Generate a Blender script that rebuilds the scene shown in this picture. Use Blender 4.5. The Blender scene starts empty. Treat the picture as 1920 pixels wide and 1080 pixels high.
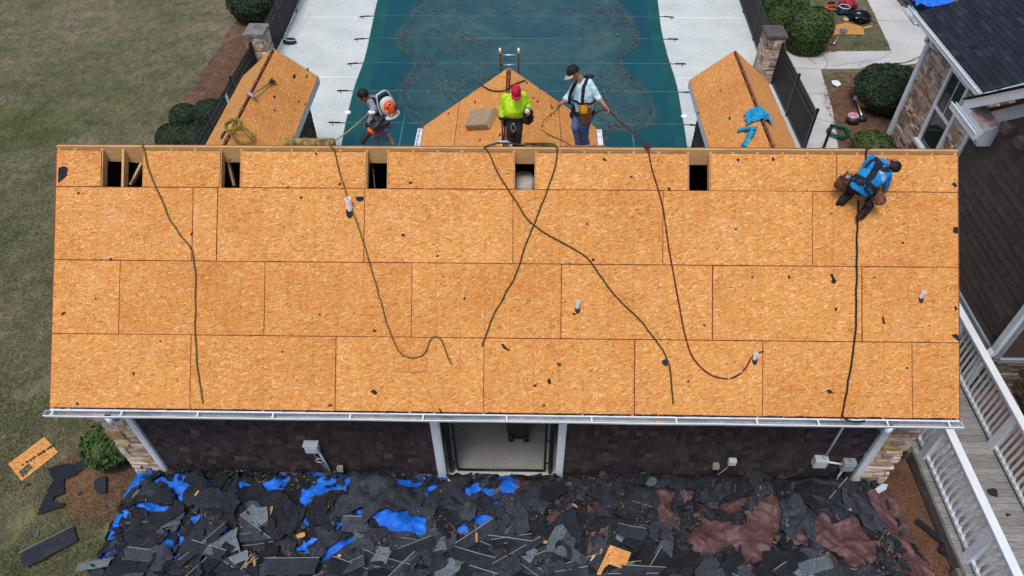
import bpy, bmesh, math, random
from mathutils import Vector, Matrix, noise
from mathutils.bvhtree import BVHTree
V = Vector
R = math.radians
rnd = random.Random(7)
S = bpy.context.scene
C = S.collection

# ------------------------------------------------------------------ camera
FPX = 1332.04
CAM = V((0.0, -6.5075, 12.6302))
YAW, PITCH, ROLL = -0.02801664, 0.80900255, 0.0111141
def _axes():
    cy, sy, cp, sp = math.cos(YAW), math.sin(YAW), math.cos(PITCH), math.sin(PITCH)
    f = V((sy*cp, cy*cp, -sp)); r = V((cy, -sy, 0)); d = f.cross(r)
    c, s = math.cos(ROLL), math.sin(ROLL)
    return c*r + s*d, -s*r + c*d, f
RX, DN, FW = _axes()
cd = bpy.data.cameras.new('camera'); cam = bpy.data.objects.new('camera', cd); C.objects.link(cam)
m = Matrix((RX, -DN, -FW)).transposed().to_4x4(); m.translation = CAM
cam.matrix_world = m
cd.sensor_width = 36; cd.lens = 36*FPX/1920; cd.clip_end = 500; cd.clip_start = .1
S.camera = cam
# ------------------------------------------------------------------ light: overcast day
W = bpy.data.worlds.new('World'); S.world = W; W.use_nodes = True
nt = W.node_tree; nt.nodes.clear()
sky = nt.nodes.new('ShaderNodeTexSky'); sky.sky_type = 'NISHITA'; sky.sun_disc = False
SUN_EL, SUN_AZ = R(70), R(205)
sky.sun_elevation = SUN_EL; sky.sun_rotation = SUN_AZ
sky.air_density = 1.0; sky.dust_density = 3.5; sky.ozone_density = 1.0
bg = nt.nodes.new('ShaderNodeBackground'); bg.inputs[1].default_value = 0.135
wo = nt.nodes.new('ShaderNodeOutputWorld')
nt.links.new(sky.outputs[0], bg.inputs[0]); nt.links.new(bg.outputs[0], wo.inputs[0])
sd = bpy.data.lights.new('sun', 'SUN'); sd.energy = 1.6; sd.angle = R(17); sd.color = (1.0, .98, .95)
so = bpy.data.objects.new('sun', sd); C.objects.link(so)
sdir = V((math.sin(SUN_AZ)*math.cos(SUN_EL), math.cos(SUN_AZ)*math.cos(SUN_EL), math.sin(SUN_EL)))
so.rotation_euler = (-sdir).to_track_quat('-Z', 'Y').to_euler(); so.location = sdir*60
S.view_settings.view_transform = 'Standard'; S.view_settings.look = 'None'
S.view_settings.exposure = 0.16; S.view_settings.gamma = 1

# ------------------------------------------------------------------ pixel of the photograph -> point on a real plane
def ray(px, py):
    return (RX*((px-960)/FPX) + DN*((py-540)/FPX) + FW)
def atz(p, z=0.0):
    d = ray(*p); return CAM + d*((z-CAM.z)/d.z)
def aty(p, y):
    d = ray(*p); return CAM + d*((y-CAM.y)/d.y)
def atx(p, x):
    d = ray(*p); return CAM + d*((x-CAM.x)/d.x)
def atp(p, o, n):
    d = ray(*p); return CAM + d*(((o-CAM).dot(n))/d.dot(n))
EZ, PHI = 2.85, 0.73545
CP, SP = math.cos(PHI), math.sin(PHI)
RN = V((0, -SP, CP)); RO = V((0, 0, EZ)); RU = V((0, CP, SP))
def rp(x, v, n=0.0): return V((x, v*CP - n*SP, EZ + v*SP + n*CP))
def onroof(p, h=0.0): return atp(p, RO + RN*h, RN)
def roofuv(p):
    w = onroof(p); return w.x, w.y/CP

# ------------------------------------------------------------------ mesh builder
ORG = {}
class MB:
    def __init__(s): s.v = []; s.f = []; s.mi = []; s.r = []; s.uv = []; s.cm = 0; s.cr = 0.5; s.sm = []; s.smooth = False
    def face(s, idx, uv=None, mi=None, r=None):
        s.f.append(tuple(idx)); s.mi.append(s.cm if mi is None else mi); s.r.append(s.cr if r is None else r)
        s.uv.append(uv); s.sm.append(s.smooth)
    def add(s, pts, faces, uvs=None, mi=None, r=None):
        b = len(s.v); s.v += [V(p) for p in pts]
        for k, f in enumerate(faces): s.face([b+i for i in f], uvs[k] if uvs else None, mi, r)
        return b
    def box(s, c, size, ax=None, r=None, mi=None):
        c = V(c); x, y, z = ax if ax else (V((1,0,0)), V((0,1,0)), V((0,0,1)))
        x = V(x)*size[0]/2; y = V(y)*size[1]/2; z = V(z)*size[2]/2
        p = [c+a*x+b*y+d*z for d in (-1,1) for b in (-1,1) for a in (-1,1)]
        s.add(p, [(0,2,3,1),(4,5,7,6),(0,1,5,4),(2,6,7,3),(0,4,6,2),(1,3,7,5)], mi=mi, r=r)
    def span(s, a, b, r=None, mi=None):
        a = V(a); b = V(b); s.box((a+b)/2, [abs(b[i]-a[i]) for i in range(3)], r=r, mi=mi)
    def beam(s, a, b, w, h, up=(0,0,1), r=None, mi=None):
        a = V(a); b = V(b); d = (b-a).normalized(); u = V(up); sd_ = d.cross(u).normalized(); u = sd_.cross(d)
        s.box((a+b)/2, ((b-a).length, w, h), (d, sd_, u), r=r, mi=mi)
    def tube(s, pts, rad, n=6, cap=True, mi=None, flat=None):
        pts = [V(p) for p in pts]; rr = rad if isinstance(rad, (list, tuple)) else [rad]*len(pts)
        b = len(s.v); up = None
        for i, p in enumerate(pts):
            t = (pts[min(i+1, len(pts)-1)] - pts[max(i-1, 0)])
            t = t.normalized() if t.length > 1e-9 else V((0,0,1))
            if up is None: up = V((0,0,1)) if abs(t.z) < .9 else V((1,0,0))
            sd_ = t.cross(up)
            if sd_.length < 1e-6: sd_ = t.orthogonal()
            sd_.normalize(); up = sd_.cross(t).normalized()
            for k in range(n):
                a = 2*math.pi*k/n; s.v.append(p + (sd_*math.cos(a) + up*math.sin(a)*(flat or 1))*rr[i])
        sm = s.smooth; s.smooth = n > 4
        for i in range(len(pts)-1):
            for k in range(n):
                k2 = (k+1) % n; s.face((b+i*n+k, b+i*n+k2, b+(i+1)*n+k2, b+(i+1)*n+k), mi=mi)
        s.smooth = sm
        if cap:
            s.face([b+k for k in range(n)][::-1], mi=mi); s.face([b+(len(pts)-1)*n+k for k in range(n)], mi=mi)
    def ball(s, c, rad, ax=None, n=14, m_=9, mi=None, top=-1.0, fn=None):
        c = V(c); x, y, z = ax if ax else (V((1,0,0)), V((0,1,0)), V((0,0,1)))
        rad = rad if isinstance(rad, (list, tuple)) else (rad,)*3
        b = len(s.v)
        t1 = math.pi if top <= -1 else math.acos(top)
        for i in range(m_+1):
            t = t1*i/m_
            for k in range(n):
                a = 2*math.pi*k/n
                q = V((math.sin(t)*math.cos(a), math.sin(t)*math.sin(a), math.cos(t)))
                if fn: q = fn(q)
                s.v.append(c + V(x)*q.x*rad[0] + V(y)*q.y*rad[1] + V(z)*q.z*rad[2])
        sm = s.smooth; s.smooth = True
        for i in range(m_):
            for k in range(n):
                k2 = (k+1) % n; s.face((b+i*n+k, b+(i+1)*n+k, b+(i+1)*n+k2, b+i*n+k2), mi=mi)
        s.smooth = sm
    def rcone(s, a, b, ra, rb, n=12):
        a = V(a); b = V(b); d = b-a; L = d.length or 1e-6; d = d/L
        pts = []; rad = []
        for k in range(4): t = k/4*math.pi/2; pts.append(a - d*ra*math.cos(t)); rad.append(max(ra*math.sin(t), ra*.02))
        for k in range(5): t = k/4; pts.append(a + d*L*t); rad.append(ra+(rb-ra)*t)
        for k in range(1, 5): t = k/4*math.pi/2; pts.append(b + d*rb*math.sin(t)); rad.append(max(rb*math.cos(t), rb*.02))
        s.tube(pts, rad, n)
    def prism(s, poly, th, mi=None, r=None, mside=None):
        """poly: 3-D outline; th: vector from its top face to its bottom face"""
        n = len(poly); th = V(th); poly = [V(p) for p in poly]
        b = s.add(poly + [p+th for p in poly], [])
        s.face([b+i for i in range(n)], mi=mi, r=r); s.face([b+n+i for i in range(n)][::-1], mi=mi, r=r)
        for i in range(n):
            j = (i+1) % n; s.face((b+i, b+n+i, b+n+j, b+j), mi=mside if mside is not None else mi, r=r)
    def grid(s, fn, nu, nv, mi=None, r=None):
        b = len(s.v)
        for j in range(nv+1):
            for i in range(nu+1): s.v.append(V(fn(i/nu, j/nv)))
        for j in range(nv):
            for i in range(nu):
                a = b+j*(nu+1)+i; s.face((a, a+1, a+nu+2, a+nu+1), mi=mi, r=r)
    def center(s):
        xs = [p.x for p in s.v]; ys = [p.y for p in s.v]; zs = [p.z for p in s.v]
        return V(((min(xs)+max(xs))/2, (min(ys)+max(ys))/2, min(zs)))
    def mesh(s, name, mats, o):
        me = bpy.data.meshes.new(name)
        me.from_pydata([tuple(p-o) for p in s.v], [], s.f)
        for m_ in (mats if isinstance(mats, (list, tuple)) else [mats]): me.materials.append(m_)
        me.polygons.foreach_set('material_index', s.mi)
        me.polygons.foreach_set('use_smooth', s.sm)
        at = me.attributes.new('rnd', 'FLOAT', 'FACE'); at.data.foreach_set('value', s.r)
        if any(u is not None for u in s.uv):
            ul = me.uv_layers.new(name='uv'); k = 0; dat = []
            for f, u in zip(s.f, s.uv):
                for i in range(len(f)): dat += list(u[i]) if u else [0.0, 0.0]
            ul.data.foreach_set('uv', dat)
        me.update()
        return me
    def build(s, name, mats, parent=None, label=None, cat=None, group=None, kind=None):
        o = ORG[parent.name] if parent is not None else s.center()
        ob = bpy.data.objects.new(name, s.mesh(name, mats, o)); C.objects.link(ob)
        if parent is not None: ob.parent = parent
        else: ob.location = o
        ORG[ob.name] = o
        return tag(ob, label, cat, group, kind)
def tag(o, label=None, cat=None, group=None, kind=None):
    if label: o['label'] = label
    if cat: o['category'] = cat
    if group: o['group'] = group
    if kind: o['kind'] = kind
    return o
def thing(name, label, cat, loc, group=None):
    o = bpy.data.objects.new(name, None); C.objects.link(o); o.location = loc; o.empty_display_size = .2
    ORG[o.name] = V(loc); return tag(o, label, cat, group)
def one(fn, *a, **k):
    b = MB(); getattr(b, fn)(*a, **k); return b
def catmull(pts, sub=6):
    pts = [V(p) for p in pts]; q = [pts[0]*2-pts[1]] + pts + [pts[-1]*2-pts[-2]]; out = []
    for i in range(1, len(q)-2):
        a, b, c, d = q[i-1:i+3]
        for k in range(sub):
            t = k/sub; out.append(.5*((2*b)+(c-a)*t+(2*a-5*b+4*c-d)*t*t+(3*b-a-3*c+d)*t**3))
    out.append(pts[-1]); return out
def inpoly(x, y, poly):
    c = False; j = len(poly)-1
    for i in range(len(poly)):
        xi, yi = poly[i]; xj, yj = poly[j]
        if (yi > y) != (yj > y) and x < (xj-xi)*(y-yi)/(yj-yi)+xi: c = not c
        j = i
    return c
def sst(a, b, x):
    t = max(0, min(1, (x-a)/(b-a))); return t*t*(3-2*t)

# ------------------------------------------------------------------ materials
class NT:
    def __init__(s, name):
        s.m = bpy.data.materials.new(name); s.m.use_nodes = True; s.t = s.m.node_tree; s.b = s.t.nodes['Principled BSDF']
    def n(s, t, **k):
        x = s.t.nodes.new(t)
        for a, v in k.items(): setattr(x, a, v)
        return x
    def l(s, a, b): s.t.links.new(a, b)
    def setin(s, node, **k):
        for a, v in k.items():
            i = node.inputs[int(a[1:])] if a[0] == 'i' and a[1:].isdigit() else node.inputs[a]
            if hasattr(v, 'is_linked') or isinstance(v, bpy.types.NodeSocket): s.l(v, i)
            else: i.default_value = v
        return node
    def coord(s, kind='Object'): return s.n('ShaderNodeTexCoord').outputs[kind]
    def mapping(s, vec, scale=(1,1,1), rot=(0,0,0), loc=(0,0,0)):
        x = s.n('ShaderNodeMapping'); s.l(vec, x.inputs[0]); x.inputs['Scale'].default_value = scale
        x.inputs['Rotation'].default_value = rot; x.inputs['Location'].default_value = loc; return x.outputs[0]
    def noise(s, vec, scale, detail=4, rough=.55, dist=0):
        x = s.n('ShaderNodeTexNoise'); s.l(vec, x.inputs['Vector']); x.inputs['Scale'].default_value = scale
        x.inputs['Detail'].default_value = detail; x.inputs['Roughness'].default_value = rough; x.inputs['Distortion'].default_value = dist
        return x.outputs['Fac']
    def vor(s, vec, scale, out='Color', feature='F1', rand=1.0):
        x = s.n('ShaderNodeTexVoronoi', feature=feature); s.l(vec, x.inputs['Vector']); x.inputs['Scale'].default_value = scale
        x.inputs['Randomness'].default_value = rand; return x.outputs[out]
    def ramp(s, fac, stops, interp='LINEAR'):
        x = s.n('ShaderNodeValToRGB'); s.l(fac, x.inputs[0]); e = x.color_ramp.elements; x.color_ramp.interpolation = interp
        while len(e) > len(stops): e.remove(e[-1])
        while len(e) < len(stops): e.new(.5)
        for i, (p, c) in enumerate(stops):
            e[i].position = p; e[i].color = (c, c, c, 1) if isinstance(c, (int, float)) else (*c, 1)
        return x.outputs[0]
    def mix(s, fac, a, b, mode='MIX'):
        x = s.n('ShaderNodeMix', data_type='RGBA', blend_type=mode)
        for sock, v in ((x.inputs[0], fac), (x.inputs[6], a), (x.inputs[7], b)):
            if isinstance(v, bpy.types.NodeSocket): s.l(v, sock)
            elif isinstance(v, (int, float)) and sock.type == 'RGBA': sock.default_value = (v, v, v, 1)
            else: sock.default_value = v if isinstance(v, (int, float)) else (*v, 1)
        return x.outputs[2]
    def math(s, op, a, b=0.0):
        x = s.n('ShaderNodeMath', operation=op)
        for sock, v in ((x.inputs[0], a), (x.inputs[1], b)):
            if isinstance(v, bpy.types.NodeSocket): s.l(v, sock)
            else: sock.default_value = v
        return x.outputs[0]
    def attr(s): return s.n('ShaderNodeAttribute', attribute_name='rnd').outputs['Fac']
    def bump(s, h, strength=.4, dist=.02):
        x = s.n('ShaderNodeBump'); s.l(h, x.inputs['Height']); x.inputs['Strength'].default_value = strength
        x.inputs['Distance'].default_value = dist; s.l(x.outputs[0], s.b.inputs['Normal'])
    def out(s, col, rough=.8, metal=0, spec=.3):
        if isinstance(col, bpy.types.NodeSocket): s.l(col, s.b.inputs['Base Color'])
        else: s.b.inputs['Base Color'].default_value = (*col, 1)
        if isinstance(rough, bpy.types.NodeSocket): s.l(rough, s.b.inputs['Roughness'])
        else: s.b.inputs['Roughness'].default_value = rough
        s.b.inputs['Metallic'].default_value = metal; s.b.inputs['Specular IOR Level'].default_value = spec
        return s.m
def plain(name, c, rough=.7, metal=0, spec=.3, var=.18, scale=6, bump=0, bscale=60):
    """paint, plastic, metal: one colour with slight soiling of its own"""
    N = NT(name); co = N.coord()
    f = N.noise(co, scale, 5, .6)
    k = N.ramp(f, [(.3, 1-var), (.7, 1+var*.3)])
    col = N.mix(1.0, c, k, 'MULTIPLY')
    if bump: N.bump(N.noise(co, bscale, 3), bump, .01)
    return N.out(col, rough, metal, spec)
def noisy(name, stops, scale, rough=.9, detail=6, fine=None, bump=0, bdist=.02, stretch=(1,1,1), spec=.2, fa=.5):
    N = NT(name); co = N.mapping(N.coord(), stretch)
    col = N.ramp(N.noise(co, scale, detail, .6), stops)
    h = None
    if fine:
        h = N.noise(co, fine, 3, .7)
        col = N.mix(1.0, col, N.ramp(h, [(.3, 1-fa), (.7, 1+fa*.6)]), 'MULTIPLY')
    if bump: N.bump(h if h is not None else N.noise(co, scale*4, 3), bump, bdist)
    return N.out(col, rough, 0, spec)
def pieces(name, stops, rough=.85, nscale=30, na=.3, bump=.3, bdist=.01, spec=.25, stretch=(1,1,1)):
    """each separate piece takes its own tone"""
    N = NT(name); co = N.mapping(N.coord(), stretch)
    col = N.ramp(N.attr(), stops)
    h = N.noise(co, nscale, 4, .65)
    col = N.mix(1.0, col, N.ramp(h, [(.3, 1-na), (.72, 1+na*.5)]), 'MULTIPLY')
    if bump: N.bump(h, bump, bdist)
    return N.out(col, rough, 0, spec)
def osb(name, tint=(1,1,1), nails=False):
    N = NT(name); uv = N.coord('UV'); wob = N.n('ShaderNodeTexNoise'); N.l(uv, wob.inputs['Vector']); wob.inputs['Scale'].default_value = 3.5
    add = N.n('ShaderNodeVectorMath', operation='MULTIPLY_ADD'); N.l(wob.outputs['Color'], add.inputs[0])
    add.inputs[1].default_value = (.10, .10, 0); N.l(uv, add.inputs[2]); co = add.outputs[0]
    pal = [(0, (.35,.112,.026)), (.13, (.545,.215,.048)), (.45, (.615,.264,.068)), (.8, (.655,.300,.087)), (.90, (.71,.38,.14)), (1, (.79,.50,.235))]
    lay = []
    for ang, sx, sy, lo in ((6, 14, 66, (0,0,0)), (-28, 14, 62, (3,7,0)), (38, 15, 64, (9,2,0)), (-66, 17, 66, (5,5,0)), (15, 17, 84, (1,8,0))):
        mp = N.n('ShaderNodeMapping', vector_type='TEXTURE'); N.l(co, mp.inputs[0]); mp.inputs['Scale'].default_value = (1/sx, 1/sy, 1); mp.inputs['Rotation'].default_value = (0, 0, R(ang)); mp.inputs['Location'].default_value = lo; c = N.vor(mp.outputs[0], 1.0)
        sp = N.n('ShaderNodeSeparateColor'); N.l(c, sp.inputs[0]); lay.append(sp.outputs)
    col = N.ramp(lay[0][0], pal)
    for i, th in ((1, .50), (2, .58), (3, .74), (4, .55)):
        col = N.mix(N.math('GREATER_THAN', lay[i][1], th), col, N.ramp(lay[i][0], pal))
    st = N.noise(uv, .9, 4, .6)
    col = N.mix(1.0, col, N.ramp(st, [(.3, (.90,.84,.78)), (.52, (1,1,1)), (.75, (1.06,1.09,1.12))]), 'MULTIPLY')
    st2_ = N.noise(N.mapping(uv, (1.6, 1, 1)), 2.6, 5, .7, 1.2); col = N.mix(N.ramp(st2_, [(.60, 0), (.80, .35)]), col, (.40,.13,.055))
    st3_ = N.noise(N.mapping(uv, (1, 1, 1), loc=(4,9,2)), 1.3, 3, .5); col = N.mix(N.ramp(st3_, [(.64, 0), (.80, .30)]), col, (.70,.45,.26))
    col = N.mix(1.0, col, N.ramp(N.attr(), [(0, (.95*tint[0], .92*tint[1], .88*tint[2])), (.5, (1.0*tint[0], 1.0*tint[1], 1.0*tint[2])), (1, (1.03*tint[0], 1.05*tint[1], 1.07*tint[2]))]), 'MULTIPLY')
    sp2 = N.noise(uv, 26, 2, .5)
    col = N.mix(N.ramp(sp2, [(.70, 0), (.78, .5)]), col, (.14,.05,.016))
    if nails:
        ob = N.n('ShaderNodeSeparateXYZ'); N.l(N.coord('Object'), ob.inputs[0])
        fx = N.math('ABSOLUTE', N.math('SUBTRACT', N.math('FRACT', N.math('ADD', N.math('MULTIPLY', ob.outputs[0], 1/.4035), 16.65+.5)), .5))
        ln = N.math('MULTIPLY', N.math('LESS_THAN', fx, .018), N.ramp(N.noise(uv, 7, 3, .6), [(.40, .0), (.62, .34)])); col = N.mix(ln, col, (.22,.085,.028))
    N.bump(lay[0][2], .15, .004)
    return N.out(col, .78, 0, .2)
M = {}
M['osb'] = osb('osb'); M['osb_main'] = osb('osb_main', nails=True); M['osb_dull'] = osb('osb_muted', (.83, .86, .9))  # muted copy is slightly darker and less orange
M['edge'] = noisy('red_edge_seal', [(.32, (.16,.035,.015)), (.5, (.32,.070,.028)), (.6, (.42,.13,.04)), (.7, (.52,.21,.055))], 3.5, fine=30)
M['pine'] = noisy('pine_lumber', [(.3, (.50,.27,.10)), (.7, (.66,.41,.185))], 2.5, fine=40, bump=.1, stretch=(1,1,6), fa=.2)
M['oldpine'] = noisy('aged_lumber', [(.3, (.19,.09,.045)), (.7, (.30,.16,.08))], 3, fine=40, stretch=(1,1,6), fa=.2)
M['redwood'] = noisy('red_brown_ridge', [(.3, (.13,.045,.03)), (.7, (.24,.09,.055))], 6, fine=60, fa=.3)
M['white'] = plain('white_paint', (.74,.78,.82), .45, spec=.4, var=.1)
M['gutter'] = noisy('gutter_trough', [(.3, (.20,.225,.25)), (.5, (.33,.36,.38)), (.7, (.48,.51,.53))], 2.2, .5, fine=20, stretch=(.6,3,1), fa=.3)
M['shake'] = pieces('brown_shakes', [(0, (.030,.021,.022)), (.55, (.053,.038,.039)), (.9, (.072,.054,.054)), (1, (.092,.071,.069))], .8, 14, .4, stretch=(3,3,.6))
M['shakedull'] = pieces('weathered_shakes', [(0, (.05,.038,.03)), (1, (.13,.10,.08))], .85, 14, .35, stretch=(3,3,.6))
M['siding'] = pieces('brown_siding', [(0, (.075,.054,.049)), (1, (.115,.086,.078))], .7, 8, .25)
M['stone'] = pieces('tan_stone', [(0, (.36,.24,.15)), (.25, (.60,.46,.35)), (.5, (.68,.55,.43)), (.7, (.74,.62,.50)), (.85, (.50,.31,.12)), (1, (.30,.23,.19))], .9, 9, .4, .5, .03)
M['stone2'] = pieces('ledge_stone', [(0, (.30,.18,.125)), (.3, (.46,.325,.245)), (.55, (.57,.43,.34)), (.8, (.66,.53,.44)), (.9, (.46,.24,.11)), (1, (.34,.28,.25))], .9, 9, .4, .5, .03)
M['stone3'] = pieces('shaded_stone', [(0, (.10,.07,.05)), (.5, (.19,.145,.10)), (.8, (.26,.21,.16)), (1, (.13,.085,.05))], .9, 9, .4, .5, .03)  # darker copy of the ledge stone, shade put into its colours
M['mortar'] = noisy('mortar', [(.3, (.12,.09,.07)), (.7, (.2,.16,.13))], 8)
M['cap'] = noisy('cast_cap', [(.3, (.11,.10,.10)), (.55, (.2,.19,.19)), (.75, (.30,.28,.27))], 3, .8, fine=30, fa=.25)
M['capdark'] = noisy('dark_cap', [(.3, (.075,.06,.06)), (.7, (.13,.105,.10))], 3, .8, fine=30, fa=.25)
M['concrete'] = noisy('concrete', [(.25, (.44,.485,.475)), (.5, (.53,.575,.56)), (.75, (.60,.635,.61))], .8, .85, detail=8, fine=9, bump=.08, bdist=.004, fa=.12)
M['walk'] = noisy('walkway_concrete', [(.25, (.38,.385,.37)), (.5, (.47,.475,.455)), (.75, (.54,.54,.515))], .7, .9, fine=14, bump=.1, bdist=.004, fa=.1)
M['joint'] = plain('joint_sealant', (.86,.88,.88), .6)
M['crack'] = plain('crack', (.16,.15,.14), .9)
def lawn():
    N = NT('dormant_lawn'); co = N.coord()
    a = N.ramp(N.noise(co, .16, 4, .6), [(.34, (.078,.096,.038)), (.46, (.122,.118,.066)), (.64, (.172,.150,.098))])
    sx = N.n('ShaderNodeSeparateXYZ'); N.l(co, sx.inputs[0])
    b = N.ramp(N.noise(N.mapping(co, (1, 1, 1)), 1.1, 6, .65), [(.28, (.60,.68,.56)), (.5, (1,1,1)), (.72, (1.35,1.26,1.2))])
    col = N.mix(1.0, a, b, 'MULTIPLY')
    b2_ = N.ramp(N.noise(N.mapping(co, (1,.6,1), (0,0,.6)), 4.2, 8, .78), [(.32, .62), (.5, 1), (.68, 1.45)]); col = N.mix(1.0, col, b2_, 'MULTIPLY')
    f = N.noise(co, 20, 4, .8)
    col = N.mix(1.0, col, N.ramp(f, [(.3, .40), (.52, 1), (.72, 1.75)]), 'MULTIPLY')
    N.bump(f, .5, .03)
    return N.out(col, .95, 0, .1)
M['lawn'] = lawn()

M['mulch'] = noisy('pine_straw', [(.3, (.085,.042,.028)), (.5, (.15,.080,.055)), (.7, (.22,.135,.10))], 2.2, .95, fine=22, bump=.6, bdist=.03, fa=.6)
M['straw'] = pieces('straw_needles', [(0, (.11,.05,.025)), (.6, (.22,.115,.06)), (1, (.34,.20,.11))], .9)
M['black'] = plain('black_paint', (.012,.013,.017), .45, spec=.4)
M['blackp'] = plain('black_plastic', (.016,.017,.020), .5, spec=.4)
M['felt'] = noisy('black_felt', [(.3, (.017,.018,.022)), (.7, (.034,.036,.043))], 8, .9, fine=50, fa=.3, bump=.3)
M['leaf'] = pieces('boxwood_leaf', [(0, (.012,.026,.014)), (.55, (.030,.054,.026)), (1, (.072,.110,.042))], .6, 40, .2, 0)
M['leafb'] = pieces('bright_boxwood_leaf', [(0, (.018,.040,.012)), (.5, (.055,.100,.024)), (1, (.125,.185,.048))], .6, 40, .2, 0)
M['foam'] = noisy('yellow_foam', [(.36, (.09,.055,.02)), (.5, (.24,.165,.06)), (.64, (.38,.28,.12))], 11, .95, fine=40, bump=.5, fa=.4)
M['tanfoam'] = noisy('tan_foam', [(.3, (.30,.22,.13)), (.7, (.40,.31,.20))], 5, .95, fine=60, bump=.3, fa=.2)
M['alu'] = plain('aluminium', (.55,.57,.6), .35, .8)
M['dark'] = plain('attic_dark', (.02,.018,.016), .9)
# ------------------------------------------------------------------ cladding helpers
def shakes(mb, o, u, v, W_, H_, course, wr, th, holes=(), seed=1, inside=None):
    """courses of separate shakes / shingles on the plane o + a*u + b*v"""
    rg = random.Random(seed); u = V(u).normalized(); v = V(v).normalized(); n = u.cross(v); o = V(o)
    nr = int(math.ceil(H_/course))
    for j in range(nr):
        v0 = j*course; v1 = min(H_, v0+course*1.12); a = -rg.random()*wr[1]
        while a < W_:
            w = rg.uniform(*wr); a0 = max(0, a); a1 = min(W_, a+w-.006); a += w
            if a1-a0 < .012: continue
            vm = (v0+v1)/2; am = (a0+a1)/2
            if any(h[0]-1e-6 <= am <= h[1] and h[2] <= vm <= h[3] for h in holes): continue
            if inside and not inside(am, vm): continue
            d = rg.uniform(-.006, .006)*(course/.2); t = th*rg.uniform(.7, 1.25); t2 = th*.15
            P = [o+u*a0+v*(v0+d)+n*t, o+u*a1+v*(v0+d)+n*t, o+u*a1+v*v1+n*t2, o+u*a0+v*v1+n*t2,
                 o+u*a0+v*(v0+d), o+u*a1+v*(v0+d), o+u*a1+v*v1, o+u*a0+v*v1]
            mb.add(P, [(0,1,2,3),(4,5,1,0),(4,0,3,7),(1,5,6,2)], r=min(1, max(0, rg.gauss(.45, .25))))
def stones(mb, o, u, v, W_, H_, hr, wr, dr, holes=(), seed=1, jit=.012, slant=0, quoin=0):
    rg = random.Random(seed); u = V(u).normalized(); v = V(v).normalized(); n = u.cross(v); o = V(o); b = 0
    while b < H_:
        h = rg.uniform(*hr); a = -rg.random()*wr[1]
        if b+h > H_: h = H_-b
        while a < W_:
            w = rg.uniform(*wr)*(1.6 if rg.random() < .15 else 1); a0, a1 = max(a, -quoin*rg.random()), min(a+w-.008, W_+quoin*rg.random()); a += w
            if a1-a0 < .03: continue
            am, bm = (a0+a1)/2, b+h/2
            if any(q[0] <= am <= q[1] and q[2] <= bm <= q[3] for q in holes): continue
            hh = h*(1.9 if rg.random() < .12 else rg.uniform(.82, 1.02)); d = rg.uniform(*dr); c = .012
            J = lambda: rg.uniform(-jit, jit)
            out4 = [(a0+J(), b+J()), (a1+J(), b+J()), (a1+J(), b+hh-.006+J()), (a0+J(), b+hh-.006+J())]
            in4 = [(out4[i][0]+(c if i in (0,3) else -c), out4[i][1]+(c if i < 2 else -c)) for i in range(4)]
            P = [o+u*x+v*y for x, y in out4] + [o+u*x+v*y+n*(d*.75) for x, y in out4] + [o+u*x+v*y+n*(d+J()*.6) for x, y in in4]
            F = [(8,9,10,11)] + [(i, (i+1) % 4, 4+(i+1) % 4, 4+i) for i in range(4)] + [(4+i, 4+(i+1) % 4, 8+(i+1) % 4, 8+i) for i in range(4)]
            mb.add(P, F, r=rg.random())
        b += h
# ------------------------------------------------------------------ ground
def rough_poly(pts, jit=.05, step=.25, seed=3):
    out = []; n = len(pts)
    for i in range(n):
        a, b = pts[i], pts[(i+1) % n]; k = max(1, int((b-a).length/step))
        for j in range(k):
            p = a.lerp(b, j/k)
            out.append(p + V((noise.noise(p*1.7+V((seed,0,0))), noise.noise(p*1.7+V((0,seed,9))), 0))*jit + V((noise.noise(p*7), noise.noise(p*7+V((5,5,5))), 0))*jit*.6)
    return out
def sheet(name, mat, pts, z, jit=0, seed=3, kind='structure', label=None, cat=None, th=.0):
    pts = [V((p[0], p[1], 0)) for p in pts]
    if jit: pts = rough_poly(pts, jit, seed=seed)
    bm = bmesh.new(); vs = [bm.verts.new((p.x, p.y, 0)) for p in pts]; f = bm.faces.new(vs); bmesh.ops.triangulate(bm, faces=[f])
    if th:
        r = bmesh.ops.extrude_face_region(bm, geom=list(bm.faces)); bmesh.ops.translate(bm, vec=(0,0,-th), verts=[g for g in r['geom'] if isinstance(g, bmesh.types.BMVert)])
    bmesh.ops.recalc_face_normals(bm, faces=bm.faces)
    me = bpy.data.meshes.new(name); bm.to_mesh(me); bm.free(); me.materials.append(mat)
    if not th and me.polygons[0].normal.z < 0: me.flip_normals()
    ob = bpy.data.objects.new(name, me); C.objects.link(ob); ob.location = (0,0,z); ORG[ob.name] = V((0,0,0))
    return tag(ob, label, cat, None, kind)
b = MB(); b.add([(-150,-90,0),(150,-90,0),(150,260,0),(-150,260,0)], [(0,1,2,3)]); b.build('lawn', M['lawn'], kind='structure')
G = lambda *pp: [atz(p, 0) for p in pp]
sheet('pine_straw_bed', M['mulch'], [V((-9.2,6.2,0)), V((-9.0,30,0)), V((-10.5,30,0))] + G((437,45),(400,108),(350,175),(318,232),(300,285)) + [V((-11.0,8,0)), V((-10.2,6.2,0))], .006, .12, 4)
sheet('pine_straw_bed', M['mulch'], G((160,880),(215,862),(300,880)) + [V((-6.8,.6,0)), V((-6.6,-.3,0))] + G((170,975),(120,930)), .006, .16, 6)
sheet('pine_straw_bed', M['mulch'], [V((6.2,-4.5,0)), V((10.4,-4.5,0)), V((10.4,9.0,0)), V((6.6,9.0,0))], .006, .1, 8)
sheet('pine_straw_bed', M['mulch'], G((1445,0),(1500,0),(1512,22),(1540,50),(1556,78),(1566,90),(1545,97),(1478,99)) + [V((8.35,17.5,0)), V((8.5,24,0))], .006, .09, 11)
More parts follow.
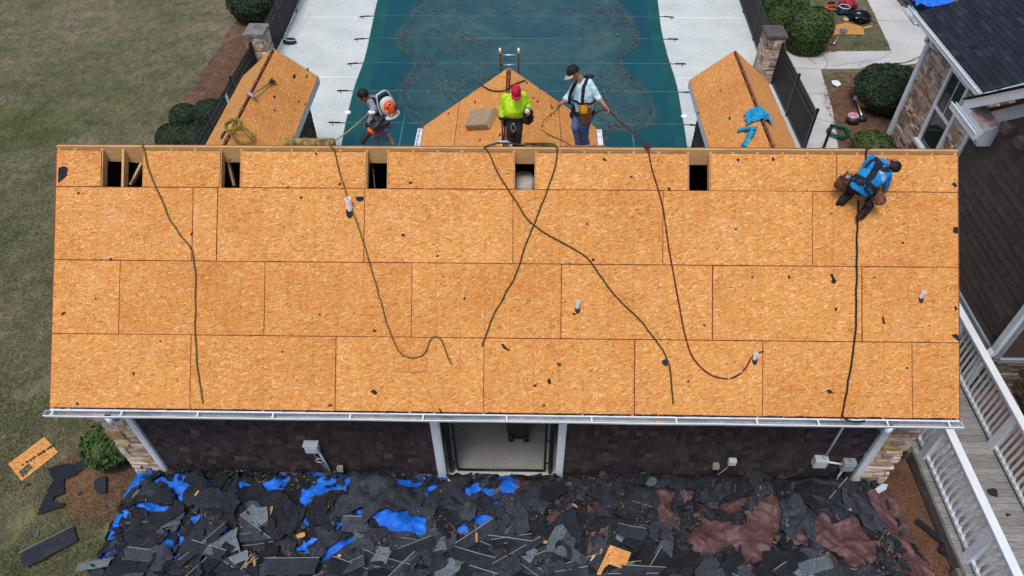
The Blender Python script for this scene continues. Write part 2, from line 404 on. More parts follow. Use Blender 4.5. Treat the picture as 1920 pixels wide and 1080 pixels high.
sheet('pine_straw_bed', M['mulch'], G((1655,128),(1700,118),(1760,105)) + [V((11.2,9.0,0)), V((9.3,9.0,0))] + G((1575,290),(1568,235),(1553,185),(1580,162)), .006, .12, 13)
b = MB(); b.add([(-9.3,5.6,.012),(8.5,5.6,.012),(8.5,60,.012),(-9.3,60,.012)], [(0,1,2,3)]); b.build('pool_deck', M['concrete'], kind='structure')
b = MB()
for y in (11.05, 15.47, 19.92, 24.4): b.add([(-9.0,y-.022,.016),(8.2,y-.022,.016),(8.2,y+.022,.016),(-9.0,y+.022,.016)], [(0,1,2,3)])
b.build('deck_joint', M['joint'], kind='structure')
sheet('walkway', M['walk'], G((1470,97),(1533,97),(1538,130),(1549,165),(1562,212),(1573,292),(1480,292),(1462,180)), .016, .012, th=.016)
sheet('walkway', M['walk'], G((1533,97),(1671,96),(1735,97),(1722,119),(1640,129),(1538,130)), .0165, .012, th=.016)
sheet('walkway', M['walk'], G((1622,-8),(1700,-8),(1738,55),(1742,97),(1671,96),(1643,35)), .017, .01, th=.016)
b = MB()
def crack(pts, w=.018, z=.0225):
    pts = [atz(p, z) for p in pts]; pp = [p + V((noise.noise(p*5), noise.noise(p*5+V((3,1,7))), 0))*.05 for p in catmull(pts, 5)]
    for p, q in zip(pp, pp[1:]):
        s_ = (q-p).cross(V((0,0,1))).normalized()*w/2; b.add([p-s_, q-s_, q+s_, p+s_], [(3,2,1,0)])
crack([(1540,97),(1552,120),(1540,131)]); crack([(1509,100),(1520,112),(1531,120)], .025); crack([(1671,97),(1650,110),(1612,120),(1617,130)]); crack([(1735,110),(1700,116),(1640,127)])
crack([(1486,128),(1538,129)], .014); crack([(1490,178),(1550,174)], .014); crack([(1540,195),(1560,192)], .014); crack([(1645,38),(1712,40)], .014); crack([(1560,124),(1600,118),(1630,112)], .015)
crack([(1530,222),(1570,232)], .012)
b.build('walkway_crack', M['crack'], kind='structure')
# ------------------------------------------------------------------ pool cover
cov = thing('pool_cover', 'dark teal mesh safety cover stretched over the swimming pool', 'pool cover', (0, 16, .02))
N = NT('teal_mesh_cover'); co = N.coord()
col = N.ramp(N.noise(co, .35, 4, .6), [(.35, (.003,.056,.078)), (.65, (.006,.078,.098))])
col = N.mix(1.0, col, N.ramp(N.noise(N.mapping(co, (60,60,60)), 1, 2), [(.3, .8), (.7, 1.15)]), 'MULTIPLY')
M['cover'] = N.out(col, .75, 0, .2)
M['coveredge'] = noisy('green_cover_border', [(.35, (.005,.068,.078)), (.65, (.010,.095,.096))], .8, .75, fine=60, fa=.2)
Lp = [(730,-60),(708,0),(698,45),(684,108),(666,158),(655,200),(645,245),(637,290)]
Rp = [(1222,-60),(1233,0),(1240,55),(1253,108),(1268,155),(1278,210),(1285,250),(1291,295)]
Lw = catmull([atz(p, .03) for p in Lp], 5); Rw = catmull([atz(p, .03) for p in Rp], 5)
Lw = [V((-6.4,60,.03)), V((-6.3,32,.03))] + Lw + [V((-5.4,9.6,.03))]; Rw = [V((5.4,60,.03)), V((5.4,32,.03))] + Rw + [V((4.6,9.6,.03))]
b = MB(); e = MB()
for i in range(len(Lw)-1):
    l0, l1, r0, r1 = Lw[i], Lw[i+1], Rw[i], Rw[i+1]
    f = lambda w, s_: w + V((s_*(.5 + .12*noise.noise(w*.7)), 0, 0))
    a0, a1, c0, c1 = f(l0, 1), f(l1, 1), f(r0, -.8), f(r1, -.8)
    b.add([a0, c0, c1, a1], [(3,2,1,0)]); e.add([l0, a0, a1, l1], [(3,2,1,0)]); e.add([c0, r0, r1, c1], [(3,2,1,0)])
b.build('cover_sheet', M['cover'], cov); e.build('cover_border', M['coveredge'], cov)
M['strap'] = noisy('webbing', [(.3, (.03,.10,.12)), (.7, (.11,.18,.19))], 3)
M['spring'] = M['blackp']
YS = [10.85, 12.65, 14.55, 16.4, 18.2, 20.0, 21.85, 23.7, 25.5]
XS = [(-3.85,-4.2), (-2.18,-2.28), (-.42,-.42), (1.45,1.42), (3.22,3.36)]
for x0, x1 in XS: one('add', [(x0-.022,9.6,.0345),(x0+.022,9.6,.0345),(x1+.022,27,.0345),(x1-.022,27,.0345)], [(0,1,2,3)]).build('strap', M['strap'], cov)
def edge_x(Wl, y):
    for p, q in zip(Wl, Wl[1:]):
        if min(p.y, q.y) <= y <= max(p.y, q.y): t = (y-p.y)/((q.y-p.y) or 1); return p.x+(q.x-p.x)*t
    return Wl[-1].x
for y in YS:
    xl, xr = edge_x(Lw, y), edge_x(Rw, y)
    one('add', [(xl,y-.02,.038),(xr,y-.02,.038),(xr,y+.02,.038),(xl,y+.02,.038)], [(0,1,2,3)]).build('strap', M['strap'], cov)
    for x, s_ in ((xl, -1), (xr, 1)):
        k = MB(); dy = rnd.uniform(-.08, .08)
        k.tube([(x, y, .035), (x+s_*.16, y+dy*.3, .03), (x+s_*.18, y+dy*.3, .04)], .012, 5)
        k.tube([(x+s_*.18, y+dy*.3, .04), (x+s_*.5, y+dy, .035)], .024, 6); k.tube([(x+s_*.45, y+dy, .035), (x+s_*.38, y+dy-.16, .03)], .012, 5); k.ball((x+s_*.52, y+dy, .02), .035, n=8, m_=5)
        k.build('spring', M['spring'], cov)
# rain water standing on the sagging cover
N = NT('murky_water'); co = N.coord()
col = N.ramp(N.noise(co, .5, 6, .62), [(.32, (.016,.080,.098)), (.5, (.030,.096,.108)), (.66, (.060,.122,.124))])
col = N.mix(N.ramp(N.noise(N.mapping(co, (1, 1, 1)), 1.1, 6, .7, .6), [(.56, 0), (.72, .5)]), col, (.085,.095,.085))
N.bump(N.noise(co, 6, 2), .05, .01)
wet = N.attr(); nz = N.noise(co, 1.6, 5, .7)
col = N.mix(N.ramp(wet, [(.60, 0), (.70, .55), (.74, 0)]), col, (.055,.105,.112))
N.l(N.math('MULTIPLY', wet, N.ramp(nz, [(.3, .72), (.6, 1.1)])), N.b.inputs['Alpha'])
M['puddle'] = N.out(col, .3, 0, .3)
M['silt'] = noisy('silt', [(.35, (.012,.075,.095)), (.5, (.026,.088,.102)), (.68, (.05,.10,.108))], 2.5, .7)
PP = [(806,-60),(800,0),(778,20),(764,45),(750,62),(747,84),(766,103),(783,118),(764,145),(752,175),(762,208),(795,240),(840,262),(900,280),(1000,282),(1090,272),(1128,262),(1145,246),(1185,243),(1212,232),(1222,212),(1219,188),(1200,158),(1180,142),(1163,124),(1168,104),(1192,86),(1197,70),(1186,44),(1168,20),(1150,-4),(1142,-60)]
pw = catmull([atz(p, .03) for p in PP + PP[:1]], 4)[:-1]; cc = sum(pw, V())/len(pw)
b = MB(); m_ = len(pw); sc = [1.07, 1.05, 1.03, 1.012, .998, .985, .97, .95, .92, .88, .8, .5]; al = [0, .10, .28, .50, .70, .62, .50, .56, .66, .74, .80, .82]
base_ = len(b.v)
for k, s_ in enumerate(sc):
    for i, p in enumerate(pw):
        q = cc + (p-cc)*s_; j_ = V((noise.noise(q*1.4), noise.noise(q*1.4+V((7,3,1))), 0))*.10 + V((noise.noise(q*5), noise.noise(q*5+V((2,6,1))), 0))*.04; q = q + j_; q.z = .0375; b.v.append(q)
for k in range(len(sc)-1):
    for i in range(m_):
        i2 = (i+1) % m_; b.face((k*m_+i, k*m_+i2, (k+1)*m_+i2, (k+1)*m_+i), r=al[k+1])
b.v.append(V((cc.x, cc.y, .0375)))
for i in range(m_): b.face(((len(sc)-1)*m_+i, (len(sc)-1)*m_+(i+1) % m_, len(b.v)-1), r=.82)
b.build('rain_puddle', M['puddle'], kind='structure')
b = MB(); PWX = [(p.x, p.y) for p in pw]; lr = random.Random(5)
clumps = [(842,85,.9),(850,70,.8),(870,80,.9),(835,60,.7),(885,88,.5),(915,88,.35),(880,140,.8),(855,155,.9),(895,150,.7),(838,165,.6),(1150,40,.7),(1160,60,.7),(1170,80,.8),(1140,25,.7),(1120,25,.5),(1080,20,.6),(1150,175,.8),(1140,200,.8),(1160,150,.6),(1140,235,.7),(760,80,.35),(755,70,.3),(770,150,.35),(765,165,.35),(780,195,.5),(820,20,.5),(860,10,.6),(930,30,.5),(1000,10,.5),(1165,215,.6),(800,120,.4)]
for cx_, cy_, rr in clumps:
    w = atz((cx_, cy_), 0)
    for i in range(int(430*rr)):
        q = w + V((lr.gauss(0, rr*.62), lr.gauss(0, rr*.62), 0))
        if noise.noise(q*2.2) < -.05 or not inpoly(q.x, q.y, PWX): continue
        a = lr.random()*6.28; L = lr.uniform(.014, .042); d = V((math.cos(a), math.sin(a), 0))*L; n_ = V((-d.y, d.x, 0))*lr.uniform(.3, .8); q.z = .042+lr.random()*.012
        b.add([q-d, q-n_+V((0,0,.006)), q+d, q+n_], [(0,1,2,3)], r=lr.random())
for i in range(2600):
    k = lr.randrange(len(pw)); q = pw[k].lerp(pw[(k+1) % len(pw)], lr.random()); q = q + (cc-q)*abs(lr.gauss(0, .03))
    if noise.noise(q*1.1+V((4,4,4))) < -.02: continue
    a = lr.random()*6.28; L = lr.uniform(.015, .04); d = V((math.cos(a), math.sin(a), 0))*L; n_ = V((-d.y, d.x, 0))*.5; q.z = .042
    b.add([q-d, q-n_, q+d, q+n_], [(0,1,2,3)], r=lr.random())
M['litter'] = pieces('wet_leaves', [(0, (.04,.045,.045)), (.5, (.085,.085,.080)), (.85, (.14,.13,.12)), (1, (.24,.24,.23))], .6, bump=0)
b.build('leaf_litter', M['litter'], kind='stuff')

# ------------------------------------------------------------------ pool house
PH = thing('pool_house', 'long pool house with bare orange plywood roof and brown shake walls', 'building', (0, 3.2, 0))
XL, XR = -7.83, 7.0
WY = .40
def rx(px, py): return onroof((px, py)).x
uvk = [0]
def panel(mb, P, o, uax, vax, rim=.008, th=.0135, r=None):
    """one sheathing board: P outline on its plane (3-D, counter-clockwise), red sealed edges"""
    uvk[0] += 1; off = (uvk[0]*3.71 % 29, uvk[0]*5.13 % 31)
    P = [V(p) for p in P]; n = (P[1]-P[0]).cross(P[2]-P[0]).normalized(); k = len(P)
    ins = []
    for i in range(k):
        e0 = (P[i]-P[i-1]).normalized(); e1 = (P[(i+1) % k]-P[i]).normalized()
        a = n.cross(e0); c = n.cross(e1); d = (a+c); d = d/max(.2, (1+a.dot(c))); ins.append(P[i]+d*rim)
    uv = lambda p: ((p-o).dot(uax)+off[0], (p-o).dot(vax)+off[1])
    rr = rnd.random() if r is None else r
    b_ = mb.add(P+ins+[p-n*th for p in P], [])
    mb.face([b_+k+i for i in range(k)], [uv(p) for p in ins], 0, rr)
    for i in range(k):
        j = (i+1) % k
        mb.face((b_+i, b_+j, b_+k+j, b_+k+i), None, 1, rr); mb.face((b_+i, b_+2*k+i, b_+2*k+j, b_+j), None, 1, rr)
    mb.face([b_+2*k+i for i in range(k)][::-1], [uv(P[i]) for i in range(k)][::-1], 0, rr)
def rpanel(x0, x1, v0, v1):
    J = lambda: rnd.uniform(.0008, .0045); ht = lambda: rnd.uniform(0, .003)
    b = MB(); panel(b, [rp(x0+J(), v0+J(), ht()), rp(x1-J(), v0+J(), ht()), rp(x1-J(), v1-J(), .0015), rp(x0+J(), v1-J(), .0015)], V((0,0,0)), V((1,0,0)), RU, rim=rnd.uniform(.004,.008))
    b.build('roof_panel', [M['osb_main'], M['edge']], PH)
rows = [(0, 1.22, [rx(p, 700) for p in (357, 629, 907, 1190, 1430, 1710)]),
        (1.22, 2.44, [rx(p, 560) for p in (224, 496, 772, 1052, 1336, 1616)]),
        (2.44, 3.66, [rx(p, 420) for p in (361, 407, 683, 962, 1243, 1523)])]
for v0, v1, xs in rows:
    xs = [XL] + xs + [XR]
    for a, c in zip(xs, xs[1:]): rpanel(a, c, v0, v1)
RSP = .4035; RX0 = -6.72
raf = [RX0 + RSP*k for k in range(-2, 34)]
op = [(rx(190,315), rx(268,315)), (rx(413,315), rx(451,315)), (rx(687,315), rx(727,315)), (rx(964,315), rx(1004,315)), (rx(1291,315), rx(1332,315))]
VT = 4.272
edges = [XL] + [q for o_ in op for q in o_] + [XR]
for i in range(0, len(edges), 2):
    a, c = edges[i], edges[i+1]
    if i == len(edges)-2: mid = rx(1569, 320); rpanel(a, mid, 3.66, VT); rpanel(mid, c, 3.66, VT)
    else: rpanel(a, c, 3.66, VT)
def rafter(x, v0, v1, w=.038): one('box', (rp(x, (v0+v1)/2, -.0145-.07)), (w, v1-v0, .14), (V((1,0,0)), RU, RN)).build('rafter', M['pine'], PH)
skip = [q for o_ in op for q in o_]
for x in raf:
    if XL+.1 < x < XR-.1 and not any(abs(x-q) < .16 for q in skip): rafter(x, -.02, 4.315)
for o_ in op:
    rafter(o_[0]-.006, .6, 4.315); rafter(o_[1]+.006, .6, 4.315)
for x in (XL+.03, XR-.03): rafter(x, -.02, 4.315, .045)
RY, RZ = rp(0, 4.34).y, rp(0, 4.34).z
b = MB(); b.span((XL, RY-.020, RZ-.30), (XR, RY+.024, RZ+.004)); b.build('ridge_board', M['pine'], PH)
one('span', (XL-.012, RY+.026, RZ-.03), (XR+.005, RY+.040, RZ+.008)).build('ridge_trim', M['redwood'], PH)
def bk(x, y, n=0): return V((x, y, RZ - (y-RY)*math.tan(PHI))) + V((0, SP, CP))*n
b = MB(); panel(b, [bk(XR, RY+.03), bk(XL, RY+.03), bk(XL, 6.47), bk(XR, 6.47)], V((0,0,0)), V((-1,0,0)), V((0,-CP,SP))); b.build('rear_roof', [M['osb'], M['edge']], PH)
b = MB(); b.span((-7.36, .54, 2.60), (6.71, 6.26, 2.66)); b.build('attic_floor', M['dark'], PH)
for (p0, p1, m_) in (((247,346),(268,305),'pine'), ((424,285),(441,350),'oldpine')):
    a = onroof(p0, -.32); c = onroof(p1, -.22); one('beam', a, c, .04, .09, RN).build('brace', M[m_], PH)
one('tube', catmull([onroof((694,290), -.5), onroof((699,315), -.35), onroof((703,353), -.2)], 6), .012, 6).build('cable', M['capdark'], PH)
b = MB(); rg = random.Random(2)
for o_ in op[4:]:
    for i in range(12): x = rg.uniform(*o_); b.tube([(x, 3.0+rg.uniform(-.3,.5), 2.68), (x+.1, 3.1, 2.74+rg.random()*.1), (x+.2, 3.0, 2.7)], .02, 5)
b.build('duct_scrap', M['felt'], PH)
# gable rakes, fascia
for x, s_ in ((XL, -1), (XR, 1)):
    x0, x1 = sorted((x+s_*.002, x+s_*.02)); P = [(rp(0, -.03, -.016)), (rp(0, 4.35, -.016)), (rp(0, 4.35, -.18)), (rp(0, -.03, -.18))]
    b = MB(); b.prism([V((x1, p.y, p.z)) for p in P], (x0-x1, 0, 0)); b.build('rake_board', M['redwood'], PH)
one('span', (XL, -.035, EZ-.20), (XR, -.012, EZ-.022)).build('fascia', M['white'], PH)
one('span', (XL, -.01, EZ-.21), (XR, WY+.02, EZ-.195)).build('soffit', M['white'], PH)
b = MB(); fr = random.Random(41); x = XL
while x < XR-.2:
    x += fr.uniform(.05, .45); L = fr.uniform(.02, .16); b.box(rp(x, -.006+fr.uniform(-.004,.006), -.004), (L, .03, .012), (V((1,0,0)), RU, RN))
b.build('felt_remnants', M['felt'], PH, kind='stuff')
one('span', (XL, 6.40, 2.62), (XR, 6.425, 2.845)).build('rear_leak_board', M['white'], PH)  # unseen board added to stop a light leak under the rear eave
# gutter: open trough with hangers
g = MB(); ny = 60; gx0, gx1 = -7.90, 7.03
prof = [(-.036, -.02), (-.038, -.105), (-.050, -.115), (-.115, -.115), (-.135, -.085), (-.148, -.03), (-.138, -.02), (-.130, -.026), (-.142, -.034), (-.128, -.085), (-.110, -.104), (-.052, -.104), (-.044, -.098), (-.042, -.02)]
for i in range(ny+1):
    x = gx0+(gx1-gx0)*i/ny; dz = .010*noise.noise(V((x*.6, 3, 1)))-.012*abs(x)/8+.006; dy = .010*noise.noise(V((x*.8, 7, 2)))
    for (y, z) in prof: g.v.append(V((x, y+dy*(1 if y < -.06 else 0), EZ+z+dz)))
k = len(prof)
for i in range(ny):
    for j in range(k):
        j2 = (j+1) % k; a = i*k+j; c = i*k+j2; inner = j in (8, 9, 10, 11, 12)
        g.face((a, c, c+k, a+k), mi=1 if inner else 0)
g.face(list(range(k))); g.face([ny*k+j for j in range(k)][::-1])
gt = g.build('gutter', [M['white'], M['gutter']], PH)
for x in (gx0, gx1-.006): one('prism', [(x, -.036, EZ-.02), (x, -.15, EZ-.025), (x, -.118, EZ-.115), (x, -.05, EZ-.115)], (.006, 0, 0)).build('end_cap', M['white'], gt)
for px in (105, 232, 373, 513, 657, 793, 950, 1110, 1270, 1423, 1540, 1672, 1790):
    x = aty((px, 783), -.09).x; one('span', (x-.012, -.146, EZ-.032), (x+.012, -.037, EZ-.020)).build('hanger', M['white'], gt)
for px in (204, 1680):
    x = aty((px, 785), -.09).x
    one('span', (x-.05, -.11, EZ-.105), (x+.05, -.055, EZ-.1005)).build('outlet', M['black'], gt)
    one('tube', [(x, -.085, EZ-.11), (x, -.085, EZ-.25), (x, .05, EZ-.38)], .055, 10).build('outlet_elbow', M['white'], gt)
rg = random.Random(9)
for px in (695, 775, 1067, 1240): x = aty((px, 787), -.09).x; one('box', (x, -.085, EZ-.096), (rg.uniform(.05,.16), .05, .008), (V((1,rg.uniform(-.2,.2),0)).normalized(), V((0,1,0)), V((0,0,1)))).build('wood_chip', M['osb_dull'], gt)
# front wall
b = MB(); b.span((-7.5, WY+.02, 0), (-1.62, WY+.14, 2.64)); b.span((.64, WY+.02, 0), (6.85, WY+.14, 2.64)); b.span((-1.62, WY+.02, 2.35), (.64, WY+.14, 2.64))
b.span((-7.5, WY+.14, 0), (-7.36, 6.4, 2.64)); b.span((6.71, WY+.14, 0), (6.85, 6.4, 2.64))
b.span((-7.36, 6.24, 0), (-1.62, 6.34, 2.93)); b.span((.64, 6.24, 0), (6.71, 6.34, 2.93)); b.span((-1.62, 6.24, 2.3), (.64, 6.34, 2.93))
for x in (-7.5, 6.71): b.prism([V((x, .54, 2.64)), V((x, 6.4, 2.64)), V((x, 6.4, 2.80)), V((x, RY, RZ-.2)), V((x, .54, 2.80))], (.14, 0, 0))
b.span((-7.36, .30, 2.62), (6.71, .54, 2.74)); b.span((-1.74, .54, 0), (-1.62, 6.26, 2.6)); b.span((.64, .54, 0), (.76, 6.26, 2.6))
b.build('wall', M['siding'], PH)
b = MB(); shakes(b, (-6.95, WY, .12), (1,0,0), (0,0,1), 5.30, 2.5, .15, (.08,.19), .02, seed=4); shakes(b, (.74, WY, .12), (1,0,0), (0,0,1), 5.50, 2.5, .15, (.08,.19), .02, seed=5)
b.build('shake_cladding', M['shake'], PH)
b = MB(); b.span((-6.95, WY-.024, .0), (-1.66, WY+.02, .125)); b.span((.74, WY-.024, 0), (6.25, WY+.02, .125)); M['peeling'] = noisy('peeling_base_trim', [(.40, (.05,.030,.022)), (.5, (.16,.075,.04)), (.56, (.34,.27,.22)), (.7, (.10,.05,.035))], 5, fine=30, stretch=(.5,1,1), fa=.3); b.build('base_trim', M['peeling'], PH)
for x0, x1, sd_ in ((-7.56, -7.07, 3), (6.39, 6.85, 8)):
    b = MB(); stones(b, (x0, WY, 0), (1,0,0), (0,0,1), x1-x0, 2.62, (.09,.17), (.14,.42), (.03,.075), seed=sd_, quoin=.07)
    if x0 < 0: stones(b, (x0, 1.1, 0), (0,-1,0), (0,0,1), .68, 2.62, (.09,.17), (.14,.42), (.02,.05), seed=sd_+1)
    else: stones(b, (x1, WY, 0), (0,1,0), (0,0,1), .68, 2.62, (.09,.17), (.14,.42), (.02,.05), seed=sd_+1)
    b.build('stone_corner', M['stone'], PH)
def trim_post(x0, x1, y0, kick=False):
    b = MB(); b.span((x0, y0, .10), (x1, y0+.10, 2.64)); b.span((x0+.03, y0-.012, .12), (x1-.03, y0+.001, 2.6))
    if kick: b.prism([(x0-.004, y0-.003, .16), (x1+.004, y0-.003, .16), (x1+.004, y0-.12, .0), (x0-.004, y0-.12, 0)], (0, .09, -.02))
    b.build('corner_board', M['white'], PH)
trim_post(-7.06, -6.94, WY-.07, True); trim_post(6.25, 6.38, WY-.07); trim_post(-1.66, -1.50, WY-.07); trim_post(.60, .74, WY-.07)
M['pale_floor'] = noisy('pale_floor', [(.3, (.47,.46,.42)), (.7, (.58,.57,.53))], 1.2, .8)
one('span', (-1.62, .3, .01), (.64, 6.4, .05)).build('breezeway_floor', M['pale_floor'], PH)
# poolside wings
def wing(xl, xr, ye, ze, apex_z, yv, seams, mats, side_seam):
    xm = (xl+xr)/2; sl = (apex_z-ze)/(xm-xl); L = math.hypot(xm-xl, apex_z-ze)
    yr = 6.44 - (apex_z-EZ)/math.tan(PHI)
    for sgn, x0 in ((1, xl), (-1, xr)):
        up = V((sgn*(xm-xl), 0, apex_z-ze)).normalized(); u = V((0, -1, 0))*sgn
        q = lambda y, t: V((x0, y, ze)) + up*(L*t)
        tr = 1-.055/L
        yv_ = lambda t: 6.44 + (yr-6.44)*t
        ts = [0] + seams + [tr]
        for t0, t1 in zip(ts, ts[1:]):
            b = MB(); P = [q(ye, t0+.001), q(ye, t1-.001), q(yv_(t1), t1-.001), q(yv_(t0), t0+.001)]
            if sgn > 0: P = P[::-1]
            panel(b, P, V((0,0,0)), V((0,1,0)), up); b.build('wing_roof_panel', [M[mats[0 if sgn > 0 else 1]], M['edge']], PH)
        # fascia and rake
        e0, e1 = sorted((x0+sgn*.002, x0+sgn*.03)); one('span', (e0, 6.3, ze-.21), (e1, ye-.01, ze-.018)).build('wing_fascia', M['white'], PH)
        P = [V((x0, ye+.001, ze-.02)), V((xm, ye+.001, apex_z-.02)), V((xm, ye+.001, apex_z-.2)), V((x0, ye+.001, ze-.2))]
        b = MB(); b.prism(P, (0, .02, 0)); b.build('wing_rake', M['white'], PH)
        # side wall
        w0, w1 = sorted((x0+sgn*.34, x0+sgn*.44))
        one('span', (w0, 6.4, 0), (w1, ye-.3, ze+.02)).build('wing_wall', M['siding'], PH)
        b = MB(); n_ = -sgn
        shakes(b, (x0+sgn*.34, 6.4 if n_ > 0 else ye-.3, .05), (0, n_, 0), (0,0,1), ye-.3-6.4, ze-.08, .15, (.09,.22), .02, seed=int(ye*10+sgn)); b.build('wing_shakes', M['shakedull'], PH)
    b = MB(); P = [V((xl+.44, ye-.3, 0)), V((xr-.44, ye-.3, 0)), V((xr-.44, ye-.3, ze)), V((xm, ye-.3, apex_z-.12)), V((xl+.44, ye-.3, ze))]; b.prism(P, (0, -.1, 0)); b.build('wing_gable_wall', M['siding'], PH)
    one('span', (xm-.019, yr-.1, apex_z-.2), (xm+.019, ye-.02, apex_z-.004)).build('wing_ridge', M['redwood'], PH)
    b = MB(); b.span((xm-.07, yr, apex_z-.12), (xm-.021, ye-.03, apex_z-.095)); b.span((xm+.021, yr, apex_z-.12), (xm+.07, ye-.03, apex_z-.095)); b.build('ridge_gap_lining', M['felt'], PH)
    y = ye-.4
    while y > yr: one('span', (xm-.06, y-.02, apex_z-.1), (xm+.06, y+.02, apex_z-.012)).build('ridge_block', M['oldpine'], PH); y -= .61
wing(-7.62, -5.58, 10.55, 2.85, 3.66, 0, [], ('osb_dull', 'osb'), 0)
wing(4.25, 6.28, 10.43, 2.85, 3.70, 0, [], ('osb', 'osb'), 0)
for gx, s_ in ((-2.52, -1), (1.66, 1)):
    b = MB(); o = gx+s_*.005
    for x0_, x1_, z0_, z1_ in ((.004,.012,-.12,-.01), (.012,.11,-.12,-.112), (.11,.118,-.12,-.01), (.108,.13,-.012,-.002)):
        xa, xb = sorted((o+s_*x0_, o+s_*x1_)); b.span((xa, 6.6, EZ+z0_), (xb, 8.14, EZ+z1_))
    xa, xb = sorted((o+s_*.004, o+s_*.118)); b.span((xa, 8.14, EZ-.12), (xb, 8.15, EZ-.006))
    for y in (7.95, 7.6, 7.2): b.span((xa+.008, y-.012, EZ-.03), (xb-.008, y+.012, EZ-.02))
    b.build('wing_gutter', M['white'], PH)
wing(-2.52, 1.66, 8.23, 2.85, 4.43, 0, [.44], ('osb', 'osb'), 0)
# vent pipes through the deck
for (px, py, h, sd_, tall) in ((654, 379, .20, .050, 1), (1081, 564, .12, .034, 0), (1413, 660, .12, .034, 0), (1725, 545, .13, .032, 0)):
    # pixel marks the pipe's foot
    w = onroof((px+2, py+11)); b = MB(); b.tube([w-V((0,0,.05)), w+V((0,0,h))], sd_, 14, cap=False); b.tube([w+V((0,0,h)), w-V((0,0,.05))], sd_*.8, 14, cap=False)
    top = w+V((0,0,h)); n_ = 14
    ring = [top+V((math.cos(6.2832*i/n_), math.sin(6.2832*i/n_), 0))*sd_ for i in range(n_)]; ri = [top+V((math.cos(6.2832*i/n_), math.sin(6.2832*i/n_), 0))*sd_*.8 for i in range(n_)]
    b.add(ring+ri, [(i, (i+1) % n_, n_+(i+1) % n_, n_+i) for i in range(n_)])
    vp = b.build('vent_pipe', M['joint'], PH)
    c = MB(); u_, v_ = V((1,0,0)), RU; n2 = 12
    c.prism([w+RN*.006+u_*(sd_*1.25*math.cos(6.2832*i/n2)) + v_*(sd_*2.1*math.sin(6.2832*i/n2)-sd_*1.4) for i in range(n2)], -RN*.005); c.build('pipe_gap', M['felt'], vp)
# ------------------------------------------------------------------ breezeway gate and bin
gt = thing('chain_link_gate', 'black chain link gate closing the passage between two white posts', 'gate', (-.45, WY+.1, 0))
GX0, GX1, GY, GZ = -1.47, .57, WY+.10, 2.35
for x in (GX0+.06, GX1-.06): one('tube', [(x, GY, 0), (x, GY, GZ)], .045, 10).build('gate_post', M['black'], gt)
b = MB()
for x in (GX0+.17, GX1-.17): b.tube([(x, GY, .12), (x, GY, GZ)], .024, 8)
for z in (.12, GZ): b.tube([(GX0+.17, GY, z), (GX1-.17, GY, z)], .024, 8)
for x in (GX0+.115, GX1-.115):
    for z in (.4, 1.2, 2.0): b.tube([(x-.06, GY, z), (x+.06, GY, z)], .018, 6)
b.build('gate_frame', M['black'], gt)
b = MB(); x0, x1, z0, z1 = GX0+.18, GX1-.18, .13, GZ-.01; st = .072
for s_ in (1, -1):
    k = -int((z1-z0)/st)-1
    while x0+k*st < x1+(z1-z0):
        # line x = c + s*(z-z0)
        c = (x0+k*st) if s_ > 0 else (x0+k*st)
        pts = []
        za = z0; zb = z1
        xa = c + s_*(za-z0)*.62; xb = c + s_*(zb-z0)*.62
        if max(xa, xb) > x0 and min(xa, xb) < x1:
            def clip(x, zz):
                if x < x0: return (x0, z0+(x0-c)/(s_*.62))
                if x > x1: return (x1, z0+(x1-c)/(s_*.62))
                return (x, zz)
            A, B = clip(xa, za), clip(xb, zb); b.tube([(A[0], GY+s_*.003, A[1]), (B[0], GY+s_*.003, B[1])], .0034, 4, cap=False)
        k += 1
    
b.build('wire_mesh', M['black'], gt)
tc = thing('wheeled_bin', 'black wheeled rubbish bin standing in the passage behind the gate', 'bin', (-.12, 1.45, .05))
b = MB(); P0 = [(-.24,-.27), (.24,-.27), (.24,.27), (-.24,.27)]
lo = [V((-.12+x*.8, 1.45+y*.8, .07)) for x, y in P0]; hi = [V((-.12+x*1.12, 1.45+y*1.12, .98)) for x, y in P0]
b.add(lo+hi, [(0,1,5,4),(1,2,6,5),(2,3,7,6),(3,0,4,7),(3,2,1,0),(4,5,6,7)]); b.build('bin_body', M['blackp'], tc)
b = MB(); b.box((-.12, 1.45, 1.02), (.6, .66, .06)); b.box((-.12, 1.12, 1.03), (.4, .06, .05)); b.build('bin_lid', M['blackp'], tc)
for s_ in (-1, 1): one('tube', [(-.12+s_*.10, 1.24, .14), (-.12+s_*.20, 1.24, .14)], .11, 12).build('wheel', M['blackp'], tc)
# ------------------------------------------------------------------ boxes on the front wall
M['ugrey'] = plain('utility_grey', (.52,.57,.60), .5); M['ublue'] = plain('utility_bluegrey', (.30,.35,.39), .5); M['ugreen'] = plain('faded_green', (.24,.27,.17), .7)
def on_wall(px, py, y=WY-.03): return aty((px, py), y)
w = on_wall(586, 834); t = thing('phone_box', 'pale grey phone box with white conduit and looped cable on the shake wall', 'utility box', w, None)
b = MB(); b.box(w-V((0,.05,0)), (.25, .11, .22)); b.box(w-V((0,.11,.02)), (.21, .02, .17)); b.box(w+V((0,-.055,.118)), (.27,.14,.02)); b.build('housing', M['ugrey'], t)
one('tube', [w+V((.06,-.05,-.1)), w+V((.09,-.05,-.14)), w+V((.19,-.04,-1.12))], .024, 8).build('conduit', M['white'], t)
L_ = [w+V((-.02,-.04,-.1)), w+V((-.03,-.03,-.3)), w+V((.02,-.03,-.42))]+[w+V((.03+.07*math.cos(a), -.04, -.5+.07*math.sin(a))) for a in (1.2, 2.4, 3.6, 4.8, 6, 7.2, 8.5)]+[w+V((.06,-.03,-.65)), w+V((.1,-.03,-.85))]
one('tube', catmull(L_, 4), .006, 5).build('cable', M['ugrey'], t)
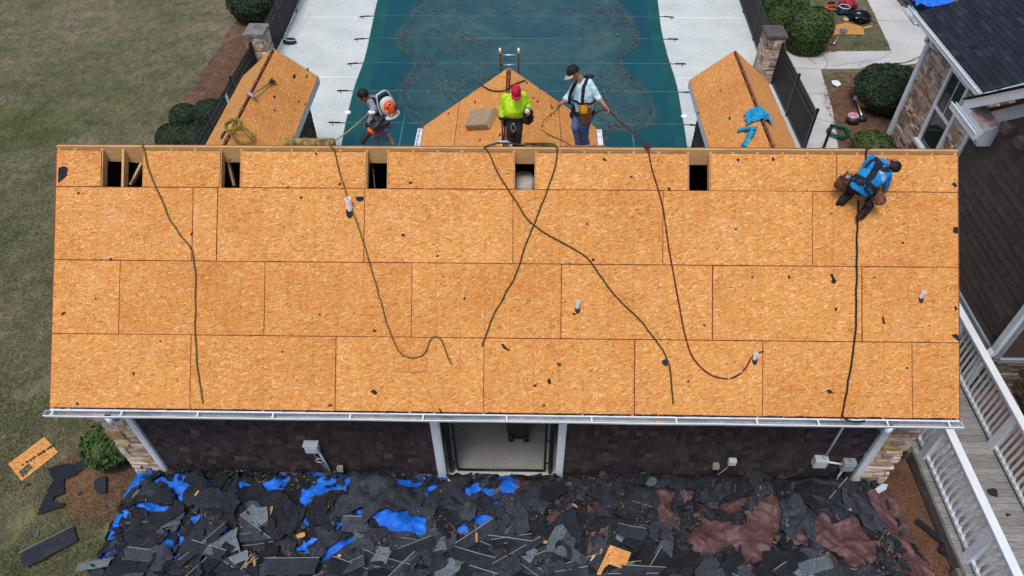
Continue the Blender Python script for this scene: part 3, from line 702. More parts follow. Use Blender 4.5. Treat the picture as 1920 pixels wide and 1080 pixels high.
for px, py, lb in ((639, 876, 'small faded green outlet cover low on the wall left of the gate'), (1341, 871, 'small faded green outlet cover low on the wall right of the gate')):
    w = on_wall(px, py); t = thing('outlet_cover', lb, 'outlet', w, 'green outlet covers on the front wall')
    b = MB(); b.box(w-V((0,.03,0)), (.11,.07,.14)); b.build('housing', M['ugreen'], t)
    b = MB(); b.prism([w+V((-.06,-.066,.075)), w+V((.06,-.066,.075)), w+V((.06,-.09,-.03)), w+V((-.06,-.09,-.03))], (0,.02,.0)); b.build('flap', M['ugreen'], t)
w = on_wall(1372, 862); t = thing('cable_box', 'small square grey box with a dangling cable on the shake wall', 'utility box', w)
b = MB(); b.box(w-V((0,.04,0)), (.14,.08,.14)); b.box(w-V((0,.085,0)), (.12,.012,.12)); b.build('housing', M['ugrey'], t)
one('tube', catmull([w+V((-.03,-.04,-.07)), w+V((-.06,-.04,-.25)), w+V((-.16,-.05,-.45)), w+V((-.25,-.06,-.62))], 5), .012, 6).build('cable', M['ugreen'], t)
w = on_wall(1536, 860); t = thing('junction_box', 'light grey electrical junction box below a conduit from the eave', 'utility box', w)
b = MB(); b.box(w-V((0,.06,0)), (.24,.13,.24)); b.box(w-V((0,.13,0)), (.21,.015,.21)); b.build('housing', M['ugrey'], t)
b = MB(); b.tube([w+V((.04,-.06,.1)), w+V((.05,-.05,1.6))], .022, 8); b.tube([w+V((.04,-.06,.12)), w+V((.04,-.06,.2))], .032, 8); b.build('conduit', M['ugrey'], t)
one('tube', catmull([w+V((-.06,-.05,-.12)), w+V((-.15,-.06,-.3)), w+V((-.4,-.08,-.5)), w+V((-.75,-.12,-.62))], 5), .014, 6).build('cable', M['blackp'], t)
w2 = on_wall(1588, 866); t = thing('disconnect_box', 'bluish grey electrical disconnect box beside the right corner board', 'utility box', w2)
b = MB(); b.box(w2-V((0,.06,0)), (.22,.13,.26)); b.box(w2-V((0,.13,.01)), (.18,.015,.2)); b.box(w2+V((.02,-.06,.15)), (.07,.07,.05)); b.build('housing', M['ublue'], t)
b = MB(); b.tube([w2+V((-.1,-.05,0)), w+V((.12,-.05,-.02))], .02, 8); b.tube([w2+V((-.02,-.05,-.12)), w2+V((-.04,-.05,-.75))], .02, 8); b.build('conduit', M['white'], t)
# ------------------------------------------------------------------ fences and pillars
def fence(lb, a, b_, h, grp, posts=None):
    a = V(a); b_ = V(b_); L = (b_-a).length; d = (b_-a)/L; t = thing('iron_fence', lb, 'fence', a, grp)
    k = MB()
    for z in (.14, h-.30, h-.10): k.beam(a+V((0,0,z)), b_+V((0,0,z)), .035, .035)
    k.build('rail', M['black'], t)
    k = MB(); n = int(L/.105)
    for i in range(n+1):
        p = a+d*(L*i/n); k.span(p+V((-.018,-.018,.06)), p+V((.018,.018,h-.02)))
        q = p+V((0,0,h-.02)); k.add([q+V((-.014,-.014,0)), q+V((.014,-.014,0)), q+V((.014,.014,0)), q+V((-.014,.014,0)), q+V((0,0,.07))], [(0,1,4),(1,2,4),(2,3,4),(3,0,4)])
    k.build('picket_panel', M['black'], t)
    m_ = max(1, round(L/2.4))
    for i in (posts if posts is not None else range(m_+1)):
        p = a+d*(L*i/m_) if posts is None else a+d*i
        k = MB(); k.span(p+V((-.035,-.035,0)), p+V((.035,.035,h+.05))); k.box(p+V((0,0,h+.06)), (.09,.09,.025)); k.ball(p+V((0,0,h+.085)), .03, n=8, m_=5); k.build('fence_post', M['black'], t)
    return t
FG = 'black iron picket fences around the pool deck'
fence('black iron picket fence along the left wing roof and straw bed', (-9.17, 6.6, 0), (-9.06, 15.1, 0), 1.38, FG)
fence('black iron picket fence behind the left stone pillar beside the large bush', (-9.05, 16.0, 0), (-9.18, 27, 0), 1.36, FG)
fence('black iron picket fence along the right wing roof and walkway', (8.24, 11.25, 0), (8.2, 15.1, 0), 1.40, FG)
fence('black iron picket fence behind the right stone pillar beside clipped bushes', (8.14, 15.95, 0), (8.62, 27, 0), 1.42, FG)
gp = aty((1545, 275), 11.3); gp = V((gp.x, gp.y, 0))
t = thing('bollard_post', 'short black metal post standing on the walkway behind the ridge', 'post', gp)
k = MB(); h_ = atx((1545, 268), gp.x).z; k.tube([gp, gp+V((0,0,.9))], .045, 10); k.build('shaft', M['black'], t); k = MB(); k.ball(gp+V((0,0,.9)), .055, n=10, m_=6); k.build('post_cap', M['black'], t)
def pillar(lb, cx, cy, capm, stm, seed):
    t = thing('stone_pillar', lb, 'pillar', (cx, cy, 0), 'stone fence pillars'); hw, hd, H = .27, .34, 1.60
    k = MB(); k.span((cx-hw+.02, cy-hd+.02, 0), (cx+hw-.02, cy+hd-.02, H)); k.build('core', M['mortar'], t)
    k = MB(); ar = ((.07,.16), (.12,.32), (.02,.05))
    stones(k, (cx-hw, cy-hd, 0), (1,0,0), (0,0,1), 2*hw, H, *ar, seed=seed); stones(k, (cx+hw, cy+hd, 0), (-1,0,0), (0,0,1), 2*hw, H, *ar, seed=seed+1)
    stones(k, (cx-hw, cy+hd, 0), (0,-1,0), (0,0,1), 2*hd, H, *ar, seed=seed+2); stones(k, (cx+hw, cy-hd, 0), (0,1,0), (0,0,1), 2*hd, H, *ar, seed=seed+3)
    k.build('stonework', M[stm], t)
    k = MB(); k.span((cx-hw-.07, cy-hd-.07, H), (cx+hw+.07, cy+hd+.07, H+.10))
    bm = bmesh.new(); me = k.mesh('x', M[capm], V((0,0,0))); bm.from_mesh(me); bmesh.ops.bevel(bm, geom=bm.edges[:], offset=.012, segments=2, affect='EDGES'); bpy.data.meshes.remove(me)
    b = MB(); bm.verts.index_update(); b.add([v.co.copy() for v in bm.verts], [[v.index for v in f.verts] for f in bm.faces]); bm.free(); b.build('cap_stone', M[capm], t)
pillar('stone fence pillar with a pale grey cap beside the dark bush', -8.93, 15.55, 'cap', 'stone', 31)
pillar('stone fence pillar with a dark brown cap beside clipped bushes', 7.98, 15.5, 'capdark', 'stone2', 41)
# ------------------------------------------------------------------ bushes
def bush(lb, c, rx_, ry_, h, mat, n, leaf=.045, seed=1, box=2.0, grp='clipped bushes', wild=0.0):
    rg = random.Random(seed); c = V(c); b = MB(); zc = h*.47
    def surf(q, s_=1.0):
        # superellipsoid (box>2 gives a flatter top)
        k = (abs(q.x)**box + abs(q.y)**box + abs(q.z)**box)**(-1/box)
        z = q.z*k*h*.53; fl = 1.0 if z > 0 else .92
        w_ = 1 + .06*noise.noise(q*2.2+V((seed*3.1,0,0))) + .05*noise.noise(q*6+V((0,seed,0)))+wild*noise.noise(q*3.4+V((seed,2,1)))
        return c + V((q.x*k*rx_*fl*w_*s_, q.y*k*ry_*fl*w_*s_, zc + z*(w_ if z > 0 else 1)*s_))
    me_ = 14
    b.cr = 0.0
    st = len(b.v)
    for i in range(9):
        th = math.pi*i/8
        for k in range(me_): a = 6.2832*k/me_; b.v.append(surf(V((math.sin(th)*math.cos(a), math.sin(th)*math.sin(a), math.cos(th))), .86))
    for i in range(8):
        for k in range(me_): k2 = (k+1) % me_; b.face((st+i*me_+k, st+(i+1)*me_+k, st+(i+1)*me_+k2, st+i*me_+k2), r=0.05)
    core = b.build('x', M[mat], None) if False else None
    f = b
    for i in range(n):
        q = V((rg.gauss(0,1), rg.gauss(0,1), rg.gauss(0,1))).normalized()
        if q.z < -.75: continue
        dpt = 1 - abs(rg.gauss(0, .05+wild*.25)); p = surf(q, dpt)
        nn = (q + V((rg.uniform(-1,1), rg.uniform(-1,1), rg.uniform(-.6,1.0)))*.75).normalized()
        u = nn.orthogonal().normalized(); u = Matrix.Rotation(rg.random()*6.28, 3, nn) @ u; v_ = nn.cross(u); L = leaf*rg.uniform(.6, 1.35); w_ = L*rg.uniform(.45,.7)
        cl = noise.noise(p*3.0)*.5+.5
        f.add([p-u*L, p-v_*w_+nn*.006, p+u*L, p+v_*w_+nn*.006], [(0,1,2,3)], r=min(1, max(0, rg.gauss(.30+.35*cl, .18))))
    o = f.build('bush', M[mat], None); o.location = o.location
    return tag(o, lb, 'bush', grp)
def gbush(lb, px, py, rpx, h, mat, n, seed, box=2.3, wild=0.0, ry=1.0, leaf=.045):
    w = atz((px, py), h*.5); d = (w-CAM).length; r_ = rpx*d/FPX
    return bush(lb, (w.x, w.y, 0), r_, r_*ry, h, mat, n, leaf, seed, box, wild=wild)
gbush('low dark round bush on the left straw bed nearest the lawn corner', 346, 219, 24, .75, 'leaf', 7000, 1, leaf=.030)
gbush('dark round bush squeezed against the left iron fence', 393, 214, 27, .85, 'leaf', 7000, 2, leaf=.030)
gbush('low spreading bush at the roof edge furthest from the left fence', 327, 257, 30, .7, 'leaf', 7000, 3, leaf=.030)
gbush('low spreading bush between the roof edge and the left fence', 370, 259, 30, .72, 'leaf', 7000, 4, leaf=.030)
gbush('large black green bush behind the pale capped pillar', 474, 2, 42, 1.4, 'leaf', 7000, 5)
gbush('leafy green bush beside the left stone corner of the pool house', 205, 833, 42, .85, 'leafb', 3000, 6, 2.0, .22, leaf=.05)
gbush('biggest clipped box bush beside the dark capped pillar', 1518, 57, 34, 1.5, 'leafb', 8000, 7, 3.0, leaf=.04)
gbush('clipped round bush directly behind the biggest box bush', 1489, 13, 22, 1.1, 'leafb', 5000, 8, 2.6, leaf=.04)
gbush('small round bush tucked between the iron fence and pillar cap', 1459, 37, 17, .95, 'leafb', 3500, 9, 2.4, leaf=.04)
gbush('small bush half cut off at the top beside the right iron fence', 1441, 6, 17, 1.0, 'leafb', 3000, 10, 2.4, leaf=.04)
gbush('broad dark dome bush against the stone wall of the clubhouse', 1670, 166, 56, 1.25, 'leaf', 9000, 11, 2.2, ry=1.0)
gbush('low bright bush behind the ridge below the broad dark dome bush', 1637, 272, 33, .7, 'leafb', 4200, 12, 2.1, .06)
# ------------------------------------------------------------------ clubhouse
CH = thing('clubhouse', 'clubhouse with navy shingle roof, ledge stone and dark brown siding', 'building', (12, 8, 0))
b = MB(); b.span((11.03, 6.3, 0), (11.2, 12.05, 3.7)); b.span((11.2, 11.9, 0), (17, 12.05, 3.7)); b.span((11.2, 6.3, 0), (17, 6.4, 3.6))
b.build('wall_core', M['mortar'], CH)
WX = 11.03; wy0, wy1, wz0, wz1 = 9.55, 10.42, 1.02, 3.15
b = MB(); stones(b, (WX, 11.88, 0), (0,-1,0), (0,0,1), 5.4, 3.5, (.085,.17), (.12,.36), (.01,.07), holes=[(11.88-wy1-.12, 11.88-wy0+.12, wz0-.1, wz1+.12)], seed=51, jit=.022); b.build('stone_cladding', M['stone2'], CH)
one('span', (WX-.10, 11.9, 0), (WX+.06, 12.07, 3.5)).build('corner_board', M['white'], CH)
N = NT('window_glass'); M['glass'] = N.out((.012,.016,.018), .06, 0, .6)
wn = MB(); x0, x1 = WX-.09, WX-.005
for (ya, yb, za, zb) in ((wy0-.11, wy0, wz0, wz1), (wy1, wy1+.11, wz0, wz1), (wy0-.11, wy1+.11, wz1, wz1+.11), (wy0, wy1, (wz0+wz1)/2-.03, (wz0+wz1)/2+.03)): wn.span((x0, ya, za), (x1, yb, zb))
wf = wn.build('window', M['white'], CH)
one('span', (WX-.16, wy0-.14, wz0-.09), (WX-.005, wy1+.14, wz0)).build('sill', M['white'], wf)
one('span', (WX-.035, wy0, wz0), (WX-.012, wy1, wz1)).build('pane', M['glass'], wf)
one('span', (WX-.055, (wy0+wy1)/2-.012, (wz0+wz1)/2+.03), (WX-.036, (wy0+wy1)/2+.012, wz1)).build('muntin', M['white'], wf)
# navy roof
EX, EY0, EY1, EZ2, SL = 10.78, 8.62, 12.75, 3.60, .34
M['navy'] = pieces('navy_shingles', [(0, (.010,.013,.021)), (.5, (.017,.021,.032)), (1, (.028,.034,.048))], .9, 26, .4, .5, .006)
ru = V((1, 0, SL)).normalized()
b = MB(); b.prism([V((EX, EY0, EZ2)), V((EX, EY1, EZ2)), V((EX, EY1, EZ2))+ru*7, V((EX, EY0, EZ2))+ru*7][::-1], (0, 0, -.14)); b.build('roof_deck', M['capdark'], CH)
b = MB(); shakes(b, (EX-.02, EY1+.02, EZ2+.004), (0,-1,0), ru, EY1-EY0+.04, 7, .145, (.24,.36), .014, seed=61); b.build('roof_shingles', M['navy'], CH)
b = MB(); b.span((EX-.14, EY0-.03, EZ2-.12), (EX-.13, EY1, EZ2+.005)); b.span((EX-.155, EY0-.03, EZ2-.005), (EX-.128, EY1, EZ2+.006)); b.span((EX-.128, EY0-.03, EZ2-.12), (EX-.02, EY1, EZ2-.11)); b.span((EX-.03, EY0-.03, EZ2-.109), (EX-.021, EY1, EZ2-.02))
gg = b.build('gutter', M['white'], CH)
for y in (8.9, 9.75, 10.6, 11.45, 12.3): one('span', (EX-.127, y-.01, EZ2-.03), (EX-.032, y+.01, EZ2-.02)).build('hanger', M['white'], gg)
P = [V((EX, EY0-.002, EZ2-.01)), V((EX, EY0-.002, EZ2-.01))+ru*7, V((EX, EY0-.002, EZ2-.21))+ru*7, V((EX, EY0-.002, EZ2-.21))]
b = MB(); b.prism(P, (0, -.03, 0)); b.build('rake_board', M['white'], CH)
# gable bump-out towards the pool house
BX, BY0, BY1 = 9.62, 2.62, 6.72; AP, AZ = (BY0+BY1)/2, 6.25; EV = 4.35; OV = .32
sl = (AZ-EV)/(BY1+OV-AP)
b = MB(); P = [V((BX, BY0, 1.05)), V((BX, BY1, 1.05)), V((BX, BY1, EV)), V((BX, AP, AZ-.2)), V((BX, BY0, EV))]; b.prism(P[::-1], (.12, 0, 0)); b.span((BX+.12, BY1-.12, 0), (16, BY1, EV)); b.span((BX+.12, BY0, 0), (16, BY0+.12, EV)); b.span((BX+.02, BY0, 0), (BX+.12, BY1, 1.05)); b.build('gable_wall', M['siding'], CH)
b = MB()
def ins(a, v): y = BY1-a; return 1.14+v+.45 < AZ-.15-abs(y-AP)*sl
shakes(b, (BX, BY1, 1.14), (0,-1,0), (0,0,1), BY1-BY0, 5, .20, (.4,.9), .016, seed=71, inside=ins); b.build('lap_siding', M['siding'], CH)
one('span', (BX-.05, BY1-.02, 1.05), (BX+.03, BY1+.09, EV-.1)).build('corner_board', M['white'], CH)
one('span', (BX-.07, BY0-.02, 1.03), (BX-.001, BY1, 1.14)).build('water_table', M['ublue'], CH)
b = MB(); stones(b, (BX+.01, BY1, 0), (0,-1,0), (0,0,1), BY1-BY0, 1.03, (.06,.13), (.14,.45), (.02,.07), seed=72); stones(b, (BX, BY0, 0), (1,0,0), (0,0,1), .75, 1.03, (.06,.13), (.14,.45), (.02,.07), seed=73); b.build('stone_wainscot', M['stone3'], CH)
one('span', (BX, BY0-.06, 1.03), (BX+.75, BY0-.001, 1.14)).build('water_table', M['ublue'], CH)
X3 = BX+.72
b = MB(); b.span((X3, -6, 0), (X3+.1, BY0, 4)); b.span((BX+.02, BY0-.001, 1.14), (X3, BY0+.02, 4)); b.build('near_wall', M['siding'], CH)
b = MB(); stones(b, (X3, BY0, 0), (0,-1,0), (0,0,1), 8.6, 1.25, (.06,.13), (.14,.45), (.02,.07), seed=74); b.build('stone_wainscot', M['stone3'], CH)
one('span', (X3-.07, -6, 1.25), (X3-.001, BY0-.06, 1.34)).build('water_table', M['ublue'], CH)
# rakes and roof of the gable
up1 = V((0, -(BY1+OV-AP), AZ-EV)); 
b = MB()
for s_ in (1, -1):
    e = V((BX-.30, AP+s_*(BY1+OV-AP), EV)); a = V((BX-.30, AP, AZ)); b.prism([e, a, a-V((0,0,.24)), e-V((0,0,.24))] if s_ > 0 else [a, e, e-V((0,0,.24)), a-V((0,0,.24))], (.04, 0, 0))
b.build('gable_rake', M['white'], CH)
b = MB()
for s_ in (1, -1):
    e = V((BX-.34, AP+s_*(BY1+OV+.04-AP), EV)); a = V((BX-.34, AP, AZ+.03)); b.prism([e, a, a+V((7,0,0)), e+V((7,0,0))] if s_ < 0 else [a, e, e+V((7,0,0)), a+V((7,0,0))], (0, 0, .03))
b.build('gable_roof', M['navy'], CH)
b = MB()
for s_ in (1, -1):
    e = V((BX-.03, AP+s_*(BY1-.1-AP), EV-.05)); a = V((BX-.03, AP, AZ-.22)); b.prism([e, a, a-V((0,0,.34)), e-V((0,0,.34))] if s_ > 0 else [a, e, e-V((0,0,.34)), a-V((0,0,.34))], (.035, 0, 0))
b.build('frieze_board', M['ugrey'], CH)
# boxed eave return with copper flashing and its gutter
M['copper'] = noisy('stained_flashing', [(.32, (.42,.43,.45)), (.5, (.30,.19,.15)), (.66, (.48,.48,.5))], 2.4, .3, fine=20, fa=.2, spec=.6)
M['pale'] = plain('pale_trim', (.50,.57,.62), .4)
y0, y1 = 5.98, 7.02
b = MB(); b.prism([V((BX-.02, y0, 3.92)), V((BX-.02, y0, 4.42)), V((BX-.30, y0, 4.30)), V((BX-.36, y0, 4.08)), V((BX-.30, y0, 3.92))], (0, y1-y0, 0)); b.build('eave_return', M['pale'], CH)
b = MB(); b.add([V((BX-.02, y0+.02, 4.425)), V((BX-.31, y0+.02, 4.305)), V((BX-.31, y1-.35, 4.305)), V((BX-.02, y1-.35, 4.425))], [(0,3,2,1)]); b.build('return_flashing', M['copper'], CH)
b = MB(); b.span((BX-.46, y0-.02, 4.10), (BX-.37, y1+.15, 4.11)); b.span((BX-.47, y0-.02, 4.10), (BX-.46, y1+.15, 4.24)); b.span((BX-.485, y0-.02, 4.235), (BX-.458, y1+.15, 4.247)); b.span((BX-.372, y0-.02, 4.11), (BX-.365, y1+.15, 4.24)); b.span((BX-.46, y0-.025, 4.10), (BX-.37, y0-.015, 4.23)); b.build('return_gutter', M['white'], CH)
for px, py in ((1890, 240), (1918, 268)):
    w = atx((px, py), BX-.1); b = MB(); b.box((BX-.10, w.y, w.z), (.2, .24, .17)); b.build('dentil_block', M['capdark'], CH)
# downspout
w0 = atx((1916, 588), BX-.09)
b = MB(); D = [V((BX-.09, BY0+.10, 4.4)), V((BX-.09, BY0+.10, 1.25)), V((BX-.19, BY0+.10, 1.05)), V((BX-.19, BY0+.10, .05))]
for p, q in zip(D, D[1:]): b.beam(p, q, .14, .10, (1,0,0))
b.build('downspout', M['white'], CH)
one('span', (BX-.06, BY0-.04, 1.15), (BX-.0, BY0+.03, 4.4)).build('corner_board', M['ublue'], CH)
# ------------------------------------------------------------------ boardwalk
DZ = .32
BWK = thing('boardwalk', 'weathered timber boardwalk with white railings beside the clubhouse', 'boardwalk', (8.5, 0, 0))
M['deckwood'] = pieces('weathered_deck', [(0, (.21,.205,.195)), (.5, (.26,.252,.238)), (1, (.31,.30,.285))], .9, 5, .4, .2, stretch=(1,8,8))
b = MB(); y = -4.5; rg = random.Random(8)
while y < 9: b.span((7.62, y, DZ-.04), (9.32, y+.138, DZ+rg.uniform(-.003,.003)), r=rg.random()); y += .145
b.build('decking', M['deckwood'], BWK)
M['skirt'] = noisy('grey_timber', [(.3, (.09,.085,.078)), (.7, (.17,.16,.145))], 3, .9, fine=30, stretch=(4,1,4), fa=.3)
b = MB(); b.span((7.58, -4.5, DZ-.26), (7.62, 9, DZ-.012)); b.span((9.32, -4.5, DZ-.26), (9.36, 9, DZ-.012)); b.build('rim_joist', M['skirt'], BWK)
b = MB()
for y in (-3.1, -1.45, 1.0, 3.4, 5.8): b.span((7.50, y-.09, 0), (7.579, y+.09, DZ-.03)); b.span((9.2, y-.09, 0), (9.32, y+.09, DZ-.045))
b.build('footing', M['mortar'], BWK)
for rxx, s_ in ((7.77, -1), (9.17, 1)):
    ps = [-3.75, -1.2, .82, 3.25, 5.7, 8.1] if s_ < 0 else [-3.5, -1.3, 1.05, 3.4, 5.7, 8.1]
    for y in ps:
        one('span', (rxx-.065, y-.085, DZ), (rxx+.065, y+.085, DZ+1.035)).build('railing_post', M['white'], BWK)
    b = MB(); b.span((rxx-.075, -4.5, DZ+1.035), (rxx+.075, 9, DZ+1.075)); b.build('hand_rail', M['white'], BWK)
    for y0, y1 in zip(ps, ps[1:]):
        b = MB(); b.span((rxx-.022, y0+.085, DZ+.93), (rxx+.022, y1-.085, DZ+1.02)); b.build('upper_rail', M['white'], BWK)
        b = MB(); b.span((rxx-.03, y0+.085, DZ+.07), (rxx+.03, y1-.085, DZ+.125)); b.build('lower_rail', M['white'], BWK)
        n = int((y1-y0-.17)/.135); 
        for i in range(1, n):
            y = y0+.085+(y1-y0-.17)*i/n
            if y > 4.2: continue
            k = MB(); k.span((rxx-.019, y-.019, DZ+.12), (rxx+.019, y+.019, DZ+.935)); k.span((rxx-.034, y-.03, DZ+.126), (rxx+.034, y+.03, DZ+.16)); k.build('baluster', M['white'], BWK)

# ------------------------------------------------------------------ dry grass standing above the turf
b = MB(); gr_ = random.Random(17)
M['blade'] = pieces('dry_blades', [(0, (.045,.060,.022)), (.35, (.085,.090,.042)), (.6, (.165,.145,.090)), (1, (.27,.235,.155))], .95, bump=0)
def tuft(p, L):
    a = gr_.random()*6.28; d = V((math.cos(a), math.sin(a), 0)); w = d.orthogonal().normalized()*gr_.uniform(.004,.010); tip = p + d*L*gr_.uniform(.5,1.2) + V((0,0,L*gr_.uniform(.25,.8)))
    g_ = noise.noise(p*.35)*.35 + noise.noise(p*1.6)*.3
    b.add([p-w, p+w, tip], [(0,1,2)], r=min(1, max(0, gr_.gauss(.52+g_, .22))))
n = 0
while n < 62000:
    px = gr_.uniform(-40, 470); py = gr_.uniform(-30, 1090)**1.0
    p = atz((px, py), 0.002)
    if p.x > -7.7 and p.y > .4 or p.x > -7.0: n += 0; continue
    if p.x > -10.3 and p.y > 6: continue
    if noise.noise(p*1.1) < -.42: continue
    tuft(p, gr_.uniform(.04, .10)); n += 1
for i in range(9000):
    px = gr_.uniform(1545, 1672); py = gr_.uniform(0, 97)
    if px > 1624+(py*.5): continue
    tuft(atz((px, py), .002), gr_.uniform(.04,.09))
b.build('grass_tufts', M['blade'], kind='stuff')
# ------------------------------------------------------------------ ropes
def ropemat(n, a, b_): return noisy(n, [(.35, a), (.65, b_)], 40, .9, 3, stretch=(1,1,1))
M['rope_olive'] = ropemat('olive_rope', (.075,.058,.022), (.17,.135,.05)); M['rope_green'] = ropemat('dark_green_rope', (.030,.030,.016), (.075,.068,.032))
M['rope_red'] = ropemat('dark_red_rope', (.055,.012,.012), (.13,.03,.028)); M['rope_black'] = ropemat('black_rope', (.010,.010,.011), (.03,.028,.027)); M['rope_tan'] = ropemat('tan_rope', (.30,.22,.10), (.45,.36,.18))
M['rope_dirt'] = ropemat('brown_rope', (.17,.08,.03), (.27,.14,.06))
RIDGE = lambda px, py=273: V((onroof((px, 278)).x, RY, RZ+.025))
def rope(lb, pts, mat, r_=.0135, pre=(), post=(), grp='safety ropes on the roof', wob=.022):
    P = list(pre) + [onroof(p, r_*1.05) for p in pts] + list(post)
    q = catmull(P, 8); n0 = len(pre)*8
    q = [p + V((noise.noise(p*3.1), noise.noise(p*3.1+V((9,2,4)))*CP, noise.noise(p*3.1+V((9,2,4)))*SP))*wob + V((noise.noise(p*11), noise.noise(p*11+V((5,5,5)))*CP, noise.noise(p*11+V((5,5,5)))*SP))*.007 if len(pre)*8 < i < len(q)-len(post)*8 else p for i, p in enumerate(q)]
    return one('tube', q, r_, 6).build('rope', mat, None, lb, 'rope', grp)
BACK = lambda px, dy, dz: RIDGE(px) + V((0, dy, -dz))
rope('olive rope near the double roof opening, knotted at the ridge and ending above the gutter', [(270,283),(279,318),(293,352),(310,392),(335,437),(358,469),(365,500),(367,560),(366,640),(372,706),(381,756)], M['rope_olive'], pre=[BACK(262,.12,.02), RIDGE(268)])
rope('olive rope that passes the tallest white pipe and ends in an s shaped loop', [(628,284),(636,320),(650,366),(660,393),(674,430),(692,490),(712,560),(730,618),(742,650),(757,667),(780,672),(798,660),(806,640),(818,632),(829,638),(836,658),(845,682)], M['rope_olive'], pre=[BACK(610,.25,.05), RIDGE(620)])
rope('dark green rope from the ridge crossing the other green rope to its lower left', [(1044,284),(1041,310),(1026,355),(1003,415),(985,462),(966,516),(945,556),(922,600),(905,650)], M['rope_green'], pre=[BACK(985,.10,-.0), BACK(1030,.07,-.02), RIDGE(1044)])
rope('dark green rope running down right from the ridge across the middle of the roof', [(914,284),(930,315),(953,357),(975,391),(1003,424),(1040,449),(1090,474),(1118,508),(1150,550),(1190,590),(1222,628),(1245,662),(1257,700),(1261,758)], M['rope_green'], pre=[BACK(985,.09,.03), BACK(940,.08,-.02), RIDGE(910)])
rope('black rope from the crouching worker down over the gutter', [(1609,376),(1607,430),(1606,520),(1604,600),(1597,680),(1586,742),(1580,773)], M['rope_black'], r_=.016, post=[aty((1581,782), -.07), V(aty((1590,788), -.09)), V(aty((1605,791), -.1)), V(aty((1622,789), -.08))])
rope('short black rope hanging from a hook at the ridge behind the crouching worker', [(1624,284),(1624,300)], M['rope_black'], r_=.016, pre=[BACK(1632,.03,-.0), RIDGE(1625)])
# ------------------------------------------------------------------ torn scraps on the roof
def torn(rx_, ry_, n, jag, rg):
    out = []
    for i in range(n):
        a = 6.2832*i/n; k = 1 + rg.uniform(-jag, jag*.6); q = max(abs(math.cos(a)), abs(math.sin(a))); s_ = (.55 + .45/q*.85)
        out.append((rx_*math.cos(a)*k*s_, ry_*math.sin(a)*k*s_))
    return out
def flat(name, poly2, o, u, v, th, mat, label=None, cat=None, group=None, curl=0.0, parent=None):
    n = u.cross(v); b = MB(); N_ = len(poly2); top = []; c2 = (sum(p[0] for p in poly2)/N_, sum(p[1] for p in poly2)/N_)
    rings = [1.0, .6]
    P = []
    for k in rings:
        for x, y in poly2:
            X, Y = c2[0]+(x-c2[0])*k, c2[1]+(y-c2[1])*k; P.append(o+u*X+v*Y+n*(th+curl*(X*X-.6*Y*Y+.8*X*Y)))
    P.append(o+u*c2[0]+v*c2[1]+n*th)
    F = []
    for i in range(N_):
        j = (i+1) % N_; F.append((i, j, N_+j, N_+i)); F.append((N_+i, N_+j, 2*N_))
    b.add(P, F, r=rnd.random())
    b2 = len(b.v); b.v += [p-n*th for p in P]
    for f in F: b.face([b2+i for i in f][::-1], r=.3)
    for i in range(N_): j = (i+1) % N_; b.face((i, b2+i, b2+j, j), r=.3)
    return b.build(name, mat, parent, label, cat, group)
M['scrap'] = pieces('felt_scrap', [(0, (.014,.016,.022)), (1, (.032,.036,.050))], .9, 40, .3, .2)
sg = random.Random(12)
def pxpoly(pp, h=.004): return [onroof(p, h) for p in pp]
def scrap_poly(lb, pp):
    w = pxpoly(pp); o = sum(w, V())/len(w); q = [((p-o).dot(V((1,0,0))), (p-o).dot(RU)) for p in w]
    o_ = flat('felt_scrap', q, o, V((1,0,0)), RU, .006, M['scrap'], lb, 'felt scrap', 'black felt scraps on the roof', curl=.4)
scrap_poly('large ragged blue black felt scrap in the left end roof board', [(110,315),(117,312),(123,312),(128,317),(125,322),(126,328),(122,333),(116,338),(109,343)])
scrap_poly('squarish black scrap beside the tallest white pipe', [(667,369),(681,368),(682,375),(674,378),(668,375)])
scrap_poly('large l shaped black scrap in the upper right of the roof', [(1556,514),(1561,513),(1564,521),(1568,526),(1566,532),(1558,530),(1560,523)])
scrap_poly('leaf shaped black scrap left of the red rope low on the roof', [(939,644),(944,645),(951,653),(957,656),(953,658),(944,653)])
scrap_poly('black scrap hanging over the right roof edge beside a seam', [(1784,628),(1791,626),(1797,629),(1799,640),(1793,637)])
scrap_poly('black scrap on the right roof edge in the second board row', [(1788,425),(1796,426),(1796,438),(1787,436)])
scrap_poly('narrow curled black scrap at the eave right of the gutter joint', [(822,766),(826,767),(831,775),(827,776)])
scrap_poly('black scrap under the dark green rope end low on the roof', [(1240,676),(1249,673),(1252,680),(1251,687),(1243,684)])
scrap_poly('small wedge of black scrap near the lower middle seam', [(694,734),(701,730),(708,736),(704,741)])
scrap_poly('black scrap with a tail close to the eave on the right', [(1549,731),(1556,730),(1562,736),(1565,737),(1553,738)])
scrap_poly('narrow black scrap standing on end right of the middle of the roof', [(1654,593),(1657,594),(1658,604),(1661,607),(1655,607)])
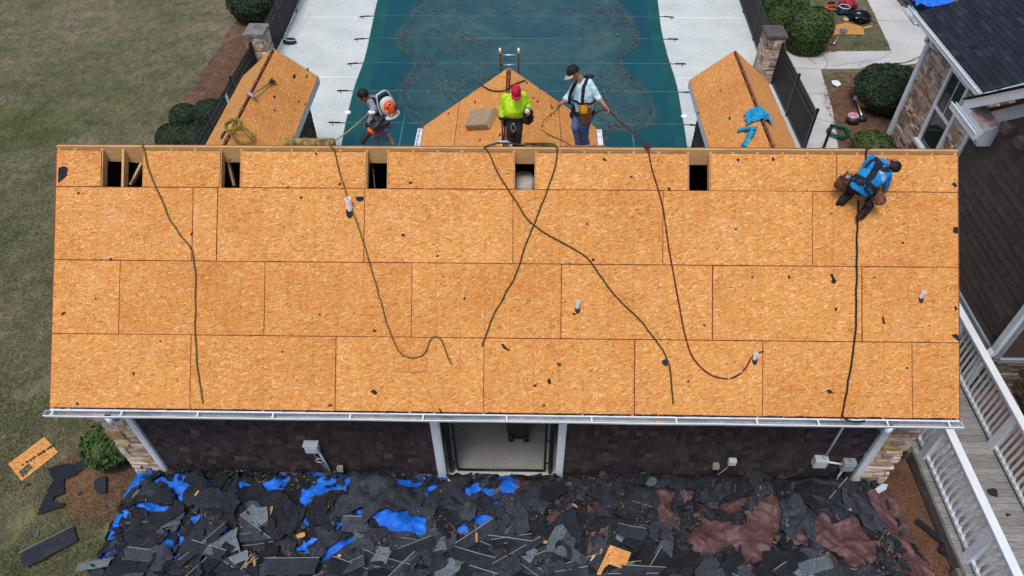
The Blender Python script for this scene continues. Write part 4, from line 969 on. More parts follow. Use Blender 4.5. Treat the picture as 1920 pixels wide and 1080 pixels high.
for i, (px, py, s_) in enumerate([(565,371,4),(637,345,4),(593,289,3.5),(1134,299,5),(1184,272+60,3),(1790,347,6),(1793,578,5),(1568,580,5),(1048,683,5),(1030,716,6),(1003,723,4),(703,620,4),(207,486,4),(756,441,4),(1112,487,4),(1075,588,4),(147,362,4),(120,588,5),(360,438,4),(146,757,4),(620,760,4),(430,300,3),(770,343,4),(1254,354,4),(1384,300,4),(1450,298,4),(1560,400,3),(1480,520,4),(1410,520,3),(1692,455,3),(1742,610,3),(1700,690,3),(1320,610,3),(1290,715,3),(870,560,3),(600,590,3),(530,660,3),(300,640,3),(250,700,4),(180,560,3),(820,480,3),(1100,420,3),(1380,430,3),(1640,520,3),(1020,760,3),(540,352,3)]):
    w = onroof((px+sg.uniform(-1,1), py), .004); a = sg.random()*6.28; u = V((1,0,0))*math.cos(a)+RU*math.sin(a); v = RN.cross(u)
    flat('felt_scrap', torn(s_/115*.95, s_/115*.6, 8, .4, sg), w, u, v, .005, M['scrap'], 'tiny black felt scrap lying loose on the orange roof boards', 'felt scrap', 'tiny black felt scraps on the roof', curl=1)
M['sliver'] = pieces('wood_sliver', [(0, (.42,.16,.05)), (.6, (.62,.30,.10)), (1, (.70,.45,.2))], .8)
w = [onroof(p, .012) for p in ((742,697),(799,699),(802,671),(739,668))]; b = MB(); panel(b, w, V((0,0,0)), V((1,0,0)), RU, rim=.004, th=.011, r=.25); b.build('patch_board', [M['osb'], M['edge']], None, 'small square patch of board tacked down below the looped olive rope', 'plywood')
# ------------------------------------------------------------------ things along the ridge and on the wings
def foam_block(lb, px0, px1, dy, w, h, mat='foam', name='foam_pad', drop=.0):
    a, c = RIDGE(px0), RIDGE(px1); b = MB(); nx = 14
    y0, y1 = RY+.045+dy, RY+.045+dy+w
    b.smooth = True
    def f(i, j):
        t = i; x = a.x+(c.x-a.x)*t; ang = 6.2832*j; cs, sn = math.cos(ang), math.sin(ang)
        yy = (y0+y1)/2 + (abs(cs)**.5)*math.copysign(1, cs)*w/2; hh = (abs(sn)**.5)*math.copysign(1, sn)*h/2
        p = bk(x, yy, h/2 + hh + .005)
        return p + V((noise.noise(p*9), noise.noise(p*9+V((3,3,3))), noise.noise(p*9+V((7,1,3)))))*.018
    b.grid(f, nx, 16)
    for i in (0, nx):
        b.face([j*(nx+1)+i for j in range(16)][::(1 if i == 0 else -1)])
    return b.build(name, M[mat], None, lb, 'foam pad', 'yellow foam pads behind the ridge')
foam_block('mottled yellow foam roll lying on the ridge near the left wing', 531, 621, .0, .17, .16, name='foam_roll')
foam_block('flat olive foam pad on the ridge behind the two ropes by the red capped worker', 977, 1043, .01, .32, .10)
foam_block('thin brown foam pad on the ridge under the feet of the pale blue shirted worker', 1061, 1137, .01, .26, .07, mat='oldpine')
# tan foam block lying on the middle gable
def onplane(o, n): return lambda p, h=0.0: atp(p, o+n*h, n)
GL = V((-(4.43-2.85), 0, 2.09)).normalized(); cenL = onplane(V((-2.52, 8, 2.85)), V((-(4.43-2.85)/2.618, 0, 2.09/2.618)))
GRn = V(((4.43-2.85)/2.618, 0, 2.09/2.618)); cenR = onplane(V((1.66, 8, 2.85)), GRn); GLn = V((-(4.43-2.85)/2.618, 0, 2.09/2.618))
pts = [cenL(p, .15) for p in ((870,236),(911,233.5),(928,200),(881.5,206.5))]
b = MB(); b.prism(pts, -GLn*.145); bm = bmesh.new(); me = b.mesh('x', M['tanfoam'], V()); bm.from_mesh(me); bpy.data.meshes.remove(me); bmesh.ops.recalc_face_normals(bm, faces=bm.faces); bmesh.ops.bevel(bm, geom=bm.edges[:], offset=.012, segments=2, affect='EDGES')
b = MB(); bm.verts.index_update(); b.add([v.co.copy() for v in bm.verts], [[v.index for v in f.verts] for f in bm.faces]); bm.free(); b.build('foam_block', M['tanfoam'], None, 'thick tan foam block lying on the left slope of the middle gable', 'foam block')
def gableat(p, h):
    q = cenL(p, h)
    return q if q.x < -.43 else cenR(p, h)
gr = [(900,158),(908,163),(920,169),(935,171),(950,168),(960,160),(972,155),(985,150)]
one('tube', catmull([gableat(p, .02) for p in gr], 6), .014, 6).build('rope', M['rope_black'], None, 'dark rope draped over the top of the middle gable ridge', 'rope', 'safety ropes on the roof')
one('tube', catmull([cenR(p, .006) for p in ((1015,240),(1018,228),(1030,216),(1044,205))], 6), .006, 5).build('rope', M['rope_dirt'], None, 'thin brown line held by the pale blue shirted worker', 'rope', 'safety ropes on the roof')
one('tube', catmull([cenR(p, .012) for p in ((1016,243),(1028,252),(1045,259),(1060,266),(1070,272))], 6), .012, 6).build('rope', M['rope_dirt'], None, 'brown rope lying on the right slope of the middle gable', 'rope', 'safety ropes on the roof')
gs = random.Random(31)
for px, py in ((878,156),(917,150),(891,192),(841,213),(845,186),(937,253),(1000,184),(1008,190),(1033,198),(1035,203),(1039,213),(1033,217),(1017,236),(988,155),(1013,166),(900,263),(858,168)):
    o = gableat((px,py), .004); n = GLn if o.x < -.43 else GRn; u = V((0,1,0)); flat('felt_scrap', torn(.045*gs.uniform(.6,1.2), .03, 8, .4, gs), o, u, n.cross(u), .004, M['scrap'], 'tiny black felt scrap on the middle gable', 'felt scrap', 'tiny black felt scraps on the middle gable', curl=1)
LWn = V((.622, 0, .783)); 
sll = (3.66-2.85)/1.02; LWn = V((sll, 0, 1)).normalized(); lwR = onplane(V((-5.58, 8, 2.85)), LWn); lwL = onplane(V((-7.62, 8, 2.85)), V((-sll, 0, 1)).normalized())
slr = (3.70-2.85)/1.015; rwL = onplane(V((4.25, 8, 2.85)), V((-slr, 0, 1)).normalized()); RWn = V((-slr, 0, 1)).normalized()
for px, py, s_ in ((551,144,.12),(577,130,.09),(514,182,.08),(575,143,.07),(560,190,.05),(515,207,.06),(572,196,.05),(545,230,.04)):
    o = lwR((px,py), .004); u = V((0,1,0)); flat('felt_scrap', torn(s_, s_*.35, 9, .4, gs), o, u, LWn.cross(u), .005, M['scrap'], 'small black felt scrap on the left wing roof', 'felt scrap', 'black felt scraps on the left wing', curl=1)
for px, py, s_ in ((1309,211,.05),(1368,222,.08),(1352,170,.04),(1400,235,.04),(1330,250,.04)):
    o = rwL((px,py), .004); u = V((0,1,0)); flat('felt_scrap', torn(s_, s_*.35, 9, .4, gs), o, u, RWn.cross(u), .005, M['scrap'], 'small black felt scrap on the right wing roof', 'felt scrap', 'black felt scraps on the right wing', curl=1)
# shingle shovel on the left wing
p0, p1 = lwR((472,178), .10), lwR((507,155), .05)
t = thing('roofing_shovel', 'short handled roofing shovel lying across the left wing ridge', 'shovel', p0)
M['dullmetal'] = plain('dull_metal', (.17,.20,.20), .5, .3); one('tube', [p0, p1], .016, 8).build('handle', M['dullmetal'], t)
b = MB(); d = (p1-p0).normalized(); s_ = d.cross(LWn).normalized(); b.prism([p1-d*.02-s_*.04, p1-d*.02+s_*.04, p1+d*.17+s_*.07, p1+d*.17-s_*.07], LWn*.02); b.build('blade', M['blackp'], t)
b = MB(); b.ball(p0, (.06,.06,.045), n=10, m_=6); b.tube([p0-d*.02-s_*.1, p0-d*.02+s_*.1], .035, 8); b.build('grip', M['ublue'], t)
# coiled yellow rope
M['rope_yellow'] = ropemat('yellow_rope', (.18,.16,.03), (.38,.34,.09))
cr = random.Random(3); P = []
c0 = lwL((434,238), .10); c0.x += .05
for i in range(120):
    a = i*.42; k = .21+.05*cr.uniform(-1,1)
    P.append(c0 + V((math.cos(a)*k*.8, math.sin(a)*k, .05*math.sin(a*1.7)+.02*cr.uniform(-1,1) + .04)) - V((0,0,.0)))
c1 = lwR((455,255), .04)
for i in range(90):
    a = i*.42; k = .27+.06*cr.uniform(-1,1); P.append(c1 + V((math.cos(a)*k*.7, math.sin(a)*k, -math.cos(a)*k*.7*sll+.02+.02*cr.random())))
one('tube', P, .009, 5).build('rope_coil', M['rope_yellow'], None, 'messy coil of yellow green rope straddling the left wing ridge', 'rope')
o = lwL((419,252), .01); flat('felt_scrap', torn(.22, .12, 12, .4, gs), o, V((0,1,0)), V((-sll,0,1)).normalized().cross(V((0,1,0))), .01, M['scrap'], 'torn dark felt scrap under the yellow rope coil', 'felt scrap', 'black felt scraps on the left wing')
# blue wire coil on the ridge
c0 = bk(RIDGE(941).x, RY+.2, .06); b = MB(); P = []
for i in range(90): a = i*.35; k = .15+.02*cr.uniform(-1,1); P.append(c0+V((math.cos(a)*k, math.sin(a)*k*.7, .02*cr.uniform(-1,1)+.03)))
M['bluewhite'] = noisy('blue_white_line', [(.4, (.05,.10,.25)), (.55, (.5,.55,.62))], 9, .6)
one('tube', P, .012, 5).build('line_coil', M['bluewhite'], None, 'small coil of blue and white line at the feet of the red capped worker', 'line coil')
# bright blue cloth on the right wing
M['cyan'] = noisy('turquoise_cloth', [(.3, (.01,.17,.36)), (.6, (.02,.36,.62))], 5, .8, fine=20, fa=.3)
cl = thing('blue_cloth', 'crumpled turquoise shirt thrown over the right wing ridge', 'cloth', rwL((1415,240)))
def ridge_z(p):
    if p.x < 5.265: return 2.85+(p.x-4.25)*slr
    return 2.85+(6.28-p.x)*slr
b = MB(); b.smooth = True
cc = V((5.27, rwL((1420,240)).y, 0)); 
cc = aty((1417,241), 7.55)
def cloth(i, j):
    x = cc.x + (i-.5)*.58*(1+.25*noise.noise(V((j*3.3,1,1)))); y = cc.y + (j-.5)*.55*(1-.5*abs(i-.5)) + .06*noise.noise(V((i*3, j*3, 0))); 
    p = V((x, y, 0)); z = ridge_z(p); return V((x, y, z + .06 + .08*noise.noise(V((i*4.5, j*4.5, 2))) + .06*noise.noise(V((i*10, j*9, 5)))))
b.grid(cloth, 22, 22); b.build('shirt_body', M['cyan'], cl)
for tgt in ((1384,245,1418,240), (1395,274,1412,246)):
    a = rwL((tgt[0], tgt[1]), .03); c = rwL((tgt[2], tgt[3]), .06); k = MB(); P = catmull([a, a.lerp(c, .35)+V((.02,.03,.01)), a.lerp(c, .7)-V((.02,.02,-.02)), c], 5); k.tube(P, [.065+.025*noise.noise(p*9) for p in P], 8, flat=.5); k.build('sleeve', M['cyan'], cl)
# ladders
def ladder(lb, foot, head, w, n, rail, rung, lean=None, grp='ladders against the eaves', tip=None):
    t = thing('ladder', lb, 'ladder', foot, grp); foot, head = V(foot), V(head); d = (head-foot).normalized(); s_ = d.cross(V((0,1,0)) if abs(d.y) < .9 else V((1,0,0))).normalized()
    if abs(s_.x) < .5 and lean is None: pass
    s_ = V(lean) if lean else s_
    for k in (-1, 1):
        q = one('beam', foot+s_*w/2*k, head+s_*w/2*k, .03, .075, s_.cross(d)).build('rail', rail, t)
        if tip: one('beam', head+s_*w/2*k-d*.03, head+s_*w/2*k+d*.05, .045, .09, s_.cross(d)).build('rail_tip', tip, q)
    L = (head-foot).length; k = .12
    while k < L: p = head-d*k; one('tube', [p-s_*w/2, p+s_*w/2], .02, 8).build('rung', rung, t); k += .30
hd = (aty((938,101), 8.42)+aty((972,101), 8.42))/2
M['orange_fg'] = plain('orange_fibreglass', (.20,.085,.03), .6); M['tip'] = plain('pale_tip', (.75,.68,.42), .6)
ladder('brown fibreglass ladder with pale tips leaning on the peak of the middle gable', (hd.x, 9.75, .03), (hd.x, 8.42, 4.72), .42, 10, M['orange_fg'], M['alu'], (1,0,0), tip=M['tip'])
# things seen behind the right wing
w = atz((1283,262), 1.0); b = MB(); 
# ------------------------------------------------------------------ yard things, right lawn
def blob(lb, name, cat, px, py, rx_, ry_, h, mat, seed, rough=.25, grp=None, rot=0, parent=None):
    w = atz((px,py), h*.4); w.z = 0; b = MB(); rot = R(rot); ax = (V((math.cos(rot), math.sin(rot), 0)), V((-math.sin(rot), math.cos(rot), 0)), V((0,0,1)))
    def fn(q):
        k = 1+rough*noise.noise(q*1.9+V((seed,0,0)))+rough*.5*noise.noise(q*5+V((0,seed,0))); z = q.z*k; return V((q.x*k, q.y*k, max(z, -.55)))
    b.ball(w+V((0,0,h*.45)), (rx_, ry_, h*.6), ax, 20, 12, fn=fn); return b, w
M['red'] = noisy('red_cloth', [(.35, (.22,.010,.025)), (.65, (.42,.03,.06))], 6, .7, fine=25, fa=.3); M['redcord'] = noisy('red_cord', [(.4, (.45,.04,.015)), (.6, (.6,.09,.03))], 9, .6)
M['navybag'] = noisy('navy_bag', [(.35, (.008,.014,.035)), (.65, (.03,.045,.09))], 7, .6, fine=20, fa=.4); M['blackbag'] = noisy('black_bag', [(.35, (.004,.004,.006)), (.7, (.015,.015,.018))], 5, .55, fine=20, fa=.4)
b, w = blob('', '', '', 1590, 9, .33, .26, .32, 'red', 1, .5); t = thing('backpack', 'red backpack lying on the lawn beside the bags', 'backpack', w); b.build('pack_body', M['red'], t)
k = MB(); k.tube(catmull([w+V((-.2,-.1,.3)), w+V((-.3,-.25,.2)), w+V((-.1,-.33,.08)), w+V((.2,-.3,.05))], 5), .03, 6, flat=.4); k.build('strap', M['blackbag'], t)
P = []; c0 = atz((1562,16), .05)
for i in range(80): a = i*.4; q = .26+.05*cr.uniform(-1,1); P.append(c0+V((math.cos(a)*q, math.sin(a)*q*.75, .03*cr.random()+.03)))
one('tube', P, .02, 6).build('cord_coil', M['redcord'], None, 'coil of red cord on the lawn left of the bags', 'cord')
b, w = blob('', '', '', 1559, 6, .14, .1, .1, 'blackbag', 9); b.build('black_pouch', M['blackbag'], None, 'small black pouch lying above the red cord coil', 'pouch')
b, w = blob('', '', '', 1581, 21, .26, .24, .22, 'navybag', 2, .5); t = thing('duffel_bag', 'small navy blue bag between the red cord and the big black bag', 'bag', w); b.build('bag_body', M['navybag'], t)
k = MB(); k.tube([w+V((.2*math.cos(a_*.5), .2*math.sin(a_*.5), .27)) for a_ in range(13)], .018, 6); k.build('drawstring', M['ugrey'], t)
b, w = blob('', '', '', 1611, 33, .42, .36, .30, 'blackbag', 3, .5, rot=-10); t = thing('duffel_bag', 'big black duffel bag lying open on the lawn', 'bag', w); b.build('bag_body', M['blackbag'], t)
k = MB(); k.tube(catmull([w+V((-.3,-.1,.25)), w+V((-.1,-.05,.42)), w+V((.15,-.1,.40)), w+V((.3,-.2,.22))], 5), .025, 6); k.tube(catmull([w+V((.3,.1,.2)), w+V((.5,0,.03)), w+V((.62,-.3,.02))], 5), .022, 6, flat=.4); k.build('handle', M['blackp'], t)
for q in ((-.15,-.16,.37), (.12,.12,.36), (-.2,-.28,.25)): one('box', w+V(q), (.13,.06,.012), (V((1,.2,0)).normalized(), V((-.2,1,0)).normalized(), V((0,0,1)))).build('label_patch', M['ugrey'], t)
b, w = blob('', '', '', 1586, 37, .10, .13, .1, 'x', 4); M['skin_cloth'] = plain('beige_cloth', (.5,.36,.29), .8); b.build('glove', M['skin_cloth'], None, 'small beige glove on the lawn beside the black duffel bag', 'glove')
w4 = [atz(p, .03) for p in ((1549,63),(1553,50),(1588,42),(1602,46),(1618,50),(1621,65),(1600,64),(1575,63),(1563,65),(1558,63))]
b = MB(); panel(b, w4[::-1] if (w4[1]-w4[0]).cross(w4[2]-w4[0]).z < 0 else w4, V((0,0,0)), V((1,0,0)), V((0,1,0)), rim=.004, th=.013); b.build('plywood_offcut', [M['osb_dull'], M['osb_dull']], None, 'broken piece of orange plywood on the lawn under a shovel', 'plywood')
one('beam', atz((1619,53), .04), atz((1635,49), .03), .09, .025).build('wood_strip', M['pine'], None, 'short pale wood strip beside the broken plywood on the lawn', 'wood strip')
def shovel(lb, pa, pb, h0, mat_b):
    a, c = atz(pa, h0), atz(pb, .03); t = thing('shovel', lb, 'shovel', c); d = (c-a).normalized(); s_ = d.cross(V((0,0,1))).normalized()
    one('tube', [a, c], .02, 8).build('handle', M['alu'], t); b = MB(); b.prism([a-s_*.08, a+s_*.08, a-d*.22+s_*.14, a-d*.3, a-d*.22-s_*.14], (0,0,-.02)); b.build('blade', mat_b, t)
    b = MB(); b.tube([c-s_*.1, c+s_*.1], .03, 8); b.tube([c-d*.1, c+s_*.1], .015, 6); b.tube([c-d*.1, c-s_*.1], .015, 6); b.build('grip', M['blackp'], t)
M['spade'] = plain('grey_blade', (.16,.17,.2), .5, .4)
shovel('long shovel lying with its grey blade on the broken plywood', (1579,60), (1562,84), .08, M['spade'])
w = atz((1567,158), .02); b = MB(); b.add([w+V((.16*math.cos(a), .19*math.sin(a), .03+.02*math.sin(3*a))) for a in [i*.7854 for i in range(8)]], [tuple(range(8))]); 
b = MB(); b.prism([w+V((.15*math.cos(i*.7854)*(1.1 if i % 2 else .9), .19*math.sin(i*.7854), .05+.02*math.sin(3*i))) for i in range(8)], (0,0,-.02)); b.build('paper_scrap', M['white'], None, 'crumpled white paper on the grass beside the walkway', 'paper')
# trimmer, reel, hose
M['yellow'] = noisy('yellow_plastic', [(.4, (.5,.22,.005)), (.6, (.72,.38,.01))], 4, .5)
a, c = atz((1606,185), .22), atz((1617,222), .1); t = thing('string_trimmer', 'yellow string trimmer lying on pine straw beneath the broad dark bush', 'trimmer', c)
one('tube', [a, c], .028, 8).build('shaft', M['alu'], t); b = MB(); b.ball(c, (.16,.12,.09), n=12, m_=7); b.build('cutting_head', M['blackp'], t)
b = MB(); 
for i in range(7): q = atz((1614+i*3.4, 190+5.5*math.sin(i*.5)), .2); b.ball(q, (.13,.14,.12), n=10, m_=6)
b.build('motor_shroud', M['yellow'], t); b = MB(); b.box(atz((1607,183), .25), (.16,.13,.1), (V((1,.5,0)).normalized(), V((-.5,1,0)).normalized(), V((0,0,1)))); b.build('throttle', M['ugrey'], t)
w = atz((1599,226), .1); w.z = 0; t = thing('cord_reel', 'pink and black cord reel lying on the pine straw', 'reel', w)
M['pink'] = noisy('pink_plastic', [(.4, (.50,.16,.24)), (.6, (.66,.38,.45))], 7, .6)
b = MB(); b.ball(w+V((0,0,.12)), (.21,.19,.13), n=14, m_=8); b.build('base', M['blackp'], t); b = MB(); b.tube([w+V((-.02+.13*math.cos(i*.5236), .04+.12*math.sin(i*.5236), .24)) for i in range(13)], .05, 8, cap=False); b.ball(w+V((-.02,.04,.24)), (.07,.06,.05), n=8, m_=5); b.build('spool', M['pink'], t)
M['hose'] = noisy('green_hose', [(.4, (.006,.075,.055)), (.6, (.014,.13,.095))], 8, .5)
w = atz((1571,251), .03); P = []
for i in range(150): a = i*.3; k = .30+.045*cr.uniform(-1,1); P.append(w+V((math.cos(a)*k, math.sin(a)*k, .03+.10*(i/150)+.01*cr.random())))
P += [w+V((.26,-.1,.05)), w+V((.33,-.45,.03)), w+V((.40,-1.0,.03))]
one('tube', P, .016, 6).build('garden_hose', M['hose'], None, 'dark green garden hose coiled at the edge of the walkway', 'hose')
one('tube', catmull([atz(p, .05) for p in ((1625,129),(1645,121),(1675,119),(1700,116),(1726,105))], 6), .012, 6).build('cable', M['redwood'], None, 'thin reddish cable running across the walkway to the stone corner', 'cable')
# white gutter offcuts by the clubhouse corner
for i, (pa, pb, w_, lb) in enumerate([((1697,15),(1708,30),.16,'short white gutter offcut lying furthest from the clubhouse wall'), ((1701,18),(1718,43),.09,'narrow white gutter offcut in the middle of the pile'), ((1706,12),(1728,44),.13,'long white gutter offcut nearest the clubhouse eave')]):
    a, c = atz(pa, .08+.04*i), atz(pb, .08+.04*i); b = MB(); d = (c-a).normalized(); s_ = d.cross(V((0,0,1)))
    for k, z in ((-1,0),(1,0)): b.beam(a+s_*k*w_/2, c+s_*k*w_/2, .012, .1)
    b.beam(a-V((0,0,.05)), c-V((0,0,.05)), w_, .01); b.beam(a+s_*w_/2+V((0,0,.052)), c+s_*w_/2+V((0,0,.052)), .03, .012); b.build('gutter_offcut', M['white'], None, lb, 'gutter', 'gutter offcuts by the clubhouse')
a, c = atz((1691,2), .05), atz((1703,14), .05); flat('felt_scrap', [(-.5,-.12),(.3,-.18),(.55,0),(.3,.16),(-.45,.1)], (a+c)/2, (c-a).normalized(), V((0,0,1)).cross((c-a).normalized()), .02, M['capdark'], 'dark pointed metal scrap beside the gutter offcuts', 'metal scrap')
M['bluetarp'] = noisy('blue_tarp', [(.35, (.010,.115,.56)), (.55, (.018,.165,.74)), (.7, (.045,.23,.84))], 3.0, .55, fine=14, fa=.15, bump=.2, bdist=.02, spec=.2)
b = MB(); b.smooth = True; w = atx((1727,2), 11.6); w0 = atz((1728,-2), .3)
b.grid(lambda i, j: w0+V(((i-.35)*1.6, (j-.5)*1.6, .25*noise.noise(V((i*4, j*4, 3)))+.12*noise.noise(V((i*9, j*9, 1)))+.1)), 26, 26); b.build('tarp', M['bluetarp'], None, 'crumpled blue tarp on the ground beyond the navy roof edge', 'tarp')
for i in range(7):
    p = atz((1728+rnd.uniform(-12,12), 50+rnd.uniform(-6,24)), rnd.uniform(.0,.15)); p.z = max(.03, p.z)
# downspout elbows at the far clubhouse corner
b = MB(); w = atx((1748,70), 10.95); 
b.tube([V((EX-.08, 11.72, EZ2-.12)), V((EX-.06, 11.75, EZ2-.3)), V((WX-.06, 11.9, EZ2-.45)), V((WX-.07, 11.92, EZ2-.75))], .055, 8); b.tube([V((EX-.08, 11.5, EZ2-.12)), V((EX-.02, 11.45, EZ2-.3)), V((WX-.05, 11.35, EZ2-.42))], .05, 8); b.build('downspout_elbow', M['white'], CH)
# left deck: pole and hose bag
t = thing('pool_vacuum', 'dark blue pool cleaner with white hose beside the iron fence', 'pool cleaner', atz((543,77), 0)); w = atz((543,77), .1)
b = MB(); b.ball(w, (.25,.16,.12), n=14, m_=8, fn=lambda q: q*(1+.2*noise.noise(q*2))); b.build('body', M['navybag'], t)
b = MB(); b.tube(catmull([w+V((-.2,.1,.05)), w+V((-.1,-.1,.1)), w+V((.1,-.14,.08)), w+V((.24,-.03,.05))], 5), .012, 5); b.tube([w+V((-.05,.1,.1)), w+V((.0,1.0,.03)), w+V((.1,2.0,.03))], .008, 5); b.tube([w+V((.02,.1,.1)), w+V((.1,.9,.03)), w+V((.24,2.3,.03))], .008, 5); b.build('hose', M['joint'], t)
a, c = atz((531,75), .05), atz((566,0), .05); one('tube', [a, a+(c-a)*1.6+V((0,0,.3))], .018, 8).build('pool_pole', M['alu'], None, 'long white pool pole lying along the foot of the iron fence', 'pole')
w = atx((430,185), -9.0); t_ = flat('notice', [(-.08,-.13),(.08,-.13),(.08,.13),(-.08,.13)], V((-9.07, w.y, max(.5, w.z))), V((0,1,0)), V((0,0,1)), .006, M['white'], 'white plastic sheet caught on the left iron fence', 'paper')
w = atz((652,211), .03); b = MB(); b.ball(w, (.11,.11,.045), n=14, m_=6); b.build('skimmer_lid', M['joint'], None, 'round white skimmer lid on the deck at the left cover edge', 'lid')
w = atz((1283,218), .03); b = MB(); b.ball(w, (.11,.11,.045), n=14, m_=6); b.build('skimmer_lid', M['joint'], None, 'round white skimmer lid on the deck at the right cover edge', 'lid')
w = bk(RIDGE(1268).x, RY+2.4, .2)
# ------------------------------------------------------------------ debris below the eave
M['browntarp'] = noisy('brown_tarp', [(.35, (.080,.036,.037)), (.55, (.110,.055,.056)), (.7, (.148,.085,.086))], 3.2, .5, fine=14, fa=.2, bump=.2, bdist=.02, spec=.3)
def shm(name, stops, na=.4, ns=70, bump=.4):
    N = NT(name); co = N.coord(); col = N.ramp(N.attr(), stops)
    col = N.mix(1.0, col, N.ramp(N.noise(co, 5, 6, .75), [(.3, 1-na), (.7, 1+na*.9)]), 'MULTIPLY')
    h = N.noise(co, 48, 2, .6); col = N.mix(1.0, col, N.ramp(h, [(.34, .55), (.6, 1.15), (.72, 1.9)]), 'MULTIPLY')
    col = N.mix(N.ramp(N.noise(co, 31, 3, .6), [(.70, 0), (.76, .6)]), col, (.16,.12,.08))
    N.bump(h, bump, .008); return N.out(col, .92, 0, .18)
M['shblack'] = shm('black_shingle', [(0, (.014,.016,.021)), (.5, (.030,.035,.046)), (1, (.058,.067,.086))])
M['shgrey'] = shm('grey_shingle_back', [(0, (.055,.068,.080)), (.5, (.11,.135,.155)), (1, (.17,.205,.23))], .25)
M['seal'] = plain('pale_seal_strip', (.26,.27,.27), .7); M['tan'] = plain('tan_edge', (.36,.31,.20), .8)
M['rubble'] = noisy('shingle_rubble', [(.32, (.011,.011,.013)), (.5, (.024,.024,.029)), (.68, (.045,.044,.048))], 2.6, .95, fine=60, bump=.5, fa=.6)
HZ = .28
def gpx(pp, z=HZ): return [(q.x, q.y) for q in (atz(p, z) for p in pp)]
blue = [[(200,882),(265,893),(248,912),(232,920),(199,926)],[(290,911),(302,900),(330,912),(361,914),(340,940),(325,917)],[(389,903),(407,904),(402,917)],[(492,906),(500,927),(536,920),(520,912),(543,900),(520,903)],
 [(562,923),(573,912),(603,910),(613,923),(642,920),(592,936),(567,950)],[(172,973),(182,950),(220,955),(197,974)],[(255,950),(283,950),(328,958),(300,968)],[(370,946),(386,943),(379,959)],[(359,976),(382,967),(374,991)],[(429,926),(447,932),(440,946)],
 [(162,1012),(178,996),(173,1007)],[(150,1051),(165,1034),(184,1050)],[(309,1016),(327,1018),(323,1032)],[(552,1031),(573,1017),(600,1010),(563,1034)],[(602,1058),(617,1033),(650,1023),(640,1042),(618,1058)],[(565,970),(577,980),(568,987)],[(313,1066),(328,1066),(328,1084),(316,1084)],
 [(740,900),(797,902),(780,914),(747,918)],[(872,922),(897,912),(937,930),(917,938),(900,926),(883,943),(871,938)],[(710,973),(733,958),(740,970),(763,956),(770,970),(800,975),(794,1022),(779,1003),(737,1001),(712,988)],[(852,998),(870,985),(879,999)],[(889,988),(895,970),(923,972),(907,991)],[(646,908),(658,903),(655,914)],[(640,1034),(663,1009),(674,1013),(660,1028),(646,1038)],[(672,963),(684,959),(681,977)],[(794,929),(806,931),(799,939)],[(922,945),(933,948),(927,957)]]
brown = [[(937,917),(947,897),(975,900),(993,904),(962,933),(943,938)],[(941,876),(965,876),(962,887)],[(996,896),(1038,906),(1030,914)],[(1024,976),(1040,962),(1051,973),(1033,987)],[(1096,1051),(1106,1022),(1114,1031)],[(1227,923),(1282,919),(1250,938),(1271,988),(1239,981)],
 [(1106,945),(1127,943),(1118,955)],[(1280,920),(1308,922),(1279,940)],[(1289,1011),(1330,979),(1398,988),(1402,965),(1418,958),(1428,935),(1456,944),(1464,985),(1447,1010),(1438,1046),(1400,1053),(1393,1020),(1355,1038),(1301,1046)],[(1346,950),(1407,932),(1380,960),(1368,968)],[(1519,1018),(1527,982),(1547,961),(1563,987),(1603,969),(1634,1020),(1641,1048),(1590,1075),(1576,1040)],
 [(1620,920),(1664,916),(1664,947),(1681,953),(1694,1003),(1715,1020),(1785,1088),(1708,1088),(1692,1020),(1646,967)],[(1490,1005),(1502,998),(1498,1014)],[(1130,1000),(1140,992),(1137,1008)]]
blue = [gpx(q) for q in blue]; brown = [gpx(q) for q in brown]
def bbox(q): return (min(p[0] for p in q), max(p[0] for p in q), min(p[1] for p in q), max(p[1] for p in q))
HOLES = [(q, bbox(q)) for q in blue+brown]
def hole(x, y, m=0.0):
    jx = x + .035*noise.noise(V((x*9, y*9, 1))) + .035*noise.noise(V((x*22, y*22, 4))); jy = y + .035*noise.noise(V((x*9, y*9, 7))) + .02*noise.noise(V((x*25, y*25, 9)))
    for q, bb in HOLES:
        if bb[0]-m <= jx <= bb[1]+m and bb[2]-m <= jy <= bb[3]+m and inpoly(jx, jy, q): return True
    return False
def HH(x, y):
    e = sst(-7.95, -7.1, x - .25*noise.noise(V((y*1.1, 2, 3))))*sst(7.35, 6.5, x + (y+.3)*-.18)*sst(.52, .1, y)*sst(-3.9, -3.0, y)
    return e*(.22 + .22*noise.noise(V((x*.8, y*.9, 5))) + .11*noise.noise(V((x*2.1, y*2.3, 8))) + .05)
def wr(x, y):  # folds of a sheet lying loose
    a = 1-abs(noise.noise(V((x*2.6+y*1.6, y*1.8-x*.7, 3))))*2; c = 1-abs(noise.noise(V((x*4.5-y*3.5, y*3.8+x*2, 6))))*2
    d = 1-abs(noise.noise(V((x*1.7-y*2.4, y*1.1+x*1.3, 11))))*2
    return .060*max(0, a)**6 + .022*max(0, c)**5 + .06*max(0, d)**8 + .008*noise.noise(V((x*6+y*4, y*3-x*2, 6))) + .007*max(0, 1-abs(noise.noise(V((x*9+y*6, y*8-x*3, 2))))*3)
def tarp(x0, x1, y0, y1, mat, lb, sk=0):
    b = MB(); b.smooth = True
    nx, ny = int((x1-x0)/.035), int((y1-y0)/.035)
    def f(i, j):
        x = x0+(x1-x0)*i + sk*(1-j)*(i > .5)*i + .05*noise.noise(V((j*7, i*2, 1))); y = y0+(y1-y0)*j + .05*noise.noise(V((i*14, 3, 1)))
        return V((x, y, max(.02, HH(x, y)) + wr(x, y) + .01))
    b.grid(f, nx, ny); return b.build('tarp', mat, None, lb, 'tarp', 'tarps under the torn off shingles')
tarp(-7.60, -.12, -3.2, .38, M['bluetarp'], 'bright blue tarp showing between torn shingles left of the gate')
